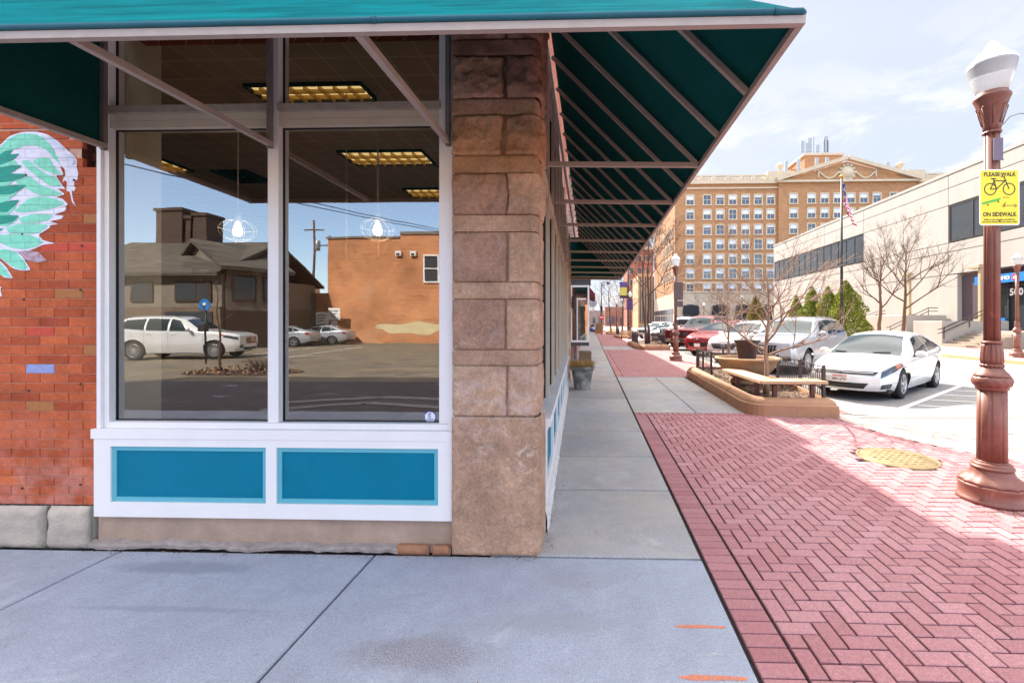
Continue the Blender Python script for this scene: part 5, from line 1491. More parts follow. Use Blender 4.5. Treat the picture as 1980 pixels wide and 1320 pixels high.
SEDAN = dict(L=4.67, wr=.325, wheels=(.93,3.63), bow=.20, spokes=5,
  wid=[(0,.70),(.25,.80),(.6,.86),(1.1,.90),(2.3,.915),(3.6,.91),(4.2,.86),(4.5,.80),(4.67,.72)],
  bot=[(0,.22),(.5,.20),(1.5,.19),(3.2,.20),(4.2,.26),(4.67,.36)],
  belt=[(0,.60),(.3,.70),(.9,.80),(1.4,.865),(2.4,.93),(3.4,.985),(4.1,1.03),(4.67,.98)],
  top=[(0,.68),(.2,.76),(.6,.85),(1.0,.905),(1.14,.935),(1.6,1.20),(2.05,1.395),(2.5,1.462),(3.0,1.47),(3.4,1.44),(3.9,1.30),(4.3,1.14),(4.5,1.09),(4.67,1.03)],
  roofw=[(0,.60),(.5,.70),(1.0,.77),(1.2,.76),(2.1,.60),(2.8,.595),(3.5,.58),(4.1,.64),(4.5,.66),(4.67,.6)],
  nose=[(.2,.05),(.35,-.04),(.5,-.03),(.62,.04),(.7,.10)], tail=[(.2,.1),(.5,0),(.8,0),(1.0,.04)],
  windshield=(1.17,2.02), rear_glass=(3.45,4.2),
  side_windows=[[(1.62,1.08),(2.78,1.05),(2.78,1.90),(2.16,1.84)],[(2.86,1.05),(3.55,1.08),(3.42,1.84),(2.86,1.90)],[(3.60,1.09),(3.92,1.22),(3.75,1.62),(3.48,1.83)]],
  gaps=[(1.42,.12,.95),(2.82,.10,1.0),(3.58,.45,1.0)], handles=[(2.65,.82),(3.45,.84)], mirror=(1.62,1.0),
  headlights=[('car_trim',[(.04,.13),(.34,.15),(.34,.33),(.04,.36)]),('chrome',[(.08,.23),(.30,.235),(.30,.26),(.08,.26)]),('lamp_glass',[(.005,.72),(.86,.88),(.74,1.10),(.05,1.30)]),('lamp_amber',[(.52,.86),(.80,.90),(.72,1.04),(.48,1.10)])], taillights=[[(4.4,.7),(4.62,.7),(4.62,.95),(4.3,.95)]],
  nose_parts=[('grille','car_trim',[(-.60,.565),(.60,.565),(.66,.635),(-.66,.635)],.008),('lower_intake','car_trim',[(-.42,.27),(.42,.27),(.52,.39),(-.52,.39)],.008)],
  bars=[[(-.58,.606),(.58,.606),(.58,.612),(-.58,.612)]], emblem=(.60,.05,'cross'),
  wipers=[((1.20,2.5,1),(1.25,2.15,1)),((1.20,2.75,-1),(1.26,2.3,-1))])
SUV = dict(L=4.95, wr=.375, wheels=(.95,3.93), bow=.12, spokes=10, chrome=True,
  wid=[(0,.80),(.2,.90),(.5,.95),(1.0,.965),(2.5,.965),(4.2,.955),(4.7,.91),(4.95,.84)],
  bot=[(0,.30),(.5,.26),(4.2,.27),(4.95,.38)],
  belt=[(0,.92),(.4,1.02),(1.1,1.10),(2.0,1.13),(3.5,1.16),(4.5,1.20),(4.95,1.15)],
  top=[(0,.98),(.25,1.07),(.8,1.13),(1.3,1.18),(1.45,1.21),(2.15,1.64),(2.5,1.73),(3.2,1.76),(4.2,1.73),(4.55,1.66),(4.8,1.36),(4.95,1.18)],
  roofw=[(0,.74),(.5,.82),(1.3,.86),(1.5,.83),(2.2,.68),(3.0,.67),(4.3,.64),(4.7,.66),(4.95,.66)],
  nose=[(.3,.06),(.5,0),(.8,0),(.95,.03),(1.05,.10)], tail=[(.3,.08),(.7,0),(1.1,.02),(1.5,.2)],
  windshield=(1.50,2.12), rear_glass=(4.58,4.86),
  side_windows=[[(1.90,1.06),(2.62,1.06),(2.62,1.90),(2.30,1.86)],[(2.70,1.06),(3.48,1.06),(3.48,1.90),(2.70,1.90)],[(3.56,1.06),(4.52,1.12),(4.30,1.84),(3.56,1.90)]],
  gaps=[(1.35,.12,.96),(2.66,.10,1.0),(3.55,.35,1.0)], handles=[(2.5,.86),(3.35,.86)], mirror=(1.86,1.02),
  headlights=[('lamp_glass',[(.04,.76),(.62,.80),(.55,.93),(.05,.92)]),('chrome',[(.06,.835),(.50,.86),(.50,.875),(.06,.85)]),('lamp_amber',[(.50,.86),(.72,.90),(.68,.97),(.5,.94)])], taillights=[[(4.75,.75),(4.93,.75),(4.9,1.7),(4.72,1.7)]],
  nose_parts=[('grille','car_trim',[(-.40,.60),(.40,.60),(.44,.88),(-.44,.88)],.008),('lower_intake','car_trim',[(-.5,.34),(.5,.34),(.55,.44),(-.55,.44)],.008)],
  bars=[[(-.40+k*.08-.008,.61),(-.40+k*.08+.012,.61),(-.40+k*.088+.012-.04,.87),(-.40+k*.088-.008-.04,.87)] for k in range(0,11)], emblem=(.745,.085,'ring'),
  fogs=[('car_trim',[(.58,.42),(.80,.44),(.80,.56),(.60,.56)]),('chrome',[(.60,.50),(.79,.51),(.79,.525),(.60,.515)])], rack=(2.3,4.4))
MPV = dict(SUV); MPV.update(L=4.55, wheels=(.92,3.55), wr=.34, chrome=False,
  wid=[(0,.74),(.2,.84),(.5,.89),(1.0,.91),(3.8,.91),(4.3,.86),(4.55,.8)], bot=[(0,.26),(.5,.22),(3.9,.23),(4.55,.36)],
  belt=[(0,.80),(.4,.92),(1.0,1.02),(2.0,1.06),(3.3,1.10),(4.2,1.14),(4.55,1.1)],
  top=[(0,.86),(.25,.98),(.7,1.07),(1.05,1.13),(1.2,1.17),(2.0,1.56),(2.4,1.65),(3.0,1.68),(3.9,1.64),(4.2,1.56),(4.45,1.25),(4.55,1.12)],
  roofw=[(0,.66),(.5,.75),(1.1,.80),(1.3,.77),(2.0,.62),(3.0,.62),(4.0,.6),(4.55,.62)],
  nose=[(.25,.08),(.45,0),(.65,0),(.8,.05),(.95,.13)],
  windshield=(1.22,1.96), rear_glass=(4.22,4.48),
  side_windows=[[(1.65,1.06),(2.42,1.06),(2.42,1.90),(2.10,1.86)],[(2.50,1.06),(3.25,1.06),(3.25,1.90),(2.50,1.90)],[(3.32,1.07),(4.15,1.14),(3.95,1.82),(3.32,1.9)]],
  gaps=[(1.2,.12,.96),(2.46,.1,1),(3.3,.35,1)], handles=[(2.3,.86),(3.1,.86)], mirror=(1.6,1.02),
  headlights=[('lamp_glass',[(.03,.72),(.62,.80),(.55,.97),(.08,.88)])], taillights=[[(4.35,.75),(4.53,.75),(4.5,1.7),(4.32,1.7)]],
  nose_parts=[('grille','car_trim',[(-.42,.56),(.42,.56),(.56,.76),(-.56,.76)],.008),('lower_intake','car_trim',[(-.5,.29),(.5,.29),(.55,.39),(-.55,.39)],.008)],
  bars=[[(-.55+k*.04,.74-k*.062),(.55-k*.04,.74-k*.062),(.55-k*.04,.762-k*.062),(-.55+k*.04,.762-k*.062)] for k in range(3)], emblem=(.68,.075,'H'),
  fogs=[('car_trim',[(.56,.33),(.72,.35),(.72,.44),(.57,.45)])])
EDGE = dict(MPV); EDGE.update(L=4.7, emblem=(.80,.085,'oval'),
  nose_parts=[('grille','car_trim',[(-.42,.44),(.42,.44),(.52,.64),(-.52,.64)],.008),('upper_slot','car_trim',[(-.48,.735),(.48,.735),(.50,.775),(-.50,.775)],.008)], bars=[[(-.46,.75),(.46,.75),(.46,.758),(-.46,.758)]],
  headlights=[('lamp_glass',[(.02,.78),(.60,.84),(.55,.95),(.05,.90)]),('chrome',[(.03,.50),(.16,.50),(.16,.54),(.03,.54)]),('chrome',[(.03,.60),(.18,.60),(.18,.64),(.03,.64)])])
TRUCK = dict(SUV); TRUCK.update(L=5.8, wheels=(1.0,4.55), wr=.40, bow=.06, spokes=6, chrome=False,
  wid=[(0,.90),(.2,.97),(.6,1.0),(5.6,1.0),(5.8,.97)], bot=[(0,.42),(.6,.36),(5,.40),(5.8,.46)],
  belt=[(0,1.04),(.4,1.12),(1.2,1.16),(3.6,1.2),(5.8,1.22)],
  top=[(0,1.10),(.2,1.17),(1.0,1.22),(1.45,1.26),(1.6,1.28),(2.2,1.80),(2.5,1.90),(3.6,1.91),(3.8,1.86),(3.95,1.30),(4.1,1.24),(5.8,1.24)],
  roofw=[(0,.84),(.5,.90),(1.4,.90),(1.6,.88),(2.2,.72),(3.7,.72),(3.95,.86),(5.8,.88)], nose=[(.4,.02),(.6,-.03),(.8,0),(1.1,.02)], tail=[(.4,0),(1.2,0)],
  windshield=(1.62,2.17), rear_glass=(3.82,3.93), side_windows=[[(1.98,1.06),(2.75,1.06),(2.75,1.9),(2.32,1.86)],[(2.84,1.06),(3.7,1.06),(3.64,1.9),(2.84,1.9)]],
  gaps=[(1.5,.1,.96),(2.8,.1,1),(3.78,.1,1)], handles=[(2.62,.88),(3.6,.88)], mirror=(1.98,1.04),
  headlights=[('lamp_glass',[(.02,.66),(.22,.68),(.22,.92),(.02,.90)])], taillights=[[(5.7,.6),(5.79,.6),(5.79,.95),(5.7,.95)]],
  nose_parts=[('grille','car_trim',[(-.60,.74),(.60,.74),(.62,1.0),(-.62,1.0)],.01),('bumper','chrome',[(-.84,.46),(.84,.46),(.84,.66),(-.84,.66)],.03),('lower_intake','car_trim',[(-.45,.48),(.45,.48),(.45,.58),(-.45,.58)],.04)],
  bars=[[(-.6,.80+k*.075),(.6,.80+k*.075),(.6,.825+k*.075),(-.6,.825+k*.075)] for k in range(3)], emblem=(.87,.11,'oval'), fogs=[('car_trim',[(.62,.5),(.76,.5),(.76,.58),(.62,.58)])]); TRUCK.pop('rack')
JEEP = dict(TRUCK); JEEP.update(L=4.6, wheels=(.75,3.55), wr=.42, bow=.02,
  wid=[(0,.60),(.1,.66),(.35,.72),(1.2,.80),(4.5,.82),(4.6,.8)], bot=[(0,.55),(.6,.5),(4.6,.5)],
  belt=[(0,1.08),(.3,1.10),(1.3,1.14),(4.6,1.16)], top=[(0,1.12),(.15,1.15),(1.3,1.20),(1.42,1.22),(1.75,1.72),(1.95,1.82),(3.5,1.84),(4.4,1.82),(4.52,1.6),(4.6,1.2)],
  roofw=[(0,.54),(.4,.62),(1.3,.72),(1.5,.72),(1.8,.66),(4.4,.66),(4.6,.68)], nose=[(.5,0),(1.1,.01)], tail=[(.5,0),(1.8,0)],
  windshield=(1.44,1.74), rear_glass=(4.45,4.55), side_windows=[[(1.72,1.06),(2.5,1.06),(2.5,1.92),(1.95,1.9)],[(2.58,1.06),(3.4,1.06),(3.4,1.92),(2.58,1.92)],[(3.48,1.06),(4.3,1.06),(4.3,1.92),(3.48,1.92)]],
  gaps=[(1.5,.1,.96),(2.54,.1,1),(3.44,.1,1)], handles=[(2.4,.88),(3.3,.88)], mirror=(1.72,1.04),
  headlights=[], taillights=[[(4.5,.6),(4.59,.6),(4.59,.9),(4.5,.9)]],
  nose_parts=[('grille_slot','car_trim',[(-.34+k*.1-.028,.74),(-.34+k*.1+.028,.74),(-.34+k*.1+.028,1.02),(-.34+k*.1-.028,1.02)],.01) for k in range(7) if True]+[('bumper','car_trim',[(-.58,.5),(.58,.5),(.58,.66),(-.58,.66)],.16)],
  fogs=[('lamp_glass',[(.41,.82),(.55,.82),(.55,.97),(.41,.97)])]); JEEP.pop('bars'); JEEP.pop('emblem')

G_ = 'cars parked nose-in along the near kerb'
ux, uy = .715, .70
white = build_car(SEDAN, 'white four-door sedan parked nearest, nose toward the planter, plate BBV-2791', MT['car_white'], G_, plate=(.47,'BBV-2791'))
place(white, 5.62, 10.0, .755, .655)
suv = build_car(SUV, 'pearl silver SUV with upright barred grille parked between two white cars', MT['car_silver'], G_)
place(suv, 5.62, 14.6, ux, uy); suv.scale = (1.08,)*3
mpv = build_car(MPV, 'white crossover with wide winged grille, directly behind the big stone bowl', MT['car_white'], G_, plate=(.47,''))
place(mpv, 5.5, 18.4, ux, uy); mpv.scale = (1.06,)*3
red = build_car(EDGE, 'bright red crossover parked beyond the second lamp', MT['car_red'], G_, plate=(.52,''))
place(red, 5.4, 22.3, ux, uy); red.scale = (1.08,)*3
tr_ = build_car(TRUCK, 'dark red pickup truck with chrome bumper behind the second lamp', MT['car_darkred'], G_, name='pickup_truck', cat='pickup', plate=(.56,''))
place(tr_, 5.3, 26.8, ux, uy); tr_.scale = (1.12,)*3
j1 = build_car(JEEP, 'white boxy off-roader with black bumper behind the iron railings', MT['car_white'], G_, plate=(.6,''))
place(j1, 5.4, 31.4, ux, uy); j1.scale = (1.14,)*3
for nm, sp_, m_, lab, y in (('parked_car',MPV,'car_silver','silver car glinting in the sun past the two bare trees',36.4),('parked_car',SEDAN,'car_white','white sedan far down the parking row, past the glinting car',41.0),('parked_car',SUV,'car_white','white SUV at the far end of the parking row by the banner pole',46.0),('parked_car',SEDAN,'car_grey','grey sedan, last visible in the parking row beyond the third planter',51.5)):
    o = build_car(sp_, lab, MT[m_], G_); place(o, 5.4, y, ux, uy)
o = build_car(SEDAN, 'blue car in the far roadway behind the sandwich board', MT['car_blue']); place(o, .2, 74, .3, .95)
# seen mirrored in the shop window
o = build_car(SUV, 'white SUV mirrored in the left shop window, parked in the lot', MT['car_white'], 'cars in the lot mirrored in the window'); place(o, -16.6, -14.6, -.97, .22); o.scale = (1.06,1.06,1.12)
o = build_car(SEDAN, 'silver sedan mirrored at the window mullion, front half left of it', MT['car_silver'], 'cars in the lot mirrored in the window'); place(o, -24.3, -24.4, .99, -.05)
o = build_car(SEDAN, 'second silver sedan mirrored by the brick wall, tail toward the brick wall', MT['car_silver'], 'cars in the lot mirrored in the window'); place(o, -22.9, -26.6, .99, -.05)

# ================================================================ BUILDINGS ALONG THE STREET
def hx(px, Y):
    s_, c_ = math.sin(R(1.7)), math.cos(R(1.7)); a = (px-1116)/858
    return (a*c_*Y-s_*Y)/(c_+a*s_)
# ---- neighbour with the bay window
MT['brick_pink'] = brickmat('brick_pink', S(168,128,118), S(196,160,148), S(150,130,122), .2, .075, .01)
nb = empty('neighbour_shop', (-.9,14,0), label='pinkish brick shop next door with glazed bay window and dark red awning', cat='building')
g = MB(); g.box(-12,-.82,13.5,16.9,0,10); g.box(-12,-.62,20.1,24.0,0,10); g.box(-12,-.62,16.9,20.1,3.4,10); g.box(-12,-.75,16.9,20.1,0,3.4); part(g, 'wall', MT['brick_pink'], nb)
g = MB(); g.box(-.75,-.05,16.95,20.05,.76,.90); g.box(-.75,-.05,16.95,20.05,3.08,3.3); g.box(-.72,.02,16.9,20.1,3.3,3.5); part(g, 'bay_tray', simple('bay_dark', S(70,70,72), .6), nb)
g = MB()
for x, y in ((-.075,16.97),(-.075,18.5),(-.075,20.0)): g.box(x-.03,x+.03,y-.02,y+.02,.9,3.08)
g.box(-.74,-.70,16.96,17.0,.9,3.08); g.box(-.70,-.11,16.96,17.0,.9,.97); g.box(-.70,-.11,16.96,17.0,3.0,3.08); g.box(-.52,-.48,16.965,16.995,.97,2.6); g.box(-.48,-.16,16.965,16.995,2.52,2.58)
bf = part(g, 'bay_frame', MT['white_paint'], nb)
g = MB(); g.face([(-.70,16.98,.97),(-.11,16.98,.97),(-.11,16.98,3.0),(-.70,16.98,3.0)]); g.face([(-.075,17,.9),(-.075,20,.9),(-.075,20,3.08),(-.075,17,3.08)])
o = g.build('bay_glass', paneglass('bay_glass', (.6,.72,.70,1), .3), fix=False); o.parent = bf
g = MB()
for k in range(6): a = k*PI/3; g.bar((-.48,16.955,1.52),(-.48+.09*math.cos(a),16.955,1.52+.09*math.sin(a)),.006,.03,up=(0,1,0))
o = g.build('snowflake_decal', MT['white_paint']); o.parent = bf
g = MB(); g.box(-.68,-.16,18,18.4,.95,2.3); o = g.build('shelf_display', simple('display_green', S(60,92,84), .7, .4, 5)); o.parent = bf
g = MB(); g.box(-.70,-.60,16.80,16.9,2.2,2.65); part(g, 'wall_lantern', MT['black_seal'], nb)
g = MB(); g.extrude([(-.62,20.2,3.05),(.22,20.2,2.75),(.22,20.2,2.95),(-.62,20.2,4.0)], (0,3.6,0)); part(g, 'red_awning', simple('awning_maroon', S(112,34,44), .8, .15, 5), nb)
# ---- the row further along
rb = []
for k, (y0, y1, h, m_, lab) in enumerate(((24.1,34,10,'brick_up','plain red brick shop row beyond the bay window'),(34.1,52,9.8,'brick_pink','long pinkish brick row far along the near sidewalk'),(52.1,110,9.6,'brick_up','far brick row closing the near side of the street'))):
    b_ = empty('shop_row', (-.8,y0,0), label=lab, cat='building', group='shop rows along the near sidewalk')
    g = MB(); g.box(-14,-.7,y0,y1,0,h); part(g, 'wall', MT[m_], b_)
    g = MB(); g.box(-14.1,-.55,y0+.02,y1-.02,h,h+.3); part(g, 'cornice', MT['kerb_tan'], b_)
    n_ = int((y1-y0)/3)
    for q in range(n_):
        y = y0+.6+q*3; g = MB(); g.box(-.72,-.68,y,y+2.1,.6,2.9); w_ = part(g, 'shop_window', MT['black_seal'], b_)

# ---- concrete bank across the street
n = NT('bank_panel'); p = n.n('ShaderNodeNewGeometry').outputs['Position']
mp_ = n.n('ShaderNodeMapping'); n.L(p, mp_.inputs[0]); mp_.inputs['Scale'].default_value = (1,1,.12)
v = n.math('MULTIPLY', n.rng(n.noise(mp_.outputs[0], 1.1, 6, .65), .3, .7, .90, 1.06), n.math('MULTIPLY', n.rng(n.noise(p, 50, 3), .3, .7, .95, 1.05), n.rng(n.attr(),0,1,.96,1.03)))
b = n.bsdf(Base_Color=n.val(S(172,165,156), v), Roughness=.85); n.L(n.bump(n.noise(p, 30, 4), .15, .01), b.inputs['Normal']); MT['bank_panel'] = n.mat
MT['bank_joint'] = simple('bank_joint', S(120,108,96), .9); MT['bank_glass'] = darkglass('bank_glass', S(58,62,66), .06); MT['bank_metal'] = simple('bank_metal', S(40,40,42), .5)
XB = 27.0
bk = empty('concrete_bank', (XB+3,40,0), label='pale concrete bank with ribbon windows and blue 500 entrance across the street', cat='building')
g = MB()
cols = [8,16,24,34.3,44.7,52,59,66]
rows = [.13,5.25,6.95,7.62,10.45,11.75,12.75]
holes = []
def bpanel(y0, y1, z0, z1):
    g.cr = random.random(); g.box(XB, XB+.12, y0+.025, y1-.025, z0+.025, z1-.025)
for a, b_ in zip(cols, cols[1:]):
    for k, (z0, z1) in enumerate(zip(rows, rows[1:])):
        if k == 3 and (a >= 44 or a < 34): continue          # ribbon windows
        if k == 0 and a < 34: continue                        # entrance recess
    
        bpanel(a, b_, z0, z1)
part(g, 'facade_panels', MT['bank_panel'], bk)
g = MB(); g.box(XB+.121,XB+.5,8,66,5.2,12.7); g.box(XB+.121,XB+.5,34.4,66,.1,5.2); g.box(XB+.5,60,8,66,0,12.68); part(g, 'core_wall', MT['bank_joint'], bk)
g = MB(); g.box(XB,60,66,66.2,.13,12.75); part(g, 'end_wall', MT['bank_panel'], bk)
g = MB(); g.box(XB-.04,60.1,7.9,66.25,12.76,12.98); part(g, 'parapet', MT['bank_panel'], bk)
for (y0, y1, n_) in ((44.75,65.9,14),(8.1,34.2,13)):
    st = (y1-y0)/n_
    for k in range(n_):
        g = MB(); a, b_ = y0+k*st, y0+(k+1)*st
        g.box(XB+.02,XB+.10,a,a+.05,7.68,10.4); g.box(XB+.02,XB+.10,b_-.05,b_,7.68,10.4); g.box(XB+.02,XB+.10,a+.05,b_-.05,7.68,7.75); g.box(XB+.02,XB+.10,a+.05,b_-.05,10.33,10.4)
        w_ = part(g, 'window', MT['bank_metal'], bk)
        g = MB(); g.face([(XB+.06,a+.05,7.75),(XB+.06,b_-.05,7.75),(XB+.06,b_-.05,10.33),(XB+.06,a+.05,10.33)]); o = g.build('pane', MT['bank_glass']); o.parent = w_
g = MB(); g.box(XB+.05,XB+.12,44.8,47.5,1.0,5.15); part(g, 'ground_window', darkglass('violet_glass', S(46,36,66), .1), bk)
# entrance
g = MB(); g.box(XB-.02,XB+.6,33.45,34.3,1.12,5.2); g.box(XB+.3,XB+.6,8,26.2,1.12,5.2); part(g, 'entrance_pier', MT['bank_panel'], bk)
g = MB(); g.box(XB+.3,XB+.4,31.95,33.44,1.12,5.2); dr = part(g, 'steel_door', simple('door_plum', S(84,70,76), .5, .06), bk)
g = MB(); g.lathe([(.03,XB+.27),(.03,XB+.3)], 10, (0,32.15,2.3), axis='x'); o = g.build('handle', MT['chrome']); o.parent = dr
g = MB(); g.box(XB+.45,XB+.5,26.2,31.94,1.12,5.2); part(g, 'entrance_glass', MT['bank_glass'], bk)
MT['bank_blue'] = simple('bank_blue', S(40,120,196), .4, .05)
g = MB(); g.box(XB-.1,XB+.1,26.2,31.9,4.25,4.82); g.box(XB+.2,XB+.3,29.95,30.7,1.45,1.95); bb = part(g, 'blue_fascia', MT['bank_blue'], bk)
text_obj('BMO', .34, 'fascia_text', MT['sign_white'], bb, (XB-.11,29.65,4.53), (PI/2,0,-PI/2), .003, .01)
g = MB(); g.lathe([(.2,-.015),(.2,.0)], 24, (XB-.105,28.95,4.53), axis='x'); o = g.build('red_roundel', simple('roundel_red', S(214,40,50), .5)); o.parent = bb
g = MB(); g.bar((XB-.125,29.05,4.47),(XB-.125,28.85,4.47),.01,.05); g.bar((XB-.125,29.03,4.56),(XB-.125,28.87,4.56),.01,.05); o = g.build('roundel_mark', MT['sign_white']); o.parent = bb
g = MB()
for y in (31.85,30.75,29.85,28.25,26.9): g.box(XB+.3,XB+.44,y-.05,y+.05,1.12,4.24)
g.box(XB+.3,XB+.44,26.2,31.9,4.0,4.1); part(g, 'door_frame', MT['bank_metal'], bk)
text_obj('500', .62, 'door_number', MT['sign_white'], bb, (XB+.28,29.25,3.6), (PI/2,0,-PI/2), .003, .02)
g = MB(); g.box(24.6,XB+.4,26.2,34.2,.0,1.11); part(g, 'landing', MT['bank_panel'], bk)
MT['step'] = simple('step_concrete', S(160,146,130), .85, .15, 4)
for (y0, y1) in ((31.95,34.2),(26.2,29.3)):
    g = MB()
    for k in range(5): g.box(22.6+k*.4,24.59,y0,y1,.131+k*.165,.295+k*.165)
    part(g, 'stair', MT['step'], bk)
g = MB(); g.cbox(22.7,26.9,29.35,31.9,.13,1.75,.03); g.cbox(23.9,26.9,34.35,40.5,.13,2.2,.03); part(g, 'parapet_wall', MT['bank_panel'], bk)
def rail(pts, lab):
    g = MB()
    for dz in (0,-.25): g.path([(x,y,z+dz) for x, y, z in pts], .03, 8)
    for x, y, z in pts[1:-1]: g.tube((x,y,z-.7),(x,y,z),.022)
    tag(g.build('handrail', MT['rail_iron']), lab, 'handrail', 'dark handrails at the bank steps')
rail([(22.5,34.4,1.25),(22.8,34.4,1.35),(24.3,34.4,2.1),(25.6,34.4,2.75),(26.3,34.4,2.75)], 'dark double handrail climbing beside the left bank stair')
rail([(22.4,29.3,1.2),(22.8,29.3,1.3),(24.4,29.3,2.05),(25.4,29.3,2.5),(26,29.3,2.5)], 'dark double handrail on the stair half hidden by the near lamp')
rail([(25.0,46,1.5),(25,44.5,1.5),(25.0,42.4,1.9),(25,39.5,2.6),(25,38.4,2.65)], 'dark ramp handrail behind the two bare trees at the bank')
MT['post_beige'] = simple('post_beige', S(176,158,126), .6, .08)
for (x, y, zb_, zt, lab) in ((25.6,29.9,1.75,5.45,'beige box-headed post lamp beside the blue bank entrance'),(25.4,36.1,2.2,5.6,'beige box-headed post lamp behind the right bare tree')):
    t = empty('post_lamp', (x,y,zb_), label=lab, cat='post lamp', group='beige post lamps at the bank')
    g = MB(); g.box(-.09,.09,-.09,.09,.12,zt-zb_-.22); g.box(-.25,.25,-.25,.25,0,.118); g.build('post', MT['post_beige'], t)
    g = MB(); g.cbox(-.22,.22,-.12,.75,zt-zb_-.218,zt-zb_,.02); g.build('lamp_head', MT['post_beige'], t)

# ---- hotel at the end of the street
MT['hotel_brick'] = brickmat('hotel_brick', S(158,110,76), S(180,130,92), S(174,140,108), .6, .2, .02, .08, .1)
MT['hotel_stone'] = simple('hotel_stone', S(196,176,152), .85, .10, .6)
MT['hotel_blind'] = simple('hotel_blind', S(214,216,222), .7, .06, .5); MT['hotel_dark'] = darkglass('hotel_dark', S(66,72,90), .1)
YH = 95.0; zf = lambda y: 1.66+(623-y)*.1098
XL_, XP0, XP1, XR_ = hx(1305,YH), hx(1503,YH), hx(1768,YH), 96
ht = empty('brick_hotel', (40,YH+10,0), label='tall orange brick hotel with pediment, balustrade and rooftop antennas', cat='building')
zc = zf(357)
g = MB(); g.box(XL_,XP0,YH,YH+30,zf(566)+.01,zc); g.box(XP0,XP1,YH-.6,YH+30,zf(566)+.01,zc); g.box(XP1,XR_,YH,YH+30,zf(566)+.01,zc); part(g, 'wall', MT['hotel_brick'], ht)
g = MB(); g.box(XL_-.15,XR_,YH-.25,YH+30,0,zf(566)); g.box(XL_-.1,XR_,YH-.12,YH-.002,zf(548),zf(545)); g.box(XL_-.3,XR_,YH-.4,YH-.002,zf(566)+.005,zf(563)); part(g, 'stone_base', MT['hotel_stone'], ht)
g = MB(); g.box(XL_-.5,XP0-.3,YH-.6,YH+30,zc+.002,zf(351)); g.box(XP1+.3,XR_,YH-.6,YH+30,zc+.002,zf(351)); g.box(XL_-.3,XP0,YH-.35,YH-.002,zc-1.0,zc-.7); g.box(XP0-.4,XP1+.4,YH-1.3,YH+30,zc+.003,zf(353)); part(g, 'cornice', MT['hotel_stone'], ht)
# balustrade
for (x0, x1) in ((XL_-.2,XP0-2.2),(XP1+2.2,XR_-1)):
    g = MB()
    g.box(x0,x1,YH-.3,YH+.1,zf(351)+.002,zf(349)); g.box(x0,x1,YH-.3,YH+.1,zf(342),zf(339.5)); n_ = max(1,round((x1-x0)/2.75)); st = (x1-x0)/n_
    for k in range(n_+1): x = x0+k*st; g.box(max(x0,x-.45),min(x1,x+.45),YH-.32,YH+.12,zf(349)+.002,zf(342)-.002)
    part(g, 'balustrade', MT['hotel_stone'], ht)
g = MB()
for (x0, x1) in ((XL_-.2,XP0-2.2),(XP1+2.2,XR_-1)):
    n_ = max(1,round((x1-x0)/2.75)); st = (x1-x0)/n_
    for k in range(n_):
        for q in range(6): x = x0+k*st+.65+q*(st-1.3)/5; g.lathe([(.10,zf(349)),(.14,zf(347)),(.07,zf(344)),(.11,zf(342))], 6, (x,YH-.1,0))
o = part(g, 'baluster', MT['hotel_stone'], ht); o['kind'] = 'stuff'
for x0, x1 in ((XP0-2.1,XP0+3.5),(XP1-4,XP1+2.1)):
    g = MB(); g.box(x0,x1,YH-.3,YH+3,zf(353)+.01,zf(333)); part(g, 'parapet_block', MT['hotel_stone'], ht)
# pediment
xm = hx(1633,YH); za, zp = zf(353)+.02, zf(312)
g = MB(); g.extrude([(XP0+.8,YH-.9,za),(XP1-.8,YH-.9,za),(xm,YH-.9,zp-.7)], (0,6,0)); part(g, 'pediment', MT['hotel_brick'], ht)
g = MB()
for s_, xe in ((-1,XP0-.6),(1,XP1+.6)): g.bar((xe,YH-1.1,za+.1),(xm,YH-1.1,zp),1.1,.75,up=(0,0,1))
part(g, 'pediment_moulding', MT['hotel_stone'], ht)
g = MB(); zm = zf(340); g.lathe([(1.55,-.35),(1.5,-.1),(1.0,-.45),(.95,-.55),(.01,-.6)], 20, (xm,YH-.9,zm), axis='y', caps=False)
for k in range(12): a = 2*PI*k/12; g.lathe([(.01,-.45),(.32,-.3),(.3,-.05)], 8, (xm+1.5*math.cos(a),YH-.9,zm+1.7*math.sin(a)), axis='y', caps=False)
for s_ in (-1,1):
    g.path([(xm+s_*(1.6+4.2*k/8), YH-1.0, zm+.4-1.5*math.sin(PI*k/8)-.0*k) for k in range(9)], .2, 6)
    g.tube((xm+s_*5.9,YH-1,zm+.6),(xm+s_*5.9,YH-1,zm-1.2),.18)
part(g, 'medallion', MT['hotel_stone'], ht)
for px in (1512,1747):
    g = MB(); x = hx(px,YH); z = zf(333); g.lathe([(.5,z),(.5,z+.25),(.2,z+.45),(.25,z+.7),(.75,z+1.3),(.8,z+1.7),(.55,z+1.75),(.3,z+2.1),(.02,z+2.3)], 14, (x,YH+1,0)); part(g, 'urn', MT['hotel_stone'], ht)
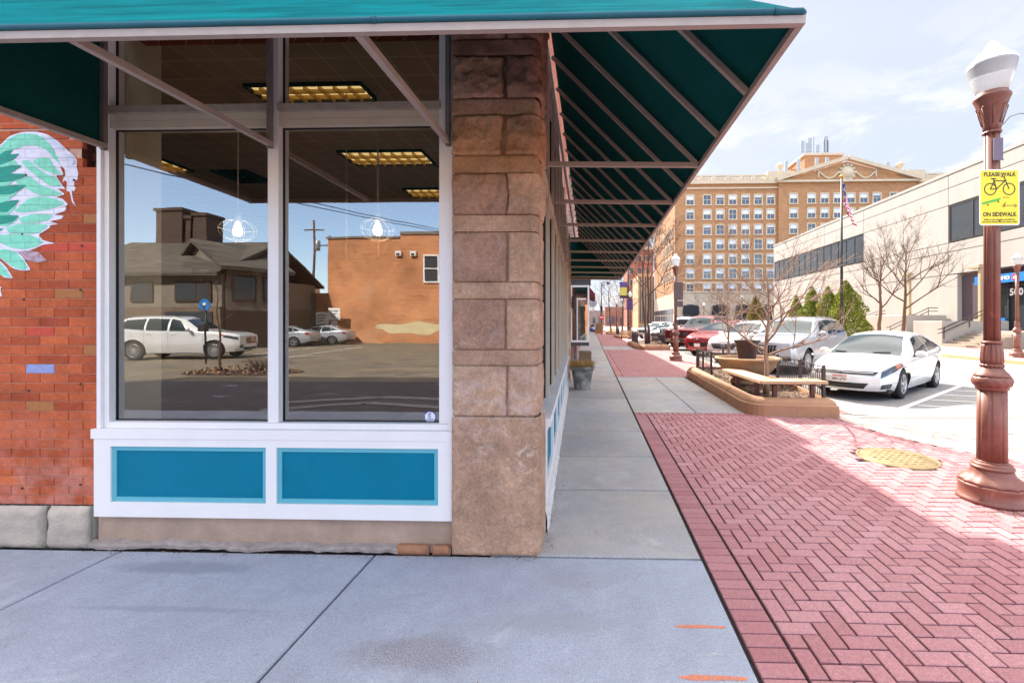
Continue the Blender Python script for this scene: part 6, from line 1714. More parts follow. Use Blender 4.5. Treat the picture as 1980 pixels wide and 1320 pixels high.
# windows: one built, the rest copied
wz = [zf(y) for y in (386.5,414.7,444,472.4,500.8,528.9,558.2)]
g = MB()
for q in ((-.95,-.72,-1.05,1.05),(.72,.95,-1.05,1.05),(-.72,.72,.9,1.15),(-1.05,1.05,-1.22,-1.0)): g.box(q[0],q[1],-.16,.05,q[2],q[3])
wm = g.build('window', MT['hotel_stone'], ht); wm.matrix_parent_inverse = Matrix.Translation(-Vector(ht.location))
g = MB(); g.cm = 0; g.face([(-.72,-.02,0),(.72,-.02,0),(.72,-.02,.9),(-.72,-.02,.9)]); g.cm = 1; g.face([(-.72,-.02,-1.0),(.72,-.02,-1.0),(.72,-.02,0),(-.72,-.02,0)]); g.cm = 2; g.box(-.72,.72,-.08,-.021,-.05,.05); g.box(-.04,.04,-.06,-.021,-1,-.05)
pm = g.build('pane', [MT['hotel_blind'],MT['hotel_dark'],MT['hotel_stone']], wm)
g = MB(); g.cm = 1; g.face([(-.72,-.02,-1.0),(.72,-.02,-1.0),(.72,-.02,.9),(-.72,-.02,.9)]); g.cm = 2; g.box(-.72,.72,-.08,-.021,-.05,.05); g.box(-.04,.04,-.06,-.021,-1,.9)
alt = g.build('pane', [MT['hotel_blind'],MT['hotel_dark'],MT['hotel_stone']]); altm = alt.data; bpy.data.objects.remove(alt)
g = MB(); g.cm = 0; g.face([(-.72,-.02,.45),(.72,-.02,.45),(.72,-.02,.9),(-.72,-.02,.9)]); g.cm = 1; g.face([(-.72,-.02,-1.0),(.72,-.02,-1.0),(.72,-.02,.45),(-.72,-.02,.45)]); g.cm = 2; g.box(-.72,.72,-.08,-.021,-.05,.05); g.box(-.04,.04,-.06,-.021,-1,-.05)
alt = g.build('pane', [MT['hotel_blind'],MT['hotel_dark'],MT['hotel_stone']]); altm2 = alt.data; bpy.data.objects.remove(alt)
rnd = random.Random(3); first = True
spots = []
for px in (1334,1367,1392,1416.5,1441,1465.7,1489.7):
    for z in wz: spots.append((hx(px,YH), YH-.01, z, 0))
for i, px in enumerate((1534,1568.5,1594,1619,1644.7,1669.6,1695,1728)):
    for z in wz[:(5 if i < 2 else 4 if i < 4 else 3)]: spots.append((hx(px,YH-.6), YH-.61, z, 0))
for y in (98,101.5,105,108.5):
    for z in wz[2:6]: spots.append((XL_-.01, y, z, -PI/2))
for (x, y, z, rz) in spots:
    if first: w_ = wm; first = False
    else:
        w_ = wm.copy(); col.objects.link(w_); q_ = pm.copy(); col.objects.link(q_); q_.parent = w_
        rv = rnd.random()
        if rv < .22: q_.data = altm
        elif rv < .5: q_.data = altm2
    w_.location = (x, y, z); w_.rotation_euler.z = rz
# arches at street level
for px in (1335,1391,1437,1484,1530,1580):
    g = MB(); x = hx(px,YH); w_ = 1.55; pts = [(x-w_,YH-.27,.2),(x+w_,YH-.27,.2),(x+w_,YH-.27,4.6)]+[(x+w_*math.cos(k*PI/10),YH-.27,4.6+.9*math.sin(k*PI/10)) for k in range(1,10)]+[(x-w_,YH-.27,4.6)]
    g.extrude(pts, (0,.015,0)); a_ = part(g, 'street_arch', MT['hotel_dark'], ht)
    g = MB(); g.extrude([(x-w_-.2,YH-.3,3.4),(x+w_+.2,YH-.3,3.4),(x+w_,YH-.3,5.2),(x-w_,YH-.3,5.2)], (0,-.5,0)); o = g.build('arch_awning', MT['black_seal']); o.parent = a_
g = MB()
for k in range(8): g.box(XL_-.19,XL_-.155,96.5+k*3.4,99.3+k*3.4,.6,3.2)
g.box(XL_-.24,XL_-.155,96,124,3.5,4.6) ; part(g, 'side_storefront', MT['hotel_dark'], ht)
# roof house with antennas
g = MB(); x0, x1 = hx(1548,108), hx(1620,108); g.box(x0,x1,106,116,zc,zf(298)+3.5); g.box(hx(1528,108),hx(1640,108),108,118,zc,zf(312)+2.6); ph = part(g, 'roof_house', MT['hotel_brick'], ht)
g = MB(); g.box(x0-.3,x1+.3,105.8,116.2,zf(298)+3.51,zf(298)+4.0); o = g.build('roof_house_cap', MT['hotel_stone']); o.parent = ph
MT['antenna'] = simple('antenna_white', S(150,156,164), .5, .05)
zr = zf(298)+4.0
for k, (px, h, w_) in enumerate(((1551,2.9,.42),(1559,2.4,.3),(1565,3.6,.42),(1572,3.8,.14),(1580,1.9,.4),(1592,3.2,.14),(1596,3.9,.45),(1600,3.0,.2))):
    g = MB(); x = hx(px,107); g.tube((x,107,zr),(x,107,zr+h+.4),.07,.04,6); g.cbox(x-w_,x+w_,106.7,106.9,zr+.6,zr+.4+h,.03); part(g, 'antenna', MT['antenna'], ht)
for k, (px, z0, h) in enumerate(((1520,zf(333),3.2),(1544,zf(331),3.4),(1579,zf(325),3),(1599,zf(325),3),(1716,zf(333),2.8),(1722,zf(333),1.8),(1731,zf(333),2.2))):
    g = MB(); x = hx(px,98); g.cbox(x-.35,x+.35,97.8,98.1,z0,z0+h,.03); g.tube((x,98.2,z0-1.0),(x,98.2,z0+h),.06); part(g, 'antenna', MT['antenna'], ht)

# ---- far blocks at the end of the street
MT['tower_brick'] = brickmat('tower_brick', S(150,74,58), S(176,100,80), S(170,140,126), .8, .25, .03, .15, .1)
tw = empty('red_brick_tower', (16,155,0), label='red brick tower with grey mansard roof behind the two bare trees', cat='building')
x0, x1 = hx(1213,150), hx(1263,150)
g = MB(); g.box(x0,x1,150,165,0,26); part(g, 'wall', MT['tower_brick'], tw)
g = MB(); g.box(x0-.5,x1+.5,149.5,165.5,26.01,27); part(g, 'cornice', MT['hotel_stone'], tw)
g = MB(); rf = [(x0,150),(x1,150),(x1,165),(x0,165)]; ri = [(x0+2,152),(x1-2,152),(x1-2,163),(x0+2,163)]
for k in range(4): a, b_, c_, d_ = rf[k], rf[(k+1)%4], ri[(k+1)%4], ri[k]; g.face([(a[0],a[1],27),(b_[0],b_[1],27),(c_[0],c_[1],30.5),(d_[0],d_[1],30.5)])
g.face([(q[0],q[1],30.5) for q in ri]); part(g, 'mansard_roof', simple('slate', S(96,100,108), .8), tw)
for k in range(3):
    for z in (23,19,15,11):
        g = MB(); x = x0+1.5+k*2.7; g.box(x-.8,x+.8,149.85,149.99,z-1.1,z+1.1); o = part(g, 'window', MT['hotel_stone'], tw)
        q_ = MB(); q_.box(x-.6,x+.6,149.75,149.84,z-.95,z+.95); r_ = q_.build('pane', MT['hotel_dark']); r_.parent = o
tn = empty('tan_office', (16,130,0), label='narrow tan office block with vertical ribs, left of the hotel', cat='building')
x0, x1 = hx(1234,128), hx(1263,128)
g = MB(); g.box(x0,x1,128,145,0,15.5); part(g, 'wall', simple('tan_wall', S(188,152,112), .85, .1, .5), tn)
for k in range(6): g = MB(); x = x0+.4+k*.75; g.box(x,x+.35,127.85,127.99,1.5,14.8); part(g, 'window_strip', MT['hotel_dark'], tn)
for k, (px0, px1, Y, h, c_, lab) in enumerate(((1170,1212,210,9,(150,96,80),'low reddish building at the far end of the street'),(1120,1172,240,8,(150,130,120),'low grey brown building closing the street'))):
    b_ = empty('far_building', (hx(px0,Y)+5,Y,0), label=lab, cat='building')
    g = MB(); g.box(hx(px0,Y),hx(px1,Y),Y,Y+12,0,h); part(g, 'wall', simple('far_wall', S(*c_), .9, .2, .4), b_)
    for q in range(4): g = MB(); x = hx(px0,Y)+1+q*(hx(px1,Y)-hx(px0,Y)-2)/4; g.box(x,x+1.3,Y-.1,Y-.005,1.2,4.5); part(g, 'window', MT['hotel_dark'], b_)

# flag pole and flag
fp = empty('flagpole', (19.7,35.4,.13), label='dark tall flagpole with gold ball in front of the bank', cat='flagpole')
g = MB(); g.tube((0,0,0),(0,0,12.8),.13,.06,12); g.build('pole', MT['bank_metal'], fp)
g = MB(); g.lathe([(.01,12.8),(.14,12.9),(.14,13.0),(.01,13.08)], 12); g.build('finial', simple('gold', S(200,150,60), .3, .05, metal=.9), fp)
fl = empty('flag', (19.7,35.4,12.6), label='stars and stripes hanging limp from the flagpole', cat='flag')
g = MB(); NU, NV = 22, 26
def fpnt(u, v):     # u along the stripe, v down the hoist : cloth hangs in folds
    return (.05+.22*math.sin(u*11+v*1.5)*(.4+u)+1.35*u*(.35+.65*v)-.35*u*u, -.1+.22*math.cos(u*9+v)*(.3+u), -v*1.95-u*1.6+.05*math.sin(u*14))
idx = [[g.V(fpnt(i/NU,j/NV)) for j in range(NV+1)] for i in range(NU+1)]; g.cs = True
for i in range(NU):
    for j in range(NV):
        stripe = int(j/NV*13)
        g.cm = 2 if (i < NU*.4 and stripe < 7) else (0 if stripe % 2 == 0 else 1)
        if g.cm == 2 and (i*3+j*5) % 7 == 0: g.cm = 1
        g.F((idx[i][j],idx[i+1][j],idx[i+1][j+1],idx[i][j+1]))
g.build('cloth', [simple('flag_red', S(190,34,52), .8), simple('flag_white', S(226,222,226), .8), simple('flag_blue', S(44,54,110), .8)], fl, fix=False)
g = MB(); g.tube((-.02,0,.15),(-.02,0,-2.2),.012); g.build('halyard', MT['white_paint'], fl)
# person far down the pavement
def person(x, y, lab):
    t = empty('person', (x,y,0), rz=.3, label=lab, cat='person')
    V_ = [(0,0,.92),(0,0,1.18),(0,0,1.42),(0,0,1.52),(0,0,1.62),(0,0,1.74),(.09,.0,.88),(.10,.12,.48),(.10,.02,.08),(.10,.16,.03),(-.09,0,.88),(-.10,-.06,.48),(-.10,-.26,.12),(-.10,-.16,.03),(.19,0,1.40),(.24,-.08,1.14),(.24,.04,.92),(-.19,0,1.40),(-.24,.08,1.14),(-.23,.16,.92),(.24,.07,.84),(-.23,.2,.85)]
    E_ = [(0,1),(1,2),(2,3),(3,4),(4,5),(0,6),(6,7),(7,8),(8,9),(0,10),(10,11),(11,12),(12,13),(2,14),(14,15),(15,16),(2,17),(17,18),(18,19),(16,20),(19,21)]
    r_ = [.15,.15,.16,.06,.10,.07,.10,.07,.045,.04,.10,.07,.045,.04,.075,.05,.035,.075,.05,.035,.03,.03]
    me = bpy.data.meshes.new('body'); me.from_pydata(V_, E_, []); o = bpy.data.objects.new('body', me); col.objects.link(o); o.parent = t
    sk_ = o.modifiers.new('skin', 'SKIN'); o.modifiers.new('sub', 'SUBSURF').levels = 1; o.modifiers['sub'].render_levels = 1
    for k, q in enumerate(me.skin_vertices[0].data): q.radius = (r_[k], r_[k]*.85)
    me.skin_vertices[0].data[0].use_root = True
    n = NT('person_cloth'); co = n.coords('Object'); sp_ = n.n('ShaderNodeSeparateXYZ'); n.L(co, sp_.inputs[0])
    top_ = n.math('GREATER_THAN', sp_.outputs[2], .93); face_ = n.math('GREATER_THAN', sp_.outputs[2], 1.5)
    cc = n.mix(face_, n.mix(top_, S(62,84,132), S(40,38,48)), S(196,150,124)); n.bsdf(Base_Color=cc, Roughness=.8); me.materials.append(n.mat)
    g = MB(); g.lathe([(.115,1.63),(.118,1.70),(.09,1.78),(.01,1.81)], 14, (0,-.015,0)); g.build('hair', simple('hair_dark', S(46,34,28), .7), t)
person(.78, 78, 'person in dark top and blue jeans walking far down the sidewalk')

# ================================================================ TREES AND SHRUBS
def bark(name, c):
    n = NT(name); p = n.coords('Object'); mp_ = n.n('ShaderNodeMapping'); n.L(p, mp_.inputs[0]); mp_.inputs['Scale'].default_value = (1,1,.25)
    v = n.rng(n.noise(mp_.outputs[0], 22, 5, .7), .3, .7, .72, 1.2); b = n.bsdf(Base_Color=n.val(c, v), Roughness=.9); n.L(n.bump(n.noise(mp_.outputs[0], 40, 4), .4, .006), b.inputs['Normal']); return n.mat
MT['bark_pale'] = bark('bark_pale', S(150,122,102)); MT['bark_dark'] = bark('bark_dark', S(98,74,62)); MT['bark_gold'] = bark('bark_gold', S(104,78,56))
def bare_tree(x, y, z, H, lab, m_, seed, r0=.05, clear=.3, spread=1.0, lev=4, nmain=7, group='bare leafless street trees', twin=False, up=.35, upright=0.0):
    rn = random.Random(seed)
    t = empty('bare_tree', (x,y,z), label=lab, cat='tree', group=group)
    g = MB(); c = MB()
    pts = []; rad = []; n_ = 9; px, py = 0, 0
    for k in range(n_+1):
        f = k/n_; px += rn.uniform(-1,1)*H*.012; py += rn.uniform(-1,1)*H*.012
        pts.append(Vector((px,py,H*.92*f))); rad.append(r0*(1-f)**.8+.004)
    rad[0] *= 1.25
    g.path(pts, rad, 9); g.build('trunk', m_, t)
    tmin = .0026 if H < 4 else .0055
    def grow(p, d, L, r, lv):
        if lv == 0 or L < .05: return
        n2 = 4 if lv > 1 else 3; q = [p]; dd = d.copy(); rr_ = [r]
        for k in range(n2):
            dd = (dd+Vector((rn.uniform(-1,1),rn.uniform(-1,1),rn.uniform(-.7,1)))*.24+Vector((0,0,up*.14))).normalized()
            q.append(q[-1]+dd*L/n2); rr_.append(max(r*(1-.55*(k+1)/n2), tmin))
        c.path(q, rr_, 5 if lv > 2 else 3, False)
        m2 = 3 if lv > 2 else 3
        for k in range(m2):
            f = rn.uniform(.3,1); i = min(n2-1,int(f*n2)); pp = q[i].lerp(q[i+1], f*n2-i)
            ax = Vector((rn.uniform(-1,1),rn.uniform(-1,1),rn.uniform(-.5,1))).normalized()
            nd = (dd*.85+ax*.75).normalized(); grow(pp, nd, L*rn.uniform(.42,.68), r*rn.uniform(.42,.6), lv-1)
        grow(q[-1], dd, L*.55, r*.40, lv-1)
    for k in range(nmain):
        f = clear+(1-clear)*(k+.5*rn.random())/nmain*.93
        i = min(n_-1,int(f*n_)); pp = pts[i].lerp(pts[i+1], f*n_-i)
        a = k*2.4+rn.uniform(-.5,.5); d = Vector((math.cos(a),math.sin(a),rn.uniform(.2,.9)+upright)).normalized()
        L = H*.36*spread*(1.1-.6*f)*rn.uniform(.8,1.2); rr_ = r0*(1-f)**.8*.62+.004
        grow(pp, d, L, rr_, lev)
    c.build('branches', m_, t, fix=False)
bare_tree(3.50,8.95,.22,2.75,'young bare tree with low spreading twigs at the corner bench', MT['bark_pale'], 5, .05, .28, 1.4, 4, 13, up=.1)
bare_tree(4.02,13.05,.22,2.7,'young bare tree behind the left rim of the stone bowl', MT['bark_pale'], 11, .042, .30, 1.15, 4, 11, up=.2)
bare_tree(4.02,30.3,.25,8.2,'dark bare tree in the second planter, right of its pair', MT['bark_dark'], 21, .10, .40, 1.0, 5, 8, upright=.4)
bare_tree(3.72,29.6,.25,7.8,'dark bare tree in the second planter, left of its pair', MT['bark_dark'], 24, .09, .42, 1.0, 5, 7, upright=.4)
bare_tree(19.2,30.2,.13,6.7,'bare tree across the street, left one before the bank wall', MT['bark_gold'], 33, .13, .38, .95, 4, 10, upright=.3)
bare_tree(20.9,30.4,.13,7.2,'bare tree across the street beside the box-headed lamp', MT['bark_gold'], 37, .13, .36, 1.1, 4, 11, upright=.3)
bare_tree(3.6,49,.25,7.5,'distant bare tree in the third planter', MT['bark_dark'], 41, .10, .4, .9, 4, 7)
bare_tree(3.0,63,.25,8,'far bare tree in the farthest planter', MT['bark_dark'], 45, .11, .4, .9, 4, 7)
for k, (x, y) in enumerate(((2.2,95),(6.5,105),(-.1,120),(9,125))):
    bare_tree(x, y, 0, 9, ('bare tree at the far end of the street, nearest of the far ones','bare tree in front of the red brick tower','bare tree at the vanishing point of the street','bare tree before the tan office block')[k], MT['bark_pale'], 60+k, .14, .3, 1.1, 4, 8)
# twigs in the black pot
rn = random.Random(4); g = MB()
for k in range(16):
    a = rn.random()*6.28; p = Vector((.08*math.cos(a),.08*math.sin(a),.41)); q = [p]; d = Vector((math.cos(a)*.3,math.sin(a)*.3,1)).normalized()
    for j in range(4): d = (d+Vector((rn.uniform(-1,1),rn.uniform(-1,1),.2))*.22).normalized(); q.append(q[-1]+d*.11)
    g.path(q, [.005,.004,.003,.002,.001], 4, False)
    for j in (1,2,3): dd = Vector((rn.uniform(-1,1),rn.uniform(-1,1),.8)).normalized(); g.path([q[j],q[j]+dd*.10],[.002,.001],3,False)
tw_ = g.build('twigs', MT['bark_pale'], bp, fix=False)
# arborvitae
MT['thuja'] = leafmat('thuja', S(92,110,38), S(172,176,78)); MT['thuja_gold'] = leafmat('thuja_gold', S(86,84,34), S(160,140,66))
def evergreen(x, y, H, rad, lab, seed, m_, n_=9000):
    rn = random.Random(seed); t = empty('evergreen_shrub', (x,y,.13), label=lab, cat='shrub', group='evergreen shrubs across the street')
    g = MB(); g.tube((0,0,0),(0,0,H*.6),.12,.03,8); g.build('trunk', MT['bark_dark'], t)
    g = MB(); lobes = [(rn.random()*6.28, rn.uniform(.1,.9), rn.uniform(.12,.35)) for _ in range(26)]
    for k in range(n_):
        f = rn.random()**1.25; a = rn.random()*6.28
        base = rad*((1-f)**.75)*(.55+.45*min(1,f*5+.35))
        bump_ = 1+sum(h*math.exp(-((((a-la+PI) % (2*PI))-PI)/.45)**2-((f-lf)/.10)**2) for la, lf, h in lobes)
        rr_ = base*bump_*(rn.random()**.28)*.92
        p = Vector((rr_*math.cos(a),rr_*math.sin(a),f*H+.05)); s_ = rn.uniform(.05,.11)
        d = Vector((math.cos(a)*.6+rn.uniform(-.5,.5),math.sin(a)*.6+rn.uniform(-.5,.5),rn.uniform(.5,1.4))).normalized(); w_ = d.cross(Vector((rn.uniform(-1,1),rn.uniform(-1,1),rn.uniform(-1,1)))).normalized()
        g.cr = min(1,max(0,rn.gauss(.45,.3)))
        g.face([p-w_*s_*.4,p+d*s_*.5-w_*s_*.5,p+d*s_*1.5,p+d*s_*.5+w_*s_*.5,p+w_*s_*.4])
    g.build('crown', m_, t, fix=False)
evergreen(18.5,40.4,3.8,1.1,'leftmost and lowest green evergreen shrub before the bank',1,MT['thuja'])
evergreen(19.3,39.2,4.5,1.25,'second green evergreen shrub from the left, beside the shrub bed lamp',2,MT['thuja'])
evergreen(19.9,37.8,4.4,1.5,'third green evergreen shrub, just left of the tallest pointed one',3,MT['thuja'])
evergreen(20.7,36.6,4.8,1.95,'tallest widest pointed evergreen shrub at the foot of the flagpole',4,MT['thuja'],13000)
evergreen(18.3,50,4.3,1.3,'olive yellow evergreen shrub seen through twigs above the white crossover',5,MT['thuja_gold'])
# tufts in the farthest planter, dead bush behind
def tuft(x, y, z, n_, r_, h, lab, name='grass_tuft'):
    t = empty(name, (x,y,z), label=lab, cat='plant'); g = MB(); blades(g, n_, r_, h, h*.5); g.build('leaves', MT['straw'], t, fix=False)
tuft(3.0,60.6,.25,240,.7,1.0,'straw coloured grass tuft in the farthest planter'); tuft(3.6,46.4,.25,160,.5,.8,'dry grass tuft at the third planter edge')

# ================================================================ WHAT STANDS BEHIND THE PHOTOGRAPHER (mirrored in the shop glass)
MT['brick_lot'] = brickmat('brick_lot', S(150,74,38), S(196,112,62), S(216,180,140), .30, .105, .016, .34, .4, white=.4)
lb = empty('lot_brick_building', (-9,-32,0), label='big orange brick building mirrored in the right shop window', cat='building')
g = MB(); g.box(-21.7,-15.56,-40,-29.5,-.03,8.55); g.box(-15.555,8,-40,-29.5,-.03,8.85); part(g, 'wall', MT['brick_lot'], lb)
g = MB(); g.box(-21.8,-15.6,-40,-29.4,8.56,8.72); g.box(-15.56,8.1,-40,-29.4,8.86,9.1); part(g, 'coping', simple('coping', S(120,112,100), .8), lb)
for x in (-13.7,-7,-1):
    g = MB(); g.box(x,x+2.6,-29.5,-29.38,4.9,5.02); g.box(x,x+2.6,-29.5,-29.38,7.1,7.22)
    for q in (0,1.2,1.4,2.48): g.box(x+q,x+q+.12,-29.5,-29.4,5.02,7.1)
    g.box(x+.12,x+1.2,-29.48,-29.42,6.02,6.1); g.box(x+1.52,x+2.48,-29.48,-29.42,6.02,6.1); w_ = part(g, 'window', MT['white_paint'], lb)
    g = MB(); g.box(x+.12,x+2.48,-29.49,-29.46,5.02,7.1); o = g.build('pane', MT['bank_glass']); o.parent = w_
for x in (-15.9,-14.7):
    g = MB(); g.box(x,x+.45,-29.5,-29.25,7.1,7.5); w_ = part(g, 'wall_vent', MT['white_paint'], lb)
    g = MB(); g.box(x+.1,x+.35,-29.249,-29.22,7.15,7.32); o = g.build('vent_mouth', MT['black_seal']); o.parent = w_
g = MB(); pts = []
for k in range(40):
    a = 2*PI*k/40; pts.append((-14.6+2.9*math.cos(a)*(1+.15*math.sin(3*a)), -29.49, 1.15+.5*math.sin(a)*(1+.25*math.sin(5*a+1))))
g.face(pts); part(g, 'render_patch', simple('render_patch', S(206,190,150), .9, .2, 3), lb)
g = MB(); g.box(-12.2,-11.5,-29.5,-29.46,3.05,3.7); o = part(g, 'wall_sign', MT['sign_white'], lb)
g = MB(); g.box(-23.0,-21.75,-44,-33,0,8.5); part(g, 'grey_wing', simple('grey_wing', S(166,156,152), .85), lb)
g = MB(); g.box(-23.0,-21.72,-32.9,-29.9,-.03,4.1); part(g, 'low_wing', MT['brick_lot'], lb)
gr_ = empty('corrugated_garage', (-25,-31,0), label='grey green corrugated garage mirrored beside the window mullion', cat='garage')
g = MB()
for k in range(44): z = k*.093; g.box(-28,-23.05,-33+.0,-29.5-(.03 if k % 2 else 0),z,z+.0925)
part(g, 'corrugated_wall', simple('corrugated', S(96,108,104), .6, .08), gr_)
g = MB()
for x in (-27.2,-25.9,-24.6): g.cbox(x,x+.8,-31.8,-31,4.1,5.0,.03)
part(g, 'roof_unit', MT['white_paint'], gr_)
# house
MT['shingle'] = brickmat('shingle', S(84,78,70), S(112,104,94), S(54,50,46), .5, .16, .02, .15, .6)
MT['stucco'] = simple('stucco', S(124,114,102), .85, .15, 2); MT['dark_wood'] = simple('dark_wood', S(70,54,44), .8, .2, 3)
hs = empty('lot_house', (-26,-23,0), label='grey shingled house with dark chimneys mirrored in the left shop window', cat='house')
g = MB(); g.box(-34,-23.1,-30,-20.6,2.6,4.7); part(g, 'upper_wall', MT['stucco'], hs)
g = MB(); g.box(-34,-23.1,-30,-20.5,-.03,2.59); part(g, 'lower_wall', simple('brown_stone', S(110,92,76), .9, .2, 3), hs)
g = MB(); g.extrude([(-34.3,-20.0,4.55),(-34.3,-20.0,4.75),(-34.3,-25.6,7.6),(-34.3,-31,4.75),(-34.3,-31,4.55),(-34.3,-25.6,7.35)], (11.4,0,0)); part(g, 'roof', MT['shingle'], hs)
for x in (-31.5,-28.9,-26.0,-24.6):
    g = MB(); g.box(x,x+(1.4 if x < -25 else .9),-20.6,-20.5,2.95,4.2); w_ = part(g, 'window', MT['dark_wood'], hs)
    g = MB(); g.box(x+.1,x+(1.3 if x < -25 else .8),-20.499,-20.48,3.05,4.1); o = g.build('pane', MT['bank_glass']); o.parent = w_
g = MB(); g.box(-26.6,-23.6,-20.5,-20.42,.0,2.3); part(g, 'shop_front', MT['bank_glass'], hs)
for (x0, x1, z1) in ((-32.2,-30.2,9.9),(-29.9,-29.5,9.3),(-29.3,-28.3,9.5)):
    g = MB(); g.box(x0,x1,-26.8,-25.4,5.5,z1); g.box(x0-.1,x1+.1,-26.9,-25.3,z1+.002,z1+.22); part(g, 'chimney', MT['dark_wood'], hs)
# gabled wing turned away
T_ = Matrix.Translation((-23.0,-20.8,0)) @ Matrix.Rotation(R(-62),4,'Z')
g = MB(); g.T = T_; g.box(0,3.6,-7,0,-.03,5.3); g.extrude([(0,0,5.3),(0,-7,5.3),(0,-3.5,6.9)], (3.6,0,0)); part(g, 'wing_wall', MT['stucco'], hs)
g = MB(); g.T = T_; g.extrude([(-.5,.55,4.95),(-.5,.55,5.2),(-.5,-3.5,7.2),(-.5,-7.55,5.2),(-.5,-7.55,4.95),(-.5,-3.5,6.95)], (4.4,0,0)); part(g, 'wing_roof', MT['shingle'], hs)
for k in range(2):
    g = MB(); g.T = T_; g.box(.3+k*1.8,1.7+k*1.8,0,.06,3.0,4.7); w_ = part(g, 'window', MT['dark_wood'], hs)
    g = MB(); g.T = T_; g.box(.4+k*1.8,1.6+k*1.8,.061,.08,3.1,4.6); o = g.build('pane', MT['bank_glass']); o.parent = w_
g = MB(); g.T = T_; g.box(0,3.6,0.001,.05,-.03,2.4); part(g, 'wing_base', MT['dark_wood'], hs)
# poles and wires
for (x, y, h, lab) in ((-29.5,-40,12.5,'left utility pole mirrored above the garage'),(-26.6,-38,10.5,'right utility pole mirrored at the brick building corner')):
    t = empty('utility_pole', (x,y,0), label=lab, cat='utility pole', group='utility poles behind the lot')
    g = MB(); g.tube((0,0,0),(0,0,h),.16,.11,8); g.build('pole', MT['bark_dark'], t)
    g = MB(); g.bar((-1.1,0,h-1),(1.1,0,h-1),.12); g.build('cross_arm', MT['bark_dark'], t)
    g = MB(); g.lathe([(.25,h-3.2),(.28,h-3),(.28,h-2.2),(.2,h-2.1)], 12, (.35,0,0)); g.build('transformer', MT['car_grey'], t)
a, d = Vector((-13.7,-13.5,7.5)), Vector((3.6,-10,.7))
for dz, lab in ((0,'lower overhead wire mirrored across the right window sky'),(.3,'upper overhead wire mirrored across the right window sky')):
    g = MB(); g.path([a+d*(k/12*3.2-.9)+Vector((0,0,dz-.5*math.sin(PI*k/12)*(.8+dz))) for k in range(13)], .022, 5)
    tag(g.build('overhead_wire', MT['black_seal']), lab, 'wire', 'overhead wires')
# lot signs, parking sign, dry bed
for x, z, lab in ((-21.6,2.0,'left white lot sign mirrored before the brick wall'),(-20.6,2.35,'right white lot sign mirrored before the brick wall')):
    t = empty('lot_sign', (x,-28.6,0), label=lab, cat='sign', group='white signs of the parking lot')
    g = MB(); g.tube((0,0,0),(0,0,z-.5),.03); g.build('post', MT['bank_metal'], t)
    g = MB(); g.box(-.5,.5,.03,.05,z-.5,z+.5); g.build('board', MT['sign_white'], t)
    g = MB(); g.box(-.25,.25,.03,.05,z-1.1,z-.6); g.build('small_board', MT['sign_white'], t)
    g = MB()
    for k in range(3): g.box(-.35,.3-k*.1,.051,.054,z+.2-k*.22,z+.27-k*.22)
    g.build('line_marks', MT['bank_metal'], t)
t = empty('parking_sign', (-15.6,-11.0,0), label='blue round parking sign on a post with meter, mirrored before the white SUV', cat='sign')
g = MB(); g.tube((0,0,0),(0,0,2.5),.035); g.build('post', MT['bank_metal'], t)
g = MB(); g.lathe([(.24,0),(.24,.03)], 24, (0,.04,2.35), axis='y'); g.build('disc', MT['bank_blue'], t)
g = MB(); g.box(-.07,.07,.071,.075,2.33,2.43); g.build('mark', MT['sign_white'], t)
g = MB(); g.cbox(-.13,.13,.0,.2,1.3,1.6,.05); g.build('meter', MT['bank_metal'], t)
g = MB()
for k in range(500):
    a_ = random.random()*6.28; r_ = math.sqrt(random.random()); x, y = -11.6+1.9*r_*math.cos(a_), -8.0+.8*r_*math.sin(a_); h = .25*(1-r_*r_)
    g.cr = random.random(); u = Vector((random.uniform(-1,1),random.uniform(-1,1),.2)).normalized()*.028; w_ = Vector((-u.y,u.x,.02)); o_ = Vector((x,y,h*random.random()))
    g.face([o_-u-w_,o_+u-w_,o_+u+w_,o_-u+w_])
g.face([(-11.6+2*math.cos(k*PI/12),-8+.9*math.sin(k*PI/12),-.02) for k in range(24)])
tag(g.build('mulch', MT['mulch'], fix=False), 'dry mulch island in the lot, mirrored in the left window', 'mulch', kind='stuff')
t = empty('dry_bush', (-10.9,-8.1,.05), label='dead brown bush on the mulch island, mirrored at the mullion', cat='bush'); g = MB()
for k in range(170):
    a_ = random.random()*6.28; q = [Vector((.15*math.cos(a_),.15*math.sin(a_),0))]; d_ = Vector((math.cos(a_),math.sin(a_),random.uniform(.4,1.6))).normalized()
    for j in range(4): d_ = (d_+Vector((random.uniform(-1,1),random.uniform(-1,1),random.uniform(-.6,.3)))*.3).normalized(); q.append(q[-1]+d_*.17)
    g.path(q, [.008,.006,.005,.003,.002], 3, False)
g.build('twigs', MT['bark_dark'], t, fix=False)
bare_tree(-12.6,-8.3,-.03,3.4,'slim bare sapling mirrored in the left window', MT['bark_dark'], 71, .04, .5, .7, 4, 6)

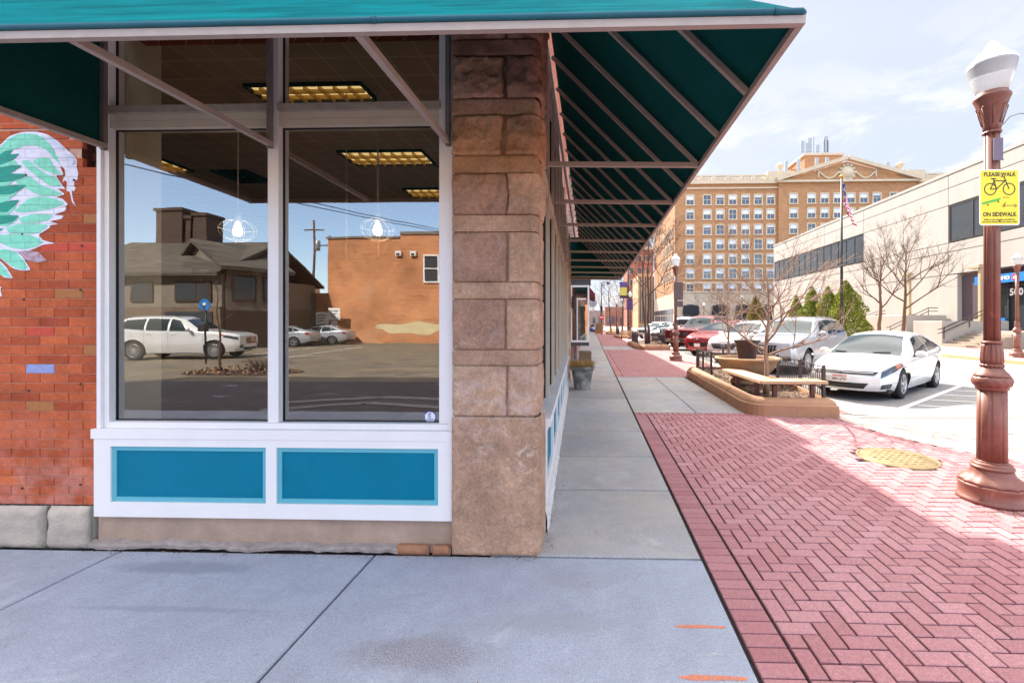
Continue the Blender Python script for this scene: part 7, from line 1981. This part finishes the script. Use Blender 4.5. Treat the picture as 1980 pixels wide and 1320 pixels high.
# ================================================================ LIGHT, SKY, CAMERA
SUN = Vector((-.244,.711,.66)).normalized()          # towards the sun: low left of the street, behind the shop
w = bpy.data.worlds.new('World'); scene.world = w; w.use_nodes = True
nt = w.node_tree; nt.nodes.clear()
ow = nt.nodes.new('ShaderNodeOutputWorld'); bg = nt.nodes.new('ShaderNodeBackground')
sk = nt.nodes.new('ShaderNodeTexSky'); sk.sky_type = 'NISHITA'; sk.sun_disc = False
sk.sun_elevation = math.asin(SUN.z); sk.sun_rotation = math.atan2(SUN.x, SUN.y)
sk.air_density = 1.0; sk.dust_density = .5; sk.ozone_density = 1.5; sk.altitude = 200
def nd(ty, **k):
    q = nt.nodes.new(ty)
    for a_, b_ in k.items(): setattr(q, a_, b_)
    return q
def rng_(x, a_, b_, c_, d_):
    q = nd('ShaderNodeMapRange', interpolation_type='SMOOTHSTEP'); nt.links.new(x, q.inputs[0])
    for k, y in enumerate((a_, b_, c_, d_)): q.inputs[k+1].default_value = y
    return q.outputs[0]
def mul_(x, y):
    q = nd('ShaderNodeMath', operation='MULTIPLY'); nt.links.new(x, q.inputs[0]); nt.links.new(y, q.inputs[1]); return q.outputs[0]
def mix_(f, x, y):
    q = nd('ShaderNodeMix', data_type='RGBA'); nt.links.new(f, q.inputs['Factor'])
    for s_, v_ in ((q.inputs[6], x), (q.inputs[7], y)):
        if isinstance(v_, tuple): s_.default_value = v_
        else: nt.links.new(v_, s_)
    return q.outputs[2]
tc = nd('ShaderNodeTexCoord'); sp = nd('ShaderNodeSeparateXYZ'); nt.links.new(tc.outputs['Generated'], sp.inputs[0])
mp = nd('ShaderNodeMapping'); mp.inputs['Scale'].default_value = (1,1,2.4); nt.links.new(tc.outputs['Generated'], mp.inputs[0])
def cloud(scale, detail, rough):
    q = nd('ShaderNodeTexNoise'); q.inputs['Scale'].default_value = scale; q.inputs['Detail'].default_value = detail; q.inputs['Roughness'].default_value = rough; q.inputs['Distortion'].default_value = .35
    nt.links.new(mp.outputs[0], q.inputs['Vector']); return q.outputs['Fac']
veil = mix_(rng_(cloud(2.2,5,.6), .35,.7,0,1), (.98,1.06,1.24,1), (1.06,1.11,1.22,1))      # thin high haze towards the sun
sky1 = mix_(rng_(sp.outputs[1], -.30,.35,.34,.97), sk.outputs[0], veil)
puff = mul_(rng_(cloud(4.2,9,.62), .45,.56,0,.95), mul_(rng_(sp.outputs[2], .22,.52,1,.05), rng_(sp.outputs[1], -.2,.3,.0,1)))          # low cumulus
sky2 = mix_(puff, sky1, (1.5,1.5,1.52,1))
dome = mul_(rng_(sp.outputs[2], .64,.80,0,1), rng_(cloud(1.6,6,.6), .25,.6,.55,1))              # unseen bright cloud added overhead to lift the shaded walk and fronts
sky3 = mix_(dome, sky2, (DOME,DOME*.965,DOME*.92,1))
class _o: pass
mx = _o(); mx.outputs = {2: sky3}
nt.links.new(mx.outputs[2], bg.inputs[0]); bg.inputs[1].default_value = SKY_STRENGTH
nt.links.new(bg.outputs[0], ow.inputs[0])
sl = bpy.data.lights.new('sun', 'SUN'); sl.energy = SUN_STRENGTH; sl.angle = R(.53); sl.color = (1,.93,.83)
so = bpy.data.objects.new('sun', sl); col.objects.link(so); so.location = (-20,40,60)
so.rotation_euler = SUN.to_track_quat('Z', 'Y').to_euler()
cd = bpy.data.cameras.new('camera'); cam = bpy.data.objects.new('camera', cd); col.objects.link(cam)
cam.location = (0,0,1.66); cam.rotation_euler = (PI/2,0,R(1.7))
cd.sensor_width = 36; cd.lens = 858/1980*36
cd.shift_x = -(1116-990)/1980; cd.shift_y = (623-660)/1980
cd.clip_start = .05; cd.clip_end = 3000
scene.camera = cam
scene.view_settings.view_transform = 'Standard'; scene.view_settings.look = 'None'; scene.view_settings.gamma = 1
scene.view_settings.exposure = EXPOSURE
scene.render.engine = 'CYCLES'
cy = scene.cycles; cy.use_denoising = True; cy.max_bounces = 8; cy.diffuse_bounces = 4; cy.glossy_bounces = 4; cy.transparent_max_bounces = 16; cy.transmission_bounces = 6
cy.sample_clamp_indirect = 8; cy.caustics_reflective = False; cy.caustics_refractive = False
try: cy.denoiser = 'OPENIMAGEDENOISE'
except Exception: pass
